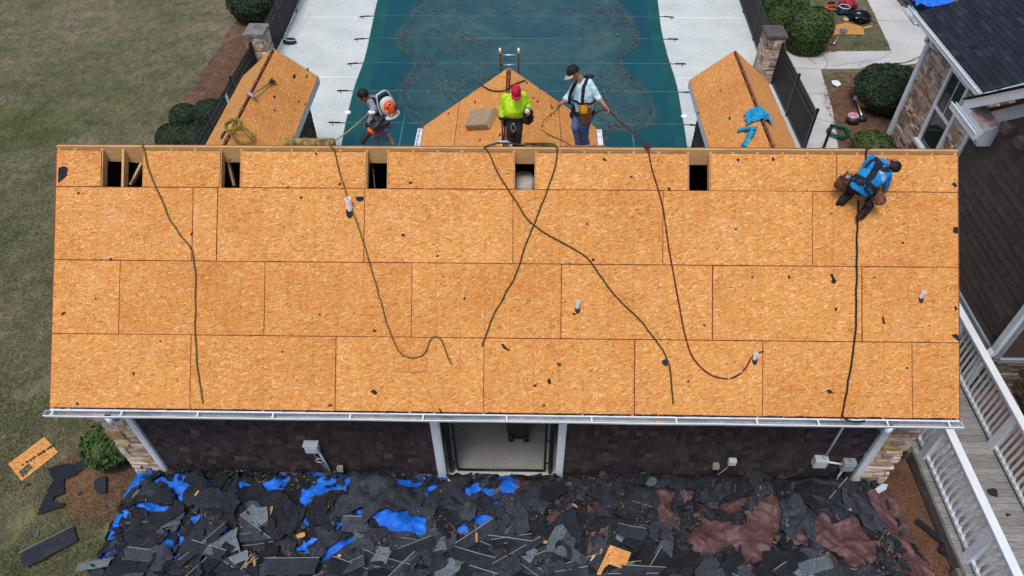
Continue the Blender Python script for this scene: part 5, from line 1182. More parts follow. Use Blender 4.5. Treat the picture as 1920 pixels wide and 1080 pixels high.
tarp(-.17, 6.95, -3.2, .40, M['browntarp'], 'maroon brown tarp showing between torn shingles right of the gate', .55)
# loose rubble of small fragments over the tarps
b = MB(); x0, x1, y0, y1 = -7.9, 7.6, -3.0, .40; st = .032; nx, ny = int((x1-x0)/st), int((y1-y0)/st); idx = {}
def rub(x, y):
    p = V((x, y, 0)); h = .035 + .055*abs(noise.noise(p*2.7)) + .05*abs(noise.noise(p*6+V((4,1,0)))) + .022*noise.noise(p*17)
    c = noise.cell(V((x*4.2+.6*noise.noise(p*2), y*6+.6*noise.noise(p*2.2), 3))); return h + .05*c
for j in range(ny+1):
    for i in range(nx+1):
        x, y = x0+st*i, y0+st*j; x += .011*noise.noise(V((i*.9, j*.9, 2))); y += .011*noise.noise(V((i*.9, j*.9, 8)))
        edge = -7.66 + .16*noise.noise(V((y*2.6, 4, 4))) + .35*sst(-.5,.2,y); edr = 6.78 - .30*(y-.2) + .10*noise.noise(V((y*2.7, 1, 4)))
        if x < edge or x > edr or hole(x, y): continue
        idx[i, j] = len(b.v); b.v.append(V((x, y, max(.01, HH(x, y)) + wr(x, y)*.4 + rub(x, y))))
for j in range(ny):
    for i in range(nx):
        q = [(i,j),(i+1,j),(i+1,j+1),(i,j+1)]
        if all(k in idx for k in q): b.face([idx[k] for k in q])
RB = b
# shingles: torn plates and long strips, each its own object
def top(x, y): return max(.01, HH(x, y)) + wr(x, y)*.4 + .035 + .05*abs(noise.noise(V((x, y, 0))*2.7)) + .05
hg = random.Random(77)
def normal(x, y, e=.14):
    return V((-(top(x+e,y)-top(x-e,y))/(2*e)*.7, -(top(x,y+e)-top(x,y-e))/(2*e)*.7, 1)).normalized()
def place(x, y, ang, tilt=.25, lift=.02):
    lift += .035
    n = normal(x, y); n = (n + V((hg.gauss(0,tilt), hg.gauss(0,tilt), 0))*.6).normalized()
    u = V((math.cos(ang), math.sin(ang), 0)); u = (u-n*u.dot(n)).normalized(); return V((x, y, top(x,y)+lift)), u, n.cross(u), n
def strip(x, y, ang, L, Wd, mat, bend=0.0, twist=0.0, seal=None, lb=None, jag=.02, tilt=.2, lift=.02, grp='shingles in the debris heap', zabs=None):
    o, u, v, n = place(x, y, ang, tilt, lift)
    if zabs is not None: o.z = zabs; n = V((0,0,1)); v = n.cross(u)
    b = MB(); nu, nv = 8, 3; r = hg.random(); P = []; sd_ = hg.random()*50
    for j in range(nv+1):
        for i in range(nu+1):
            a, c = (i/nu-.5)*L, (j/nv-.5)*Wd
            if i in (0, nu): a += jag*2*noise.noise(V((sd_, j*1.7, 2)))*(3 if hg.random() < .3 else 1)
            if j in (0, nv): c += jag*noise.noise(V((i*1.3, sd_, j)))
            h = bend*(a*a) + twist*a*c + .012*noise.noise(V((a*5, c*5, sd_))); P.append(o+u*a+v*c+n*h)
    k = nu+1; b_ = b.add(P + [p-n*.006 for p in P], [])
    m = len(P)
    for j in range(nv):
        for i in range(nu): a = b_+j*k+i; b.face((a, a+1, a+k+1, a+k), mi=0, r=r); b.face((a+m, a+k+m, a+k+1+m, a+1+m), mi=0, r=r)
    for i in range(nu):
        a = b_+i; b.face((a, a+m, a+1+m, a+1), r=r, mi=1); a = b_+nv*k+i; b.face((a, a+1, a+1+m, a+m), r=r, mi=1)
    for j in range(nv):
        a = b_+j*k; b.face((a, a+k, a+k+m, a+m), r=r, mi=1); a += nu; b.face((a, a+m, a+k+m, a+k), r=r, mi=1)
    if seal is not None:
        w0 = (.5-seal)*Wd
        for i in range(nu):
            q = []
            for aa, cc_ in ((i, -1), (i+1, -1), (i+1, 1), (i, 1)):
                a = (aa/nu-.5)*L; c = w0 + cc_*.006; q.append(o+u*a+v*c+n*(bend*a*a+twist*a*c+.008))
            b.add(q, [(0,1,2,3)], mi=1)
    return b.build('shingle', [M[mat], M['seal'] if seal is not None and mat != 'shgrey' else M[mat]], None, lb, 'shingle', grp)
LAB = {'shblack': 'torn black shingle lying among many in the debris heap', 'shgrey': 'torn grey faced shingle lying among many in the debris heap', 'strip': 'long black shingle strip with a pale seal line in the debris heap'}
def tornpiece(x, y, mat, rx_, ry_, lb=None, curl=None, tilt=.3, lift=.03):
    o, u, v, n = place(x, y, hg.random()*6.28, tilt, lift)
    return flat('shingle', torn(rx_, ry_, 11, .35, hg), o, u, v, .006, M[mat], lb or LAB[mat], 'shingle', 'shingles in the debris heap', curl=hg.uniform(-.5,.6) if curl is None else curl)
def free(x, y, r_):
    return not any(hole(x+r_*dx, y+r_*dy) for dx, dy in ((0,0),(1,0),(-1,0),(0,1),(0,-1),(.7,.7),(-.7,-.7),(.7,-.7),(-.7,.7)))
pr = random.Random(5); n_small = 0
while n_small < 1500:
    x = pr.uniform(-7.6, 7.0); y = pr.uniform(-2.2, .33); r_ = pr.uniform(.03, .13)
    if x > 6.7-.3*(y-.2) or hole(x, y) or hole(x+r_*.3, y) or hole(x-r_*.3, y) or hole(x, y-r_*.3): continue
    n = normal(x, y, .08); n = (n + V((pr.gauss(0,.3), pr.gauss(0,.3), 0))).normalized(); u = n.orthogonal().normalized(); u = Matrix.Rotation(pr.random()*6.28, 3, n) @ u; v = n.cross(u); o = V((x, y, top(x, y)+pr.uniform(-.02,.03)))
    RB.prism([o+u*a_+v*c_ for a_, c_ in torn(r_, r_*pr.uniform(.4,.9), 7, .4, pr)], -n*.006, mi=2 if pr.random() < .03 else 1, r=pr.random()*.9); n_small += 1
RB.build('shingle_rubble', [M['rubble'], M['shblack'], M['shgrey']], kind='stuff')
M['feltsheet'] = shm('draped_felt', [(0, (.012,.013,.017)), (.5, (.024,.027,.036)), (1, (.046,.053,.068))], .5, 45)
dr = random.Random(21)
def drape(x, y, R0, asp, mat, lb, k):
    b = MB(); b.smooth = True; na, nr = 26, 6; rot = dr.random()*6.28; sd_ = dr.random()*40; rr = []
    for i in range(na):
        a = 6.2832*i/na; ca, sa = math.cos(a), math.sin(a); q = max(abs(ca), abs(sa)); R1 = R0*(.62+.38/q*.9)*(1+.22*noise.noise(V((ca*2, sa*2, sd_)))+.22*dr.uniform(-.5,.5))
        ux, uy = ca*math.cos(rot)-sa*asp*math.sin(rot), ca*math.sin(rot)+sa*asp*math.cos(rot); r_ = .05
        while r_ < R1 and not hole(x+ux*(r_+.02), y+uy*(r_+.02)) and y+uy*r_ < .33: r_ += .02
        rr.append((ux, uy, r_))
    P = []
    c1, c2 = dr.uniform(-.5,.5), dr.uniform(.6,1.4); ph = dr.random()*6.28
    def H_(px_, py_, t, a):
        ax_ = (px_-x)*math.cos(rot+ph)+(py_-y)*math.sin(rot+ph); bx_ = -(px_-x)*math.sin(rot+ph)+(py_-y)*math.cos(rot+ph)
        f = .11*(1-abs(math.sin(ax_*7.0*c2+c1+2*noise.noise(V((bx_*2, sd_, 1))))))**2*(.4+.6*abs(noise.noise(V((px_*2, py_*2, sd_)))*2))
        return top(px_, py_)*.55 + HH(px_, py_)*.45 + .045 + f + .03*noise.noise(V((px_*7, py_*7, sd_))) + .05*t**4*noise.noise(V((math.cos(a)*1.7, math.sin(a)*1.7, sd_+3)))+.0009*k
    for j in range(1, nr+1):
        for i, (ux, uy, r_) in enumerate(rr):
            t = j/nr; X, Y = x+ux*r_*t, y+uy*r_*t; P.append(V((X, Y, H_(X, Y, t, 6.2832*i/na))))
    P.append(V((x, y, H_(x, y, 0, 0)))); m = len(P); r = dr.random(); b.add(P+[p-V((0,0,.007)) for p in P], [])
    for i in range(na):
        i2 = (i+1) % na; b.face((m-1, i, i2), r=r)
        for j in range(nr-1): b.face((j*na+i, (j+1)*na+i, (j+1)*na+i2, j*na+i2), r=r); b.face((m+j*na+i, m+j*na+i2, m+(j+1)*na+i2, m+(j+1)*na+i), r=r)
        e = (nr-1)*na; b.face((e+i, m+e+i, m+e+i2, e+i2), r=r)
    return b.build('felt_sheet', M[mat], None, lb, 'felt sheet', 'crumpled felt sheets in the debris heap')
k = 0
while k < 78:
    x = dr.uniform(-7.2, 6.4); y = dr.uniform(-1.9, .22) if k < 55 else dr.uniform(-.5, .2)
    if hole(x, y): continue
    drape(x, y, dr.uniform(.28, .62), dr.uniform(.5, .9), 'feltsheet', 'crumpled black roofing felt sheet draped among others over the debris heap', k); k += 1
cnt = 0
while cnt < 120:
    x = hg.uniform(-7.3, 6.5); y = hg.uniform(-2.1, .26); r_ = hg.uniform(.11, .34)
    if not free(x, y, r_*.85): continue
    tornpiece(x, y, 'shgrey' if hg.random() < (.02 if y > -.4 else .06) else 'shblack', r_*hg.uniform(.8,1.3), r_*hg.uniform(.5,.9)); cnt += 1
cnt = 0
while cnt < 62:
    x = hg.uniform(-6.9, 6.0); y = -1.75 + abs(hg.gauss(0, .5)) if hg.random() < .8 else hg.uniform(-1.8, .1); L = hg.uniform(.45, 1.0); a = hg.gauss(.15, .55)
    if x > 2.2 and hg.random() < .5: continue
    d = V((math.cos(a), math.sin(a), 0))
    if not all(free(x+d.x*t*L, y+d.y*t*L, .13) for t in (-.45, -.2, 0, .2, .45)): continue
    mt = 'shgrey' if hg.random() < .11 else 'shblack'
    strip(x, y, a, L if mt == 'shblack' else L*.6, hg.uniform(.16, .30), mt, hg.uniform(-.15,.25), hg.uniform(-.2,.2), hg.choice([.06,.06,.4,None]) if mt == 'shblack' else None, LAB['strip'] if mt == 'shblack' else LAB['shgrey'], tilt=.16, lift=.05); cnt += 1
# the ones that stand out
def st2(pa, pb, Wd, mat, lb, seal=.06, z=.42, bend=.02):
    a, c = atz(pa, z), atz(pb, z); d = c-a; m_ = (a+c)/2; return strip(m_.x, m_.y, math.atan2(d.y, d.x), d.length, Wd, mat, bend, 0, seal, lb, tilt=0, zabs=z)
st2((135,1060),(215,1057), .16, 'shgrey', 'pale grey shingle slab at the lower left corner of the debris heap')
st2((400//1,1032),(417,1060), .30, 'shgrey', 'broad pale grey shingle with a centre crease right of the lower left corner', None)
st2((665,1042),(762,1041), .17, 'shgrey', 'long pale grey shingle slab under the big blue patch', None)
st2((662,1004),(740,1025), .14, 'shgrey', 'slanting pale grey shingle slab just below left of the big blue patch', None)
st2((975,1022),(1018,1040), .17, 'shgrey', 'pale grey rectangular shingle left of the orange board in the heap', None)
st2((960,1070),(1050,1078), .2, 'shgrey', 'pale grey shingle sheet at the bottom edge left of the orange board', None)
st2((480,1055),(600,1067), .30, 'shblack', 'dark rectangular shingle bundle with tan edge at the bottom of the heap', .02, .46)
st2((405,1018),(500,998), .18, 'shblack', 'dark shingle strip with two pale lines in the lower left of the heap', .12, .42)
st2((240,975),(330,965), .22, 'shblack', 'dark shingle strip with a tan upper edge on the left of the heap', .9, .40)
st2((445,1078),(440,1030), .2, 'shblack', 'dark shingle standing slantwise with a pale left edge', .9, .42)
st2((1478,965),(1480,1012), .10, 'shgrey', 'curved pale grey shingle strip between the two maroon tarp patches', None, .36, .3)
st2((1262,1035),(1275,1080), .12, 'shgrey', 'curved pale grey shingle strip left of the large maroon patch', None, .36, .3)
# tan slivers
b = MB(); sl_ = random.Random(6)
for i in range(2200):
    x = sl_.uniform(-7, 6.6); y = sl_.uniform(-2, .25)
    if hole(x, y) or noise.noise(V((x*1.3, y*1.8, 11))) < .0: continue
    a = sl_.random()*6.28; L = sl_.uniform(.01, .04) if sl_.random() < .965 else sl_.uniform(.08,.2); d = V((math.cos(a), math.sin(a), sl_.uniform(-.2,.3)))*L; n_ = V((-d.y, d.x, 0)).normalized()*sl_.uniform(.002,.006); p = V((x, y, top(x,y)+sl_.uniform(.03,.09)))
    b.add([p-d-n_, p+d-n_, p+d+n_, p-d+n_], [(0,1,2,3)], r=sl_.random())
for cx_, cy_ in ((795,1058),(465,1052),(1190,1065)):
    p0 = atz((cx_, cy_), .46)
    for i in range(9):
        a = sl_.gauss(.2 if cx_ != 465 else 1.0, .35); L = sl_.uniform(.07,.17); d = V((math.cos(a), math.sin(a), 0))*L; n_ = V((-d.y, d.x, 0)).normalized()*.0045; p = p0+V((sl_.gauss(0,.05), sl_.gauss(0,.06), sl_.random()*.05)); b.add([p-d-n_, p+d-n_, p+d+n_, p-d+n_], [(0,1,2,3)], r=.95)
M['slv'] = pieces('tan_slivers', [(0, (.10,.06,.03)), (.6, (.26,.17,.09)), (1, (.42,.36,.22))], .9)
b.build('straw_slivers', M['slv'], kind='stuff')
# orange wood bits
for i, (px, py, L, Wd, a) in enumerate([(391,916,.10,.03,-1),(373,930,.12,.04,1.1),(507,963,.22,.05,1.5),(565,1005,.14,.09,.4),(508,1047,.1,.04,-.6),(894,1013,.17,.045,1.57),(709,1008,.1,.05,-.2),(1077,958,.1,.04,-.6),(1110,1047,.16,.05,.8),(1583,960,.15,.05,-.5),(1127,1037,.1,.03,1.1),(844,904,.1,.03,-.6),(640,1052,.07,.05,.5),(1022,1024,.06,.05,0),(958,943,.08,.03,.6),(480,1058,.14,.04,-1.2)]):
    w = atz((px,py), .36); w.z = top(w.x, w.y)+.09; u = V((math.cos(a), math.sin(a), .05)).normalized(); v = V((0,0,1)).cross(u).normalized()
    flat('wood_splinter', torn(L*.62, Wd*.6, 8, .25, hg), w, u, v, .012, M['sliver'], 'small splinter of orange plywood on the black debris heap', 'wood splinter', 'orange plywood splinters in the heap')
def ply(name, px, z, lb, tilt=0):
    w = [atz(p, z) for p in px]; b = MB()
    if (w[1]-w[0]).cross(w[2]-w[0]).z < 0: w = w[::-1]
    panel(b, w, V((0,0,0)), V((1,0,0)), V((0,1,0)), rim=.004, th=.014, r=.8); return b.build(name, [M['osb'], M['osb']], None, lb, 'plywood')
ply('plywood_offcut', [(1144,1022),(1183,1036),(1171,1067),(1142,1057),(1133,1064),(1126,1078),(1119,1076)], .50, 'l shaped orange plywood offcut lying on the black debris heap')
# board with a cut-out on the lawn
q = [atz(p, .03) for p in ((15,870),(83,819),(109,848),(41,902))]; hl = [atz(p, .03) for p in ((35,884),(54,869),(62,877),(43,895))]
b = MB(); pts = q+hl
b.cr = .7; uvf = lambda p: (p.x+5, p.y+3)
for f in ((0,1,5,4),(1,2,6,5),(2,3,7,6),(3,0,4,7)):
    w = [pts[i] for i in f]; w = w if (w[1]-w[0]).cross(w[2]-w[0]).z > 0 else w[::-1]; b.add(w, [(0,1,2,3)], [[uvf(p) for p in w]]); b.add([p-V((0,0,.014)) for p in w][::-1], [(0,1,2,3)], [[uvf(p) for p in w]])
for L_ in (q, hl):
    for i in range(4): p, c = L_[i], L_[(i+1) % 4]; b.add([p, c, c-V((0,0,.014)), p-V((0,0,.014))], [(0,1,2,3)], [[uvf(p)]*4])
bd = b.build('plywood_board', M['osb'], None, 'orange plywood board with a square cut out lying on the lawn', 'plywood')
b = MB(); sr = random.Random(4)
a, c = atz((38,874), .034), atz((98,836), .034)
for i in range(34):
    t = sr.random(); p = a.lerp(c, t); d = (c-a).normalized(); n_ = V((-d.y, d.x, 0)); L = sr.uniform(.01,.045); b.add([p-n_*L+d*.0, p-n_*L+d*.02, p+n_*L*.7+d*.02, p+n_*L*.7], [(0,1,2,3)], r=sr.random())
b.build('tar_streak', M['felt'], bd)
def gflat(lb, px, z, mat, curl=.1, name='felt_scrap', cat='felt scrap', grp='dark scraps on the lawn'):
    w = [atz(p, z) for p in px]; o = sum(w, V())/len(w); poly = [(p.x-o.x, p.y-o.y) for p in w]
    if sum(poly[i][0]*poly[(i+1) % len(poly)][1]-poly[(i+1) % len(poly)][0]*poly[i][1] for i in range(len(poly))) < 0: poly = poly[::-1]
    return flat(name, poly, o, V((1,0,0)), V((0,1,0)), .012, M[mat], lb, cat, grp, curl)
gflat('large folded black felt sheet on the lawn nearest the bush', [(90,880),(105,873),(130,869),(138,878),(146,890),(122,898),(112,905),(100,901)], .06, 'scrap', .12)
gflat('black felt strip reaching from the felt sheet to the bush', [(136,873),(168,854),(173,862),(172,867),(146,888)], .045, 'scrap', .05)
gflat('middle twisted black felt sheet on the lawn', [(100,901),(121,896),(120,926),(104,930),(98,936),(88,921)], .05, 'scrap', .2)
gflat('lowest black felt sheet with a pointed end on the lawn', [(88,925),(101,932),(99,940),(121,944),(120,950),(70,965),(78,948)], .05, 'scrap', .12)
gflat('small bluish shingle chip alone on the lawn', [(66,997),(71,992),(75,997),(71,1005),(65,1004)], .03, 'shgrey', .1)
gflat('tiny dark felt scrap beside the cut out board', [(49,907),(55,906),(57,911),(51,912)], .03, 'scrap', .1)
gflat('small dark felt scrap on the straw near the blue tarp', [(145,925),(153,921),(154,928),(147,930)], .03, 'scrap', .1)
gflat('dark felt sheet at the heap edge left of the blue tarp corner', [(177,900),(190,893),(199,893),(198,924),(184,925),(176,917)], .08, 'scrap', .12)
st_ = st2((41,1052),(140,998), .36, 'shblack', 'long dark shingle strip with a pale edge alone on the lawn', .03, .10, .0)
# straw needles on the bed by the left corner
b = MB(); sr = random.Random(14)
for i in range(2600):
    p = atz((sr.gauss(160, 20), sr.gauss(905, 30)), .01)
    if not (-9.3 < p.x < -7.2): continue
    a = sr.random()*6.28; L = sr.uniform(.04,.11); d = V((math.cos(a), math.sin(a), .12*sr.random()))*L; n_ = V((-d.y, d.x, 0)).normalized()*.003; p.z = .012+.02*sr.random(); b.add([p-d-n_, p+d-n_, p+d+n_, p-d+n_], [(0,1,2,3)], r=sr.random())
for i in range(2600):
    p = V((sr.uniform(6.6,7.7), sr.uniform(-2.3,.6), .012+.02*sr.random())); a = sr.random()*6.28; L = sr.uniform(.04,.11); d = V((math.cos(a), math.sin(a), .12*sr.random()))*L; n_ = V((-d.y, d.x, 0)).normalized()*.003; b.add([p-d-n_, p+d-n_, p+d+n_, p-d+n_], [(0,1,2,3)], r=sr.random()*.6)
for i in range(15000):
    k_ = sr.random()
    if k_ < .45: p = V((-9.3-1.5*sr.random(), sr.uniform(11.5,20), 0)); ok = p.x > -10.9
    elif k_ < .75: p = atz((sr.uniform(1545,1690), sr.uniform(120,290)), 0); ok = (p - atz((1640,215),0)).length < 2.6 and p.x > 9.6
    else: p = atz((sr.uniform(1478,1566), sr.uniform(40,99)), 0); ok = p.x > 8.3
    if not ok: continue
    p.z = .010+.02*sr.random(); a = sr.random()*6.28; L = sr.uniform(.03,.09); d = V((math.cos(a), math.sin(a), .15*sr.random()))*L; n_ = V((-d.y, d.x, 0)).normalized()*.005; b.add([p-d-n_, p+d-n_, p+d+n_, p-d+n_], [(0,1,2,3)], r=sr.random())
b.build('loose_straw', M['straw'], kind='stuff')
# odd pieces by the boardwalk
w = aty((1656,912), .2); flat('plastic_bag', torn(.12, .08, 9, .35, hg), V((6.74, .14, .28)), V((.9,.1,.3)).normalized(), V((-.2,.6,.7)).normalized(), .02, M['ugrey'], 'crumpled white plastic bag at the foot of the right stone corner', 'bag', curl=1.2)
for px, py, lb, s_ in ((1862,924,'large ragged black felt scrap on the boardwalk',.13), (1890,965,'small black felt scrap lower on the boardwalk',.05)):
    w = atz((px,py), DZ+.006); flat('felt_scrap', torn(s_, s_*.8, 11, .4, hg), w, V((1,0,0)), V((0,1,0)), .006, M['scrap'], lb, 'felt scrap', 'felt scraps on the boardwalk', curl=.3)
for px, py, lb in ((1750,945,'black felt scrap hanging on the boardwalk edge by the straw'), (1770,1030,'black felt scrap under the boardwalk edge near the maroon tarp')):
    w = atz((px,py), .12); flat('felt_scrap', torn(.14, .09, 10, .4, hg), w, V((.3,.9,0)).normalized(), V((-.8,.3,.4)).normalized(), .008, M['scrap'], lb, 'felt scrap', 'felt scraps by the boardwalk', curl=.6)
a, c = atz((1727,984), .06), atz((1760,1010), .06); flat('felt_scrap', [(-.28,-.05),(.26,-.06),(.28,.05),(-.27,.06)], (a+c)/2, (c-a).normalized(), V((0,0,1)).cross((c-a).normalized()), .03, M['scrap'], 'narrow dark roll of felt on the pine straw', 'felt scrap', 'felt scraps by the boardwalk')
# white insulation bag seen through the fourth roof opening
M['bag'] = noisy('dusty_plastic', [(.35, (.36,.34,.30)), (.6, (.55,.53,.49))], 4, .5, fine=18, fa=.2)
o = onroof((983,336), -.55); b = MB()
b.ball(o+V((-.02,.0,-.16)), (.20,.26,.2), n=18, m_=10, fn=lambda q: V([math.copysign(abs(c)**.45, c) for c in q])*(1+.08*noise.noise(q*4)))
b.build('insulation_bag', M['bag'], None, 'dusty white insulation bag inside the middle roof opening', 'bag')
# ------------------------------------------------------------------ people
M['skin'] = plain('skin', (.30,.145,.085), .6, var=.12); M['skin2'] = plain('tan_skin', (.36,.185,.115), .6, var=.12)
M['hair'] = plain('black_hair', (.007,.006,.006), .6); M['sole'] = plain('pale_shoe', (.42,.33,.29), .8)
M['hivis'] = noisy('hi_vis_shirt', [(.35, (.36,.62,.012)), (.6, (.50,.80,.03))], 4, .8, fine=18, fa=.18, bump=.3, bdist=.03)
M['denim_dark'] = noisy('dark_denim', [(.35, (.018,.021,.028)), (.65, (.045,.050,.062))], 5, .85, fine=22, fa=.3, bump=.3)
M['denim'] = noisy('blue_denim', [(.35, (.045,.085,.22)), (.65, (.115,.19,.40))], 4, .85, fine=18, fa=.3, bump=.3)
M['denim_grey'] = noisy('grey_blue_denim', [(.35, (.07,.11,.22)), (.65, (.17,.24,.40))], 4, .85, fine=18, fa=.3, bump=.3)
M['paleblue'] = noisy('pale_blue_shirt', [(.35, (.40,.62,.70)), (.65, (.56,.78,.84))], 4, .85, fine=14, fa=.14, bump=.4, bdist=.03)
M['greyshirt'] = noisy('grey_shirt', [(.35, (.17,.20,.26)), (.65, (.28,.32,.40))], 4, .85, fine=18, fa=.2, bump=.3)
M['blueshirt'] = noisy('bright_blue_shirt', [(.35, (.008,.17,.46)), (.65, (.020,.27,.62))], 4, .8, fine=16, fa=.2, bump=.4, bdist=.03)
M['blacktrouser'] = noisy('black_trousers', [(.35, (.008,.009,.013)), (.65, (.022,.024,.032))], 5, .85, fine=18, fa=.3, bump=.3)
M['boot'] = noisy('dark_boot', [(.4, (.012,.009,.008)), (.65, (.035,.024,.02))], 8, .6)
M['webb'] = noisy('black_webbing', [(.4, (.010,.011,.017)), (.65, (.026,.028,.040))], 20, .7)
M['leather'] = noisy('brown_leather', [(.35, (.075,.028,.016)), (.65, (.20,.085,.045))], 7, .55, fine=30, fa=.3)
M['redcap'] = noisy('red_cap', [(.4, (.40,.008,.030)), (.65, (.58,.020,.065))], 8, .75); M['blackcap'] = plain('black_cap', (.009,.010,.012), .7); M['khaki'] = plain('khaki_cap', (.45,.38,.27), .8)
M['orange'] = plain('orange_plastic', (.75,.10,.012), .4, spec=.45); M['shell'] = plain('pale_plastic', (.62,.62,.58), .45)
def J(px, py, y): return aty((px, py), y)
def JR(px, py, h): return onroof((px, py), h)
def person(lb, j, mats, head_dir, front, hand_dirs, k=1.0, sleeve=1.0, bulk=1.0, feet=None, tail=.10, belly=0.0):
    """j: joint points; one continuous skin from overlapping limbs, remeshed; zones by nearest limb"""
    b = MB(); zones = []
    def limb(a, c, ra, rb, z):
        b.rcone(a, c, ra*k, rb*k); zones.append((V(a), V(c), ra*k, rb*k, z))
    front = V(front).normalized()
    pel = (j['hipL']+j['hipR'])/2; sh = (j['shL']+j['shR'])/2; spine = (sh-pel)
    side = (j['shR']-j['shL']).normalized(); sideh = (j['hipR']-j['hipL']).normalized()
    # torso: stacked ellipses
    prof = [(-.20,.115,.095,0), (-.08,.165,.115,0), (.06,.165,.118,0), (.28,.160,.115,belly*.8), (.48,.168,.118,belly), (.70,.185,.122,belly*.4), (.88,.180,.106,0), (.98,.150,.085,0), (1.09,.075,.060,0)]
    rings = []; n = 20
    for t, w, d, bl in prof:
        sd_ = sideh.lerp(side, max(0, min(1, t))).normalized(); up = spine.normalized(); fr = front - up*front.dot(up); fr.normalize(); sd_ = (sd_ - fr*sd_.dot(fr)).normalized()
        bend = V(j.get('bend', (0,0,0)))*math.sin(max(0, min(1, t))*math.pi)
        c = pel + spine*t + bend + fr*bl*.5; rings.append((c, sd_, fr, w*k*bulk, (d+bl*.5)*k*bulk))
    st = len(b.v)
    for c, sd_, fr, w, d in rings:
        for i in range(n): a = 6.2832*i/n; b.v.append(c+sd_*w*math.copysign(abs(math.cos(a))**.85, math.cos(a))+fr*d*math.copysign(abs(math.sin(a))**.85, math.sin(a)))
    for r_ in range(len(rings)-1):
        for i in range(n): i2 = (i+1) % n; b.face((st+r_*n+i, st+r_*n+i2, st+(r_+1)*n+i2, st+(r_+1)*n+i))
    b.face([st+i for i in range(n)][::-1]); b.face([st+(len(rings)-1)*n+i for i in range(n)])
    zones.append((pel+spine*tail+V(j.get('bend', (0,0,0)))*.3, sh-spine*.12, .155*k*bulk, .15*k*bulk, 'shirt')); zones.append((pel-spine*.16, pel-spine*(.12-tail), .15*k*bulk, .155*k*bulk, 'pants'))
    zones.append((j['shL'], j['shR'], .09*k, .09*k, 'shirt'))
    # head and neck
    hc = j['head']; f = V(head_dir).normalized(); nk = sh + spine.normalized()*.05*k
    hu = (hc-nk).normalized(); hu = (hu - f*hu.dot(f)); hu = hu.normalized() if hu.length > .2 else f.orthogonal().normalized()
    hs = f.cross(hu).normalized()
    limb(nk, hc - hu*.04*k - f*.015*k, .058, .054, 'skin')
    b.ball(hc, (.074*k, .096*k, .108*k), (hs, f, hu), 18, 12); zones.append((hc-f*.01, hc+f*.01, .1*k, .1*k, 'skin'))
    b.rcone(hc+f*.035*k-hu*.05*k, hc+f*.058*k-hu*.082*k, .052*k, .030*k)
    b.rcone(hc+f*.088*k+hu*.012*k, hc+f*.112*k-hu*.022*k, .010*k, .017*k)
    for s_ in (-1, 1):
        b.ball(hc+hs*.076*k*s_-hu*.005*k-f*.008*k, (.014*k, .026*k, .034*k), (hs, f, hu), 10, 6)
        b.rcone(hc+f*.082*k+hs*.015*k*s_+hu*.030*k, hc+f*.070*k+hs*.048*k*s_+hu*.028*k, .010*k, .009*k)
    b.rcone(hc+f*.086*k-hu*.052*k+hs*.02*k, hc+f*.086*k-hu*.052*k-hs*.02*k, .010*k, .010*k)
    # limbs
    for S_ in 'LR':
        s_, e, w = j['sh'+S_], j['el'+S_], j['wr'+S_]
        limb(s_, e, .058*bulk, .045, 'shirt')
        if sleeve >= 1: limb(e, w, .046, .032, 'shirt'); limb(e.lerp(w, .93), w, .029, .027, 'skin')
        elif sleeve > .5: m_ = e.lerp(w, (sleeve-.5)*2); limb(e, m_, .050, .047, 'shirt'); limb(m_, w, .040, .027, 'skin')
        else: limb(e.lerp(s_, .25), e, .046, .042, 'skin'); limb(e, w, .041, .027, 'skin')
        hp, kn, an = j['hip'+S_], j['kn'+S_], j['an'+S_]
        limb(hp, kn, .092*bulk, .062, 'pants'); limb(kn, an, .062, .046, 'pants')
        # hand: palm, four bent fingers of different lengths, thumb from the side
        hd, cu = hand_dirs[S_]; d = V(hd).normalized(); cu = V(cu); cu = (cu-d*cu.dot(d)).normalized(); sd_ = d.cross(cu).normalized()
        pc = w + d*.045*k; st = len(b.v)
        b.ball(pc, (.050*k, .041*k, .017*k), (d, sd_, cu), 14, 8); zones.append((w, w+d*.09*k, .035*k, .035*k, 'hand'))
        for i, L in enumerate((.066, .076, .070, .054)):
            o = w + d*(.084-.004*abs(i-1.4))*k + sd_*(.030-.020*i)*k; q1 = o + (d*.86+cu*.5)*L*.52*k; q2 = q1 + (d*.30+cu*.95)*L*.5*k
            b.tube([o-d*.02*k, o, q1, q2], [.009*k, .0095*k, .009*k, .0075*k], 8); zones.append((o, q2, .01, .01, 'hand'))
        o = w + d*.03*k + sd_*.036*k; q1 = o + (d*.5+sd_*.62+cu*.3)*.042*k; q2 = q1 + (d*.72+sd_*.1+cu*.6)*.034*k; b.tube([o-sd_*.02*k, o, q1, q2], [.013*k, .0125*k, .011*k, .009*k], 8); zones.append((o, q2, .012, .012, 'hand'))
        # foot
        fd = V(feet[S_] if feet else front).normalized(); shin = (an-kn).normalized(); up = (-shin - fd*(-shin).dot(fd)).normalized()
        h0 = an - fd*.045*k - up*.025*k; t0 = an + fd*.15*k - up*.045*k
        limb(h0, an+fd*.06*k-up*.035*k, .047, .046, 'shoe'); limb(an+fd*.06*k-up*.035*k, t0, .046, .036, 'shoe'); limb(an+(kn-an).normalized()*.10*k, an, .049, .047, 'shoe' if mats.get('boots') else 'pants')
    me = b.mesh('raw', M['skin'], V((0,0,0))); o = bpy.data.objects.new('raw', me); C.objects.link(o)
    md = o.modifiers.new('r', 'REMESH'); md.mode = 'VOXEL'; md.voxel_size = .0095; md.use_smooth_shade = True
    ms = o.modifiers.new('s', 'SMOOTH'); ms.factor = .5; ms.iterations = 3
    dg = bpy.context.evaluated_depsgraph_get(); em = bpy.data.meshes.new_from_object(o.evaluated_get(dg)); bpy.data.objects.remove(o); bpy.data.meshes.remove(me)
    zn = ['skin', 'shirt', 'pants', 'shoe', 'hand']; em.materials.clear()
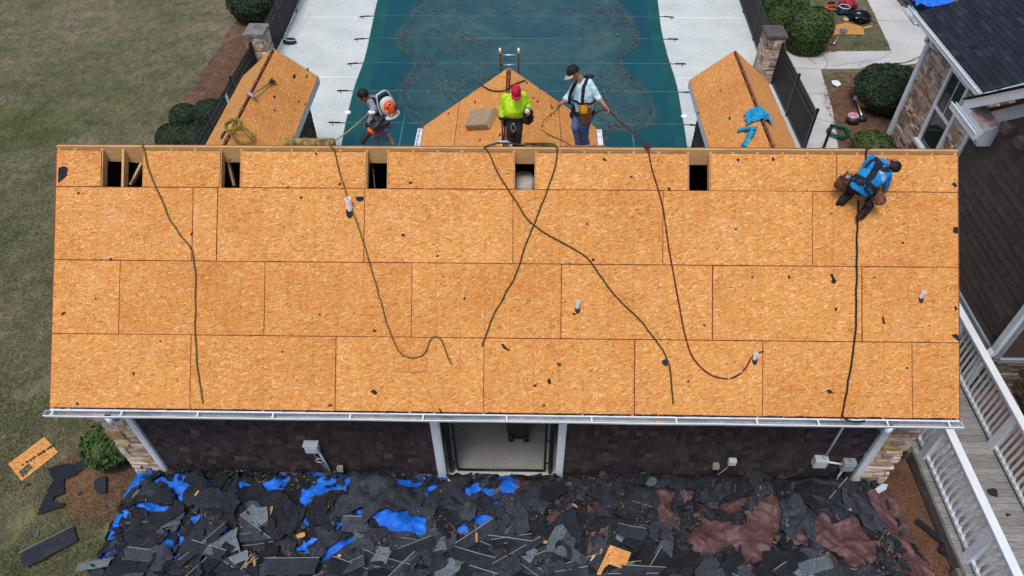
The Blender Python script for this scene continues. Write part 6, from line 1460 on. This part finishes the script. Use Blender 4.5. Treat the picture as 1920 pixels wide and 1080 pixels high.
    for z in zn: em.materials.append(M[mats.get(z, mats['skin'])])
    # cloth folds: pushed along the normal
    em.update(); nb = [(v.co.copy(), v.normal.copy()) for v in em.vertices]
    def zone(p):
        best, bz = 9, 'skin'
        for a, c, ra, rb, z in zones:
            d = c-a; t = max(0, min(1, (p-a).dot(d)/max(1e-9, d.dot(d)))); dist = (p-(a+d*t)).length-(ra+(rb-ra)*t)
            if dist < best: best, bz = dist, z
        return bz
    vz = [zone(p) for p, _ in nb]
    for v, (p, n_), z in zip(em.vertices, nb, vz):
        if z in ('shirt', 'pants'): v.co = p + n_*(.010 + .019*noise.noise(V((p.x*8, p.y*8, p.z*6))) + .008*noise.noise(V((p.x*26, p.y*26, p.z*12))))
    for q in em.polygons: q.material_index = zn.index(vz[q.vertices[0]]); q.use_smooth = True
    em.update()
    root = (j['anL']+j['anR'])/2; ob = bpy.data.objects.new('person', em); C.objects.link(ob); em.transform(Matrix.Translation(-root)); ob.location = root; ORG[ob.name] = root
    tag(ob, lb, 'person')
    bm = bmesh.new(); bm.from_mesh(em); bm.transform(Matrix.Translation(root)); bv = BVHTree.FromBMesh(bm); bm.free()
    # face: eyes and brows
    eb = MB()
    for s_ in (-1, 1): eb.ball(hc+f*.080*k+hs*.031*k*s_+hu*.010*k, (.013*k, .012*k, .008*k), (hs, f, hu), 8, 6)
    eb.build('eyes', M['blackp'], ob)
    fr_ = dict(hc=hc, f=f, hu=hu, hs=hs, bv=bv, ob=ob, pel=pel, sh=sh, spine=spine, front=front, side=side, k=k)
    return fr_
def strap(P, pts, w=.042, th=.008, mat='webb', name='harness', off=.004):
    q = catmull(pts, 6); Q = []; Nn = []
    for p in q:
        loc, n_, i, d = P['bv'].find_nearest(p); Q.append(loc+n_*(off+th/2)); Nn.append(n_)
    b = MB()
    for a in range(len(Q)):
        t = (Q[min(a+1, len(Q)-1)]-Q[max(a-1, 0)]); t = t.normalized() if t.length > 1e-6 else V((0,0,1)); s_ = t.cross(Nn[a]); s_ = s_.normalized() if s_.length > 1e-6 else t.orthogonal().normalized()
        b.v += [Q[a]+s_*w/2+Nn[a]*th/2, Q[a]-s_*w/2+Nn[a]*th/2, Q[a]-s_*w/2-Nn[a]*th*.7, Q[a]+s_*w/2-Nn[a]*th*.7]
    for a in range(len(Q)-1):
        for i in range(4): i2 = (i+1) % 4; b.face((a*4+i, (a+1)*4+i, (a+1)*4+i2, a*4+i2))
    return b.build(name, M[mat], P['ob'])
def belt(P, t, w=.05, mat='webb', name='tool_belt', th=.012):
    c = P['pel']+P['spine']*t; up = P['spine'].normalized(); f = (P['front']-up*P['front'].dot(up)).normalized(); s_ = f.cross(up); pts = []
    for i in range(25):
        a = 6.2832*i/24; d = f*math.cos(a)+s_*math.sin(a); loc, n_, ii, dd = P['bv'].ray_cast(c+d*.6, -d)
        pts.append(loc if loc is not None and (loc-c).length < .35 else c+d*.17)
    return strap(P, pts, w, th, mat, name, .003)
def cap_(P, mat, brim_mat=None, band=None, brim=True, tilt=0.0):
    hc, f, hu, hs, k = (P[x] for x in ('hc', 'f', 'hu', 'hs', 'k')); b = MB()
    b.ball(hc+hu*.012*k-f*.008*k, (.088*k, .108*k, .112*k), (hs, f, hu), 20, 9, top=-.10)
    b.ball(hc+hu*.126*k-f*.008*k, .009*k, n=8, m_=5)
    o = b.build('cap', M[mat], P['ob'])
    if brim:
        c = MB(); top = []; lo = []
        for i in range(13):
            a = (i/12-.5)*2.5; r0 = V((math.sin(a)*.086, math.cos(a)*.098, .006)); r1 = V((math.sin(a)*.093, math.cos(a)*.098+.075*math.cos(a*.72)**1.2, -.004-.018*math.sin(a)**2))
            for r_ in (r0, r1): top.append(hc+(hs*r_.x+f*r_.y+hu*(r_.z+.005))*k)
        st = c.add(top + [p-hu*.007 for p in top], []); m_ = len(top); c.smooth = True
        for i in range(12):
            a = st+2*i; c.face((a, a+1, a+3, a+2)); c.face((a+m_, a+2+m_, a+3+m_, a+1+m_)); c.face((a+1, a+1+m_, a+3+m_, a+3)); c.face((a, a+2, a+2+m_, a+m_))
        c.build('brim', M[brim_mat or mat], o)
def hair_(P, back=.0, low=-.25, puff=1.0):
    hc, f, hu, hs, k = (P[x] for x in ('hc', 'f', 'hu', 'hs', 'k')); b = MB()
    fn = lambda q: q*(1+.05*noise.noise(q*5))
    b.ball(hc+hu*.016*k-f*.018*k, (.082*k*puff, .098*k*puff, .106*k*puff), (hs, (f-hu*.35).normalized(), (hu+f*.35).normalized()), 20, 10, top=low, fn=fn)
    return b.build('hair', M['hair'], P['ob'])
def pouch(P, c, u, v, n, w, h, d, mat='leather', name='tool_pouch', tools=3):
    c, u, v, n = V(c), V(u).normalized(), V(v).normalized(), V(n).normalized(); b = MB()
    b.smooth = False; poly = [(-.5,.5), (.5,.5), (.46,-.3), (.25,-.5), (-.25,-.5), (-.46,-.3)]
    st = b.add([c+u*x*w+v*y*h-n*d*.5 for x, y in poly]+[c+u*x*w*1.0+v*y*h*.98+n*d*(.5 if y > 0 else .75) for x, y in poly], [])
    b.face([st+i for i in range(6)][::-1]); b.face([st+6+i for i in range(6)])
    for i in range(6): i2 = (i+1) % 6; b.face((st+i, st+i2, st+6+i2, st+6+i))
    b.box(c+n*d*.78-v*h*.1, (w*.7, h*.5, d*.5), (u, v, n)); b.box(c+v*h*.3+n*d*.56, (w*1.02, h*.12, .008), (u, v, n))
    o = b.build(name, M[mat], P['ob'])
    for i in range(tools):
        x = (i/(max(1, tools-1))-.5)*w*.7; k_ = MB(); k_.tube([c+u*x+v*h*.2, c+u*(x*1.1)+v*h*(.62+.12*(i % 2))+n*.02], .011, 6); k_.build('tool_handle', M[('blackp', 'red', 'alu')[i % 3]], o)
    return o
def stand_feet(y): return EZ + (6.44-y)*math.tan(PHI) + .07
# --- red capped worker in a hi-vis shirt
Y0 = 4.35
jj = dict(head=J(967.5,171,Y0-.17), shL=J(948,181,Y0), shR=J(982,179,Y0), elL=J(940,203,Y0-.02), elR=J(990.5,197,Y0+.02), wrL=J(941,226,Y0-.10), wrR=J(992,204,Y0-.14),
          hipL=J(957,218,Y0), hipR=J(972,218,Y0), knL=J(958.5,246,Y0-.08), knR=J(971.5,246,Y0-.07))
jj['anL'] = V((jj['knL'].x+.02, Y0+.02, stand_feet(Y0))); jj['anR'] = V((jj['knR'].x-.005, Y0+.02, stand_feet(Y0)))
P = person('person in a red cap, fluorescent yellow shirt and dark jeans looking down', jj, dict(skin='skin', shirt='hivis', pants='denim_dark', shoe='boot', boots=1), (0.08,-.75,-.65), (0,-1,0.1),
           {'L': ((-.02,-.25,-1), (.6,-.3,0)), 'R': ((.05,-.6,-.8), (-.7,-.3,.2))}, .98, 1.0, 1.10, {'L': (-.15,-1,.0), 'R': (.15,-1,0)}, belly=.07)
cap_(P, 'redcap'); belt(P, .06)
pc = J(989, 220, Y0-.10); pouch(P, pc, (.5,.8,0), (0.1,0,1), (.85,-.5,0), .17, .24, .09, 'boot')
pouch(P, J(951,226,Y0+.05), (.4,.9,0), (0,0,1), (-.9,-.3,0), .12, .2, .07, 'boot', tools=2)
b = MB(); c = J(988.5, 209, Y0-.2); b.ball(c, (.045,.03,.05), n=10, m_=6, fn=lambda q: q*(1+.3*noise.noise(q*3))); b.build('rag', M['white'], None, 'white rag in the hand of the red capped worker', 'rag')
a = J(941, 232, Y0-.14); t = thing('hammer', 'hammer hanging from the hand of the red capped worker', 'hammer', a); one('tube', [a+V((0,-.02,.06)), a+V((.01,-.05,-.25))], .014, 8).build('handle', M['redwood'], t); one('box', a+V((.01,-.05,-.27)), (.035,.12,.03)).build('hammer_head', M['blackp'], t)
b = MB(); c = P['pel']+V((-.01,-.17,-.03)); b.tube(catmull([c, c+V((.03,-.03,-.09)), c+V((-.01,-.03,-.16)), c+V((-.04,-.02,-.08)), c+V((-.02,0,.0))], 5), .008, 6); b.build('hook', M['alu'], P['ob'])
# --- worker in a pale blue shirt and black cap
Y0 = 4.15
jj = dict(head=J(1074.5,136,Y0-.02), shL=J(1080,159.5,Y0+.08), shR=J(1104,156,Y0-.06), elL=J(1063,184,Y0-.02), elR=J(1120,181,Y0-.14), wrL=J(1052.5,194,Y0-.12), wrR=J(1135,199,Y0-.30),
          hipL=J(1084,211,Y0+.06), hipR=J(1103,212,Y0-.02), knL=J(1080,238,Y0-.02), knR=J(1096,243,Y0-.10))
jj['anL'] = V((jj['knL'].x+.13, Y0+.08, stand_feet(Y0+.08))); jj['anR'] = V((jj['knR'].x+.07, Y0-.0, stand_feet(Y0)))
jj['bend'] = V((.03,0,0))
P = person('person in a black cap, pale blue shirt and blue jeans holding a red rope', jj, dict(skin='skin2', shirt='paleblue', pants='denim', shoe='boot'), (-.75,-.45,-.42), (-.62,-.78,0),
           {'L': ((-.7,-.4,-.6), (.2,-.7,-.3)), 'R': ((.55,-.55,-.55), (-.3,-.6,-.3))}, 1.06, .6, 1.0, {'L': (-.8,-.6,0), 'R': (-.6,-.8,0)}, belly=.03)
cap_(P, 'blackcap', 'khaki')
sh, pel, fr, sd_ = P['sh'], P['pel'], P['front'], P['side']; up = P['spine'].normalized(); L = P['spine'].length
for s_ in (-1, 1):
    strap(P, [pel+up*L*.1+sd_*.10*s_-fr*.2, sh-up*.15+sd_*.10*s_-fr*.2, sh+up*.06+sd_*.10*s_-fr*.04, sh+up*.06+sd_*.11*s_+fr*.06, sh-up*.14+sd_*.12*s_+fr*.2, pel+up*L*.4+sd_*.13*s_+fr*.2, pel+up*L*.1+sd_*.12*s_+fr*.2], .055, .014)
belt(P, .10, .07, th=.016); belt(P, .52, .04, name='harness')
b = MB(); b.tube(catmull([sh+up*.03-fr*.12-sd_*.12, sh+up*.09-fr*.13, sh+up*.06-fr*.13+sd_*.12], 5), .045, 8, flat=.6); b.build('harness_pad', M['webb'], P['ob'])
pouch(P, J(1098,216,Y0-.22), (.9,.2,0), (-.1,0,1), (-.1,-.95,.1), .22, .30, .11); pouch(P, J(1095,205,Y0-.24), (.9,.2,0), (-.1,0,1), (-.1,-.95,.1), .13, .12, .09, 'yellow', tools=2); pouch(P, J(1078,214,Y0+.06), (.4,-.9,0), (0,0,1), (-.9,-.3,0), .14, .2, .07, 'boot', tools=0)
hand = jj['wrR']+V((.04,-.05,-.05))
rp1 = [P['pel']+V((.16,-.10,.02)), J(1118,211,Y0-.2), hand, J(1160,226,3.7), J(1185,248,3.45), RIDGE(1213)]
q = catmull(rp1, 8)+catmull([RIDGE(1213)]+[onroof(p, .013) for p in ((1216,285),(1222,315),(1234,355),(1244,395),(1249,430),(1255,470),(1264,520),(1274,575),(1285,630),(1299,670),(1325,698),(1352,709),(1378,707),(1398,690),(1412,667),(1432,658))], 8)[1:]
one('tube', q, .0125, 6).build('rope', M['rope_red'], None, 'dark red rope from the pale blue shirted worker curving down to a small pipe', 'rope', 'safety ropes on the roof')
b = MB()
for i in range(26): a = i*.9; b.v
one('tube', [RIDGE(1213)+V((.05*math.cos(i*.7), .01+.05*math.sin(i*.7), .0+.012*(i % 3))) for i in range(24)], .012, 6).build('rope_knot', M['rope_red'], None, 'knot of dark red rope lying on the ridge', 'rope')
a = onroof((1366,704), .02); flat('wood_splinter', [(-.14,-.03),(.13,-.04),(.14,.02),(-.13,.04)], onroof((1377,700), .02), (V((.85,0,0))+RU*.5).normalized(), RN.cross((V((.85,0,0))+RU*.5).normalized()), .01, M['pine'], 'pale splinter of wood beside the red rope loop', 'wood splinter')
# --- crouching worker in a bright blue shirt
jj = dict(head=JR(1674,309,.42), shL=JR(1634,298,.44), shR=JR(1663,325,.44), elL=JR(1636,308,.20), elR=JR(1660,347,.26), wrL=JR(1648,308,.06), wrR=JR(1659,358,.07),
          hipL=JR(1604,347,.36), hipR=JR(1622,357,.36), knL=JR(1592,353,.14), knR=JR(1636,362,.20), anL=JR(1590,364,.10), anR=JR(1626,389,.11), bend=RN*.06)
sp = ((jj['shL']+jj['shR'])/2-(jj['hipL']+jj['hipR'])/2).normalized()
P = person('person crouching on the roof boards in a bright blue shirt and black harness', jj, dict(skin='skin', shirt='blueshirt', pants='blacktrouser', shoe='boot', boots=1), (sp*.75-RN*.65), -RN,
           {'L': (-RN*.5+sp*.8, sp-RN), 'R': (-RN*.5+sp*.8, sp-RN)}, 1.10, .4, 1.04, {'L': -RU*.35-RN*.2-V((.3,0,0)), 'R': -RU*.75-V((.6,0,0))-RN*.35}, tail=-.08)
hair_(P, low=-.75, puff=1.04)
sh, pel, sd_ = P['sh'], P['pel'], P['side']; up = P['spine'].normalized(); L = P['spine'].length; B_ = RN*.25
strap(P, [pel+up*L*.16-sd_*.03+B_, pel+up*L*.5-sd_*.05+B_, pel+up*L*.92-sd_*.06+B_], .10, .016)
for s_ in (-1, 1):
    strap(P, [pel+up*L*.80-sd_*.05+B_, pel+up*L*.95+sd_*(.08*s_-.02)+B_, sh+up*.06+sd_*.13*s_+B_*.5], .062, .014); strap(P, [pel-up*L*.12+sd_*.03*s_+B_, pel-up*L*.02+sd_*.16*s_+B_*.3], .05, .012)
belt(P, .20, .07, th=.014); strap(P, [pel+up*L*.5-sd_*.16+B_*.5, pel+up*L*.85-sd_*.17+B_*.5, sh-sd_*.16+B_*.6], .045, .012)
b = MB(); o = pel+up*L*.9-sd_*.05+RN*.15; b.box(o, (.11,.09,.025), (sd_, up, RN)); b.build('harness_plate', M['webb'], P['ob'])
# blurred two-line white print across the shoulders: bars broken into letter-like blocks
pb = MB(); lr2 = random.Random(2)
for row in range(2):
    for i in range(9):
        t = i/8; base = pel+up*L*(.76-.09*row)+sd_*(.01+.15*t)+up*(-.06*(t**1.5)); loc, n_, ii, dd = P['bv'].ray_cast(base+RN*.4, -RN)
        if loc is None: continue
        u = (sd_-n_*sd_.dot(n_)).normalized(); v = n_.cross(u); h_ = .026
        if lr2.random() < .85: pb.box(loc+n_*.006-u*.005, (.0045,h_,.003), (u, v, n_))
        pb.box(loc+n_*.006+v*(h_/2-.003)*lr2.choice((1,-1,0)), (.012,.005,.003), (u, v, n_)); 
        if lr2.random() < .6: pb.box(loc+n_*.006+u*.005, (.0045,h_,.003), (u, v, n_))
pb.build('shirt_print', M['joint'], P['ob'])
pouch(P, JR(1581,345,.26), (V((.35,0,0))-RU*.2+RN*.1), (V((.3,0,0))+RU*.6+RN*.5), (V((-1,0,0))+RU*.3+RN*.8), .17, .23, .10, tools=4)
pouch(P, JR(1589,336,.34), (V((.35,0,0))-RU*.2), (V((.3,0,0))+RU*.8), (V((-.6,0,0))+RU*.5+RN), .11, .17, .07, 'leather', tools=2)
pouch(P, JR(1645,370,.28), (V((.5,0,0))+RU*.4), (V((-.4,0,0))+RU*.75), (V((.5,0,0))-RU*.2+RN*.9), .15, .24, .08, tools=2)
b = MB(); b.tube([JR(1588,333,.42), JR(1592,330,.46)], .035, 10); b.build('tape_measure', M['alu'], P['ob'])
b = MB(); b.tube([JR(1648,345,.30), JR(1651,352,.26)], .028, 8); b.build('tool_strap', M['yellow'], P['ob'])
for S_, fd in (('L', -RU*.35-V((.3,0,0))-RN*.2), ('R', -RU*.7-V((.55,0,0)))):
    a = jj['an'+S_]; fd = fd.normalized(); b = MB(); s_ = fd.cross(RN).normalized()
    for q, r_ in ((-.06,.050),(.02,.050),(.09,.054),(.16,.044)): b.ball(a+fd*q+RN*(-.02), (.10, r_, .045), (fd, s_, RN), 12, 7)
    bt = b.build('boot', M['boot'], P['ob']); one('beam', a+fd*-.1-RN*.055, a+fd*.2-RN*.06, .09, .022, RN).build('boot_sole', M['leather'], bt)
# --- worker with the backpack blower
Y0 = 4.25
jj = dict(head=J(681,179.5,Y0-.06), shL=J(697,191,Y0-.18), shR=J(706,188,Y0+.14), elL=J(702,207,Y0-.30), elR=J(699,214,Y0+.12), wrL=J(694.5,211,Y0-.34), wrR=J(692,232,Y0+.02),
          hipL=J(719,229,Y0-.09), hipR=J(719,229,Y0+.09), knL=J(705,248,Y0-.24), anL=J(727,259,Y0-.12), knR=J(701,250,Y0+.10))
jj['anR'] = V((jj['knR'].x+.04, Y0+.12, stand_feet(Y0+.12)))
P = person('person with black hair, grey shirt and jeans striding with a leaf blower', jj, dict(skin='skin', shirt='greyshirt', pants='denim_grey', shoe='sole', hand='skin'), (-.80,-.25,-.50), (-.62,.62,-.40),
           {'L': ((-.8,-.3,-.3), (0,-.5,-.8)), 'R': ((-.8,-.2,-.2), (0,-.2,-1))}, .98, 1.0, .95, {'L': (.35,-.1,-.95), 'R': (-1,0,-.1)})
hair_(P, low=-.45, puff=1.05)
sh, pel, sd_, fr = P['sh'], P['pel'], P['side'], P['front']; up = P['spine'].normalized(); L = P['spine'].length
for s_ in (-1, 1): strap(P, [pel+up*L*.35+sd_*.16*s_-fr*.03, pel+up*L*.75+sd_*.14*s_+fr*.2, sh+up*.03+sd_*.12*s_+fr*.08, sh+up*.05+sd_*.12*s_-fr*.08, sh-up*.1+sd_*.12*s_-fr*.2], .055, .016)
belt(P, .08, .05); strap(P, [jj['hipL'].lerp(jj['knL'], .62)+V((.10*math.cos(a), .1*math.sin(a)*.9, .10*math.cos(a)*.4)) for a in [i*.55 for i in range(13)]], .05, .02, 'leather', 'thigh_strap')
b = MB(); b.rcone(jj['wrL'], jj['wrL']+V((.05,0,.01)), .041, .04); b.build('glove', M['joint'], P['ob'])
bc = J(728,199,Y0-.26); back = V((.42,-.72,.55)); back = (back - up*back.dot(up)).normalized(); sd_ = up.cross(back).normalized(); up, back, sd_ = up*.76, back*.8, sd_*.76
t = thing('leaf_blower', 'orange and white backpack leaf blower on the back of the striding worker', 'leaf blower', bc)
b = MB(); b.ball(bc-back*.02, (.175,.215,.09), (sd_, up, back), 22, 12, fn=lambda q: V([math.copysign(abs(c)**.8, c) for c in q])); b.build('fan_housing', M['shell'], t)
b = MB(); b.ball(bc+back*.07-up*.01, (.135,.165,.12), (sd_, up, back), 20, 12, fn=lambda q: V([math.copysign(abs(c)**.75, c) for c in q])); ec = b.build('engine_cover', M['orange'], t)
for q in ((-.08,.08,.165), (-.02,.12,.16), (.06,-.05,.185)): one('box', bc+sd_*q[0]+up*q[1]+back*q[2], (.04,.03,.03), (sd_, up, back)).build('vent_slot', M['blackp'], ec)
one('ball', bc+sd_*.09+up*.0+back*.165, .04, n=10, m_=6).build('starter_knob', M['blackp'], ec)
b = MB(); b.box(bc-sd_*.13-up*.02+back*.14, (.01,.06,.05), (sd_, up, back)); b.box(bc-sd_*.05-up*.11+back*.165, (.07,.05,.01), (sd_, up, back)); b.build('warning_label', M['white'], ec)
b = MB(); b.tube(catmull([bc+up*.32-back*.10-sd_*.12, bc+up*.30-back*.09+sd_*.12, bc+up*.0-back*.11+sd_*.19, bc-up*.24-back*.08+sd_*.16, bc-up*.27+back*.10, bc-up*.24-back*.08-sd_*.16, bc-back*.11-sd_*.19, bc+up*.32-back*.10-sd_*.12], 5), .014, 8); b.build('frame', M['shell'], t)
b = MB(); b.ball(bc-up*.23+back*.03, (.19,.06,.14), (sd_, up, back), 16, 8); b.build('fuel_tank', M['shell'], t)
b = MB(); b.box(bc-back*.115, (.28,.46,.04), (sd_, up, back)); b.build('back_pad', M['webb'], t)
tb = [bc-up*.2-sd_*.12-back*.04, J(715,224,Y0-.30), J(708,234,Y0-.40), J(697,244,Y0-.46), J(687,255,Y0-.52), J(678.5,268,Y0-.58)]
q = catmull(tb, 6); one('tube', q, [.058 if i < 9 else .062-.012*(i/len(q)) for i in range(len(q))], 14).build('blower_tube', M['blackp'], t)
a, c = J(697.5,243,Y0-.455), J(693.5,248,Y0-.48); d = (c-a).normalized(); one('tube', [a, c], .066, 14).build('tube_band', M['orange'], t)
b = MB(); a = J(699,236,Y0-.40); b.tube([a, J(688,234,Y0-.36)], .028, 8); b.ball(J(687,234,Y0-.36), .04, n=10, m_=6); b.build('control_handle', M['blackp'], t)
q = catmull([jj['wrL']+V((-.05,-.02,-.02)), J(670,232,4.0), J(645,252,3.75), RIDGE(621)+V((0,.05,.02))], 8); one('tube', q, .012, 6).build('rope', M['rope_tan'], None, 'taut tan rope from the gloved hand of the striding worker to the foam roll', 'rope', 'safety ropes on the roof')
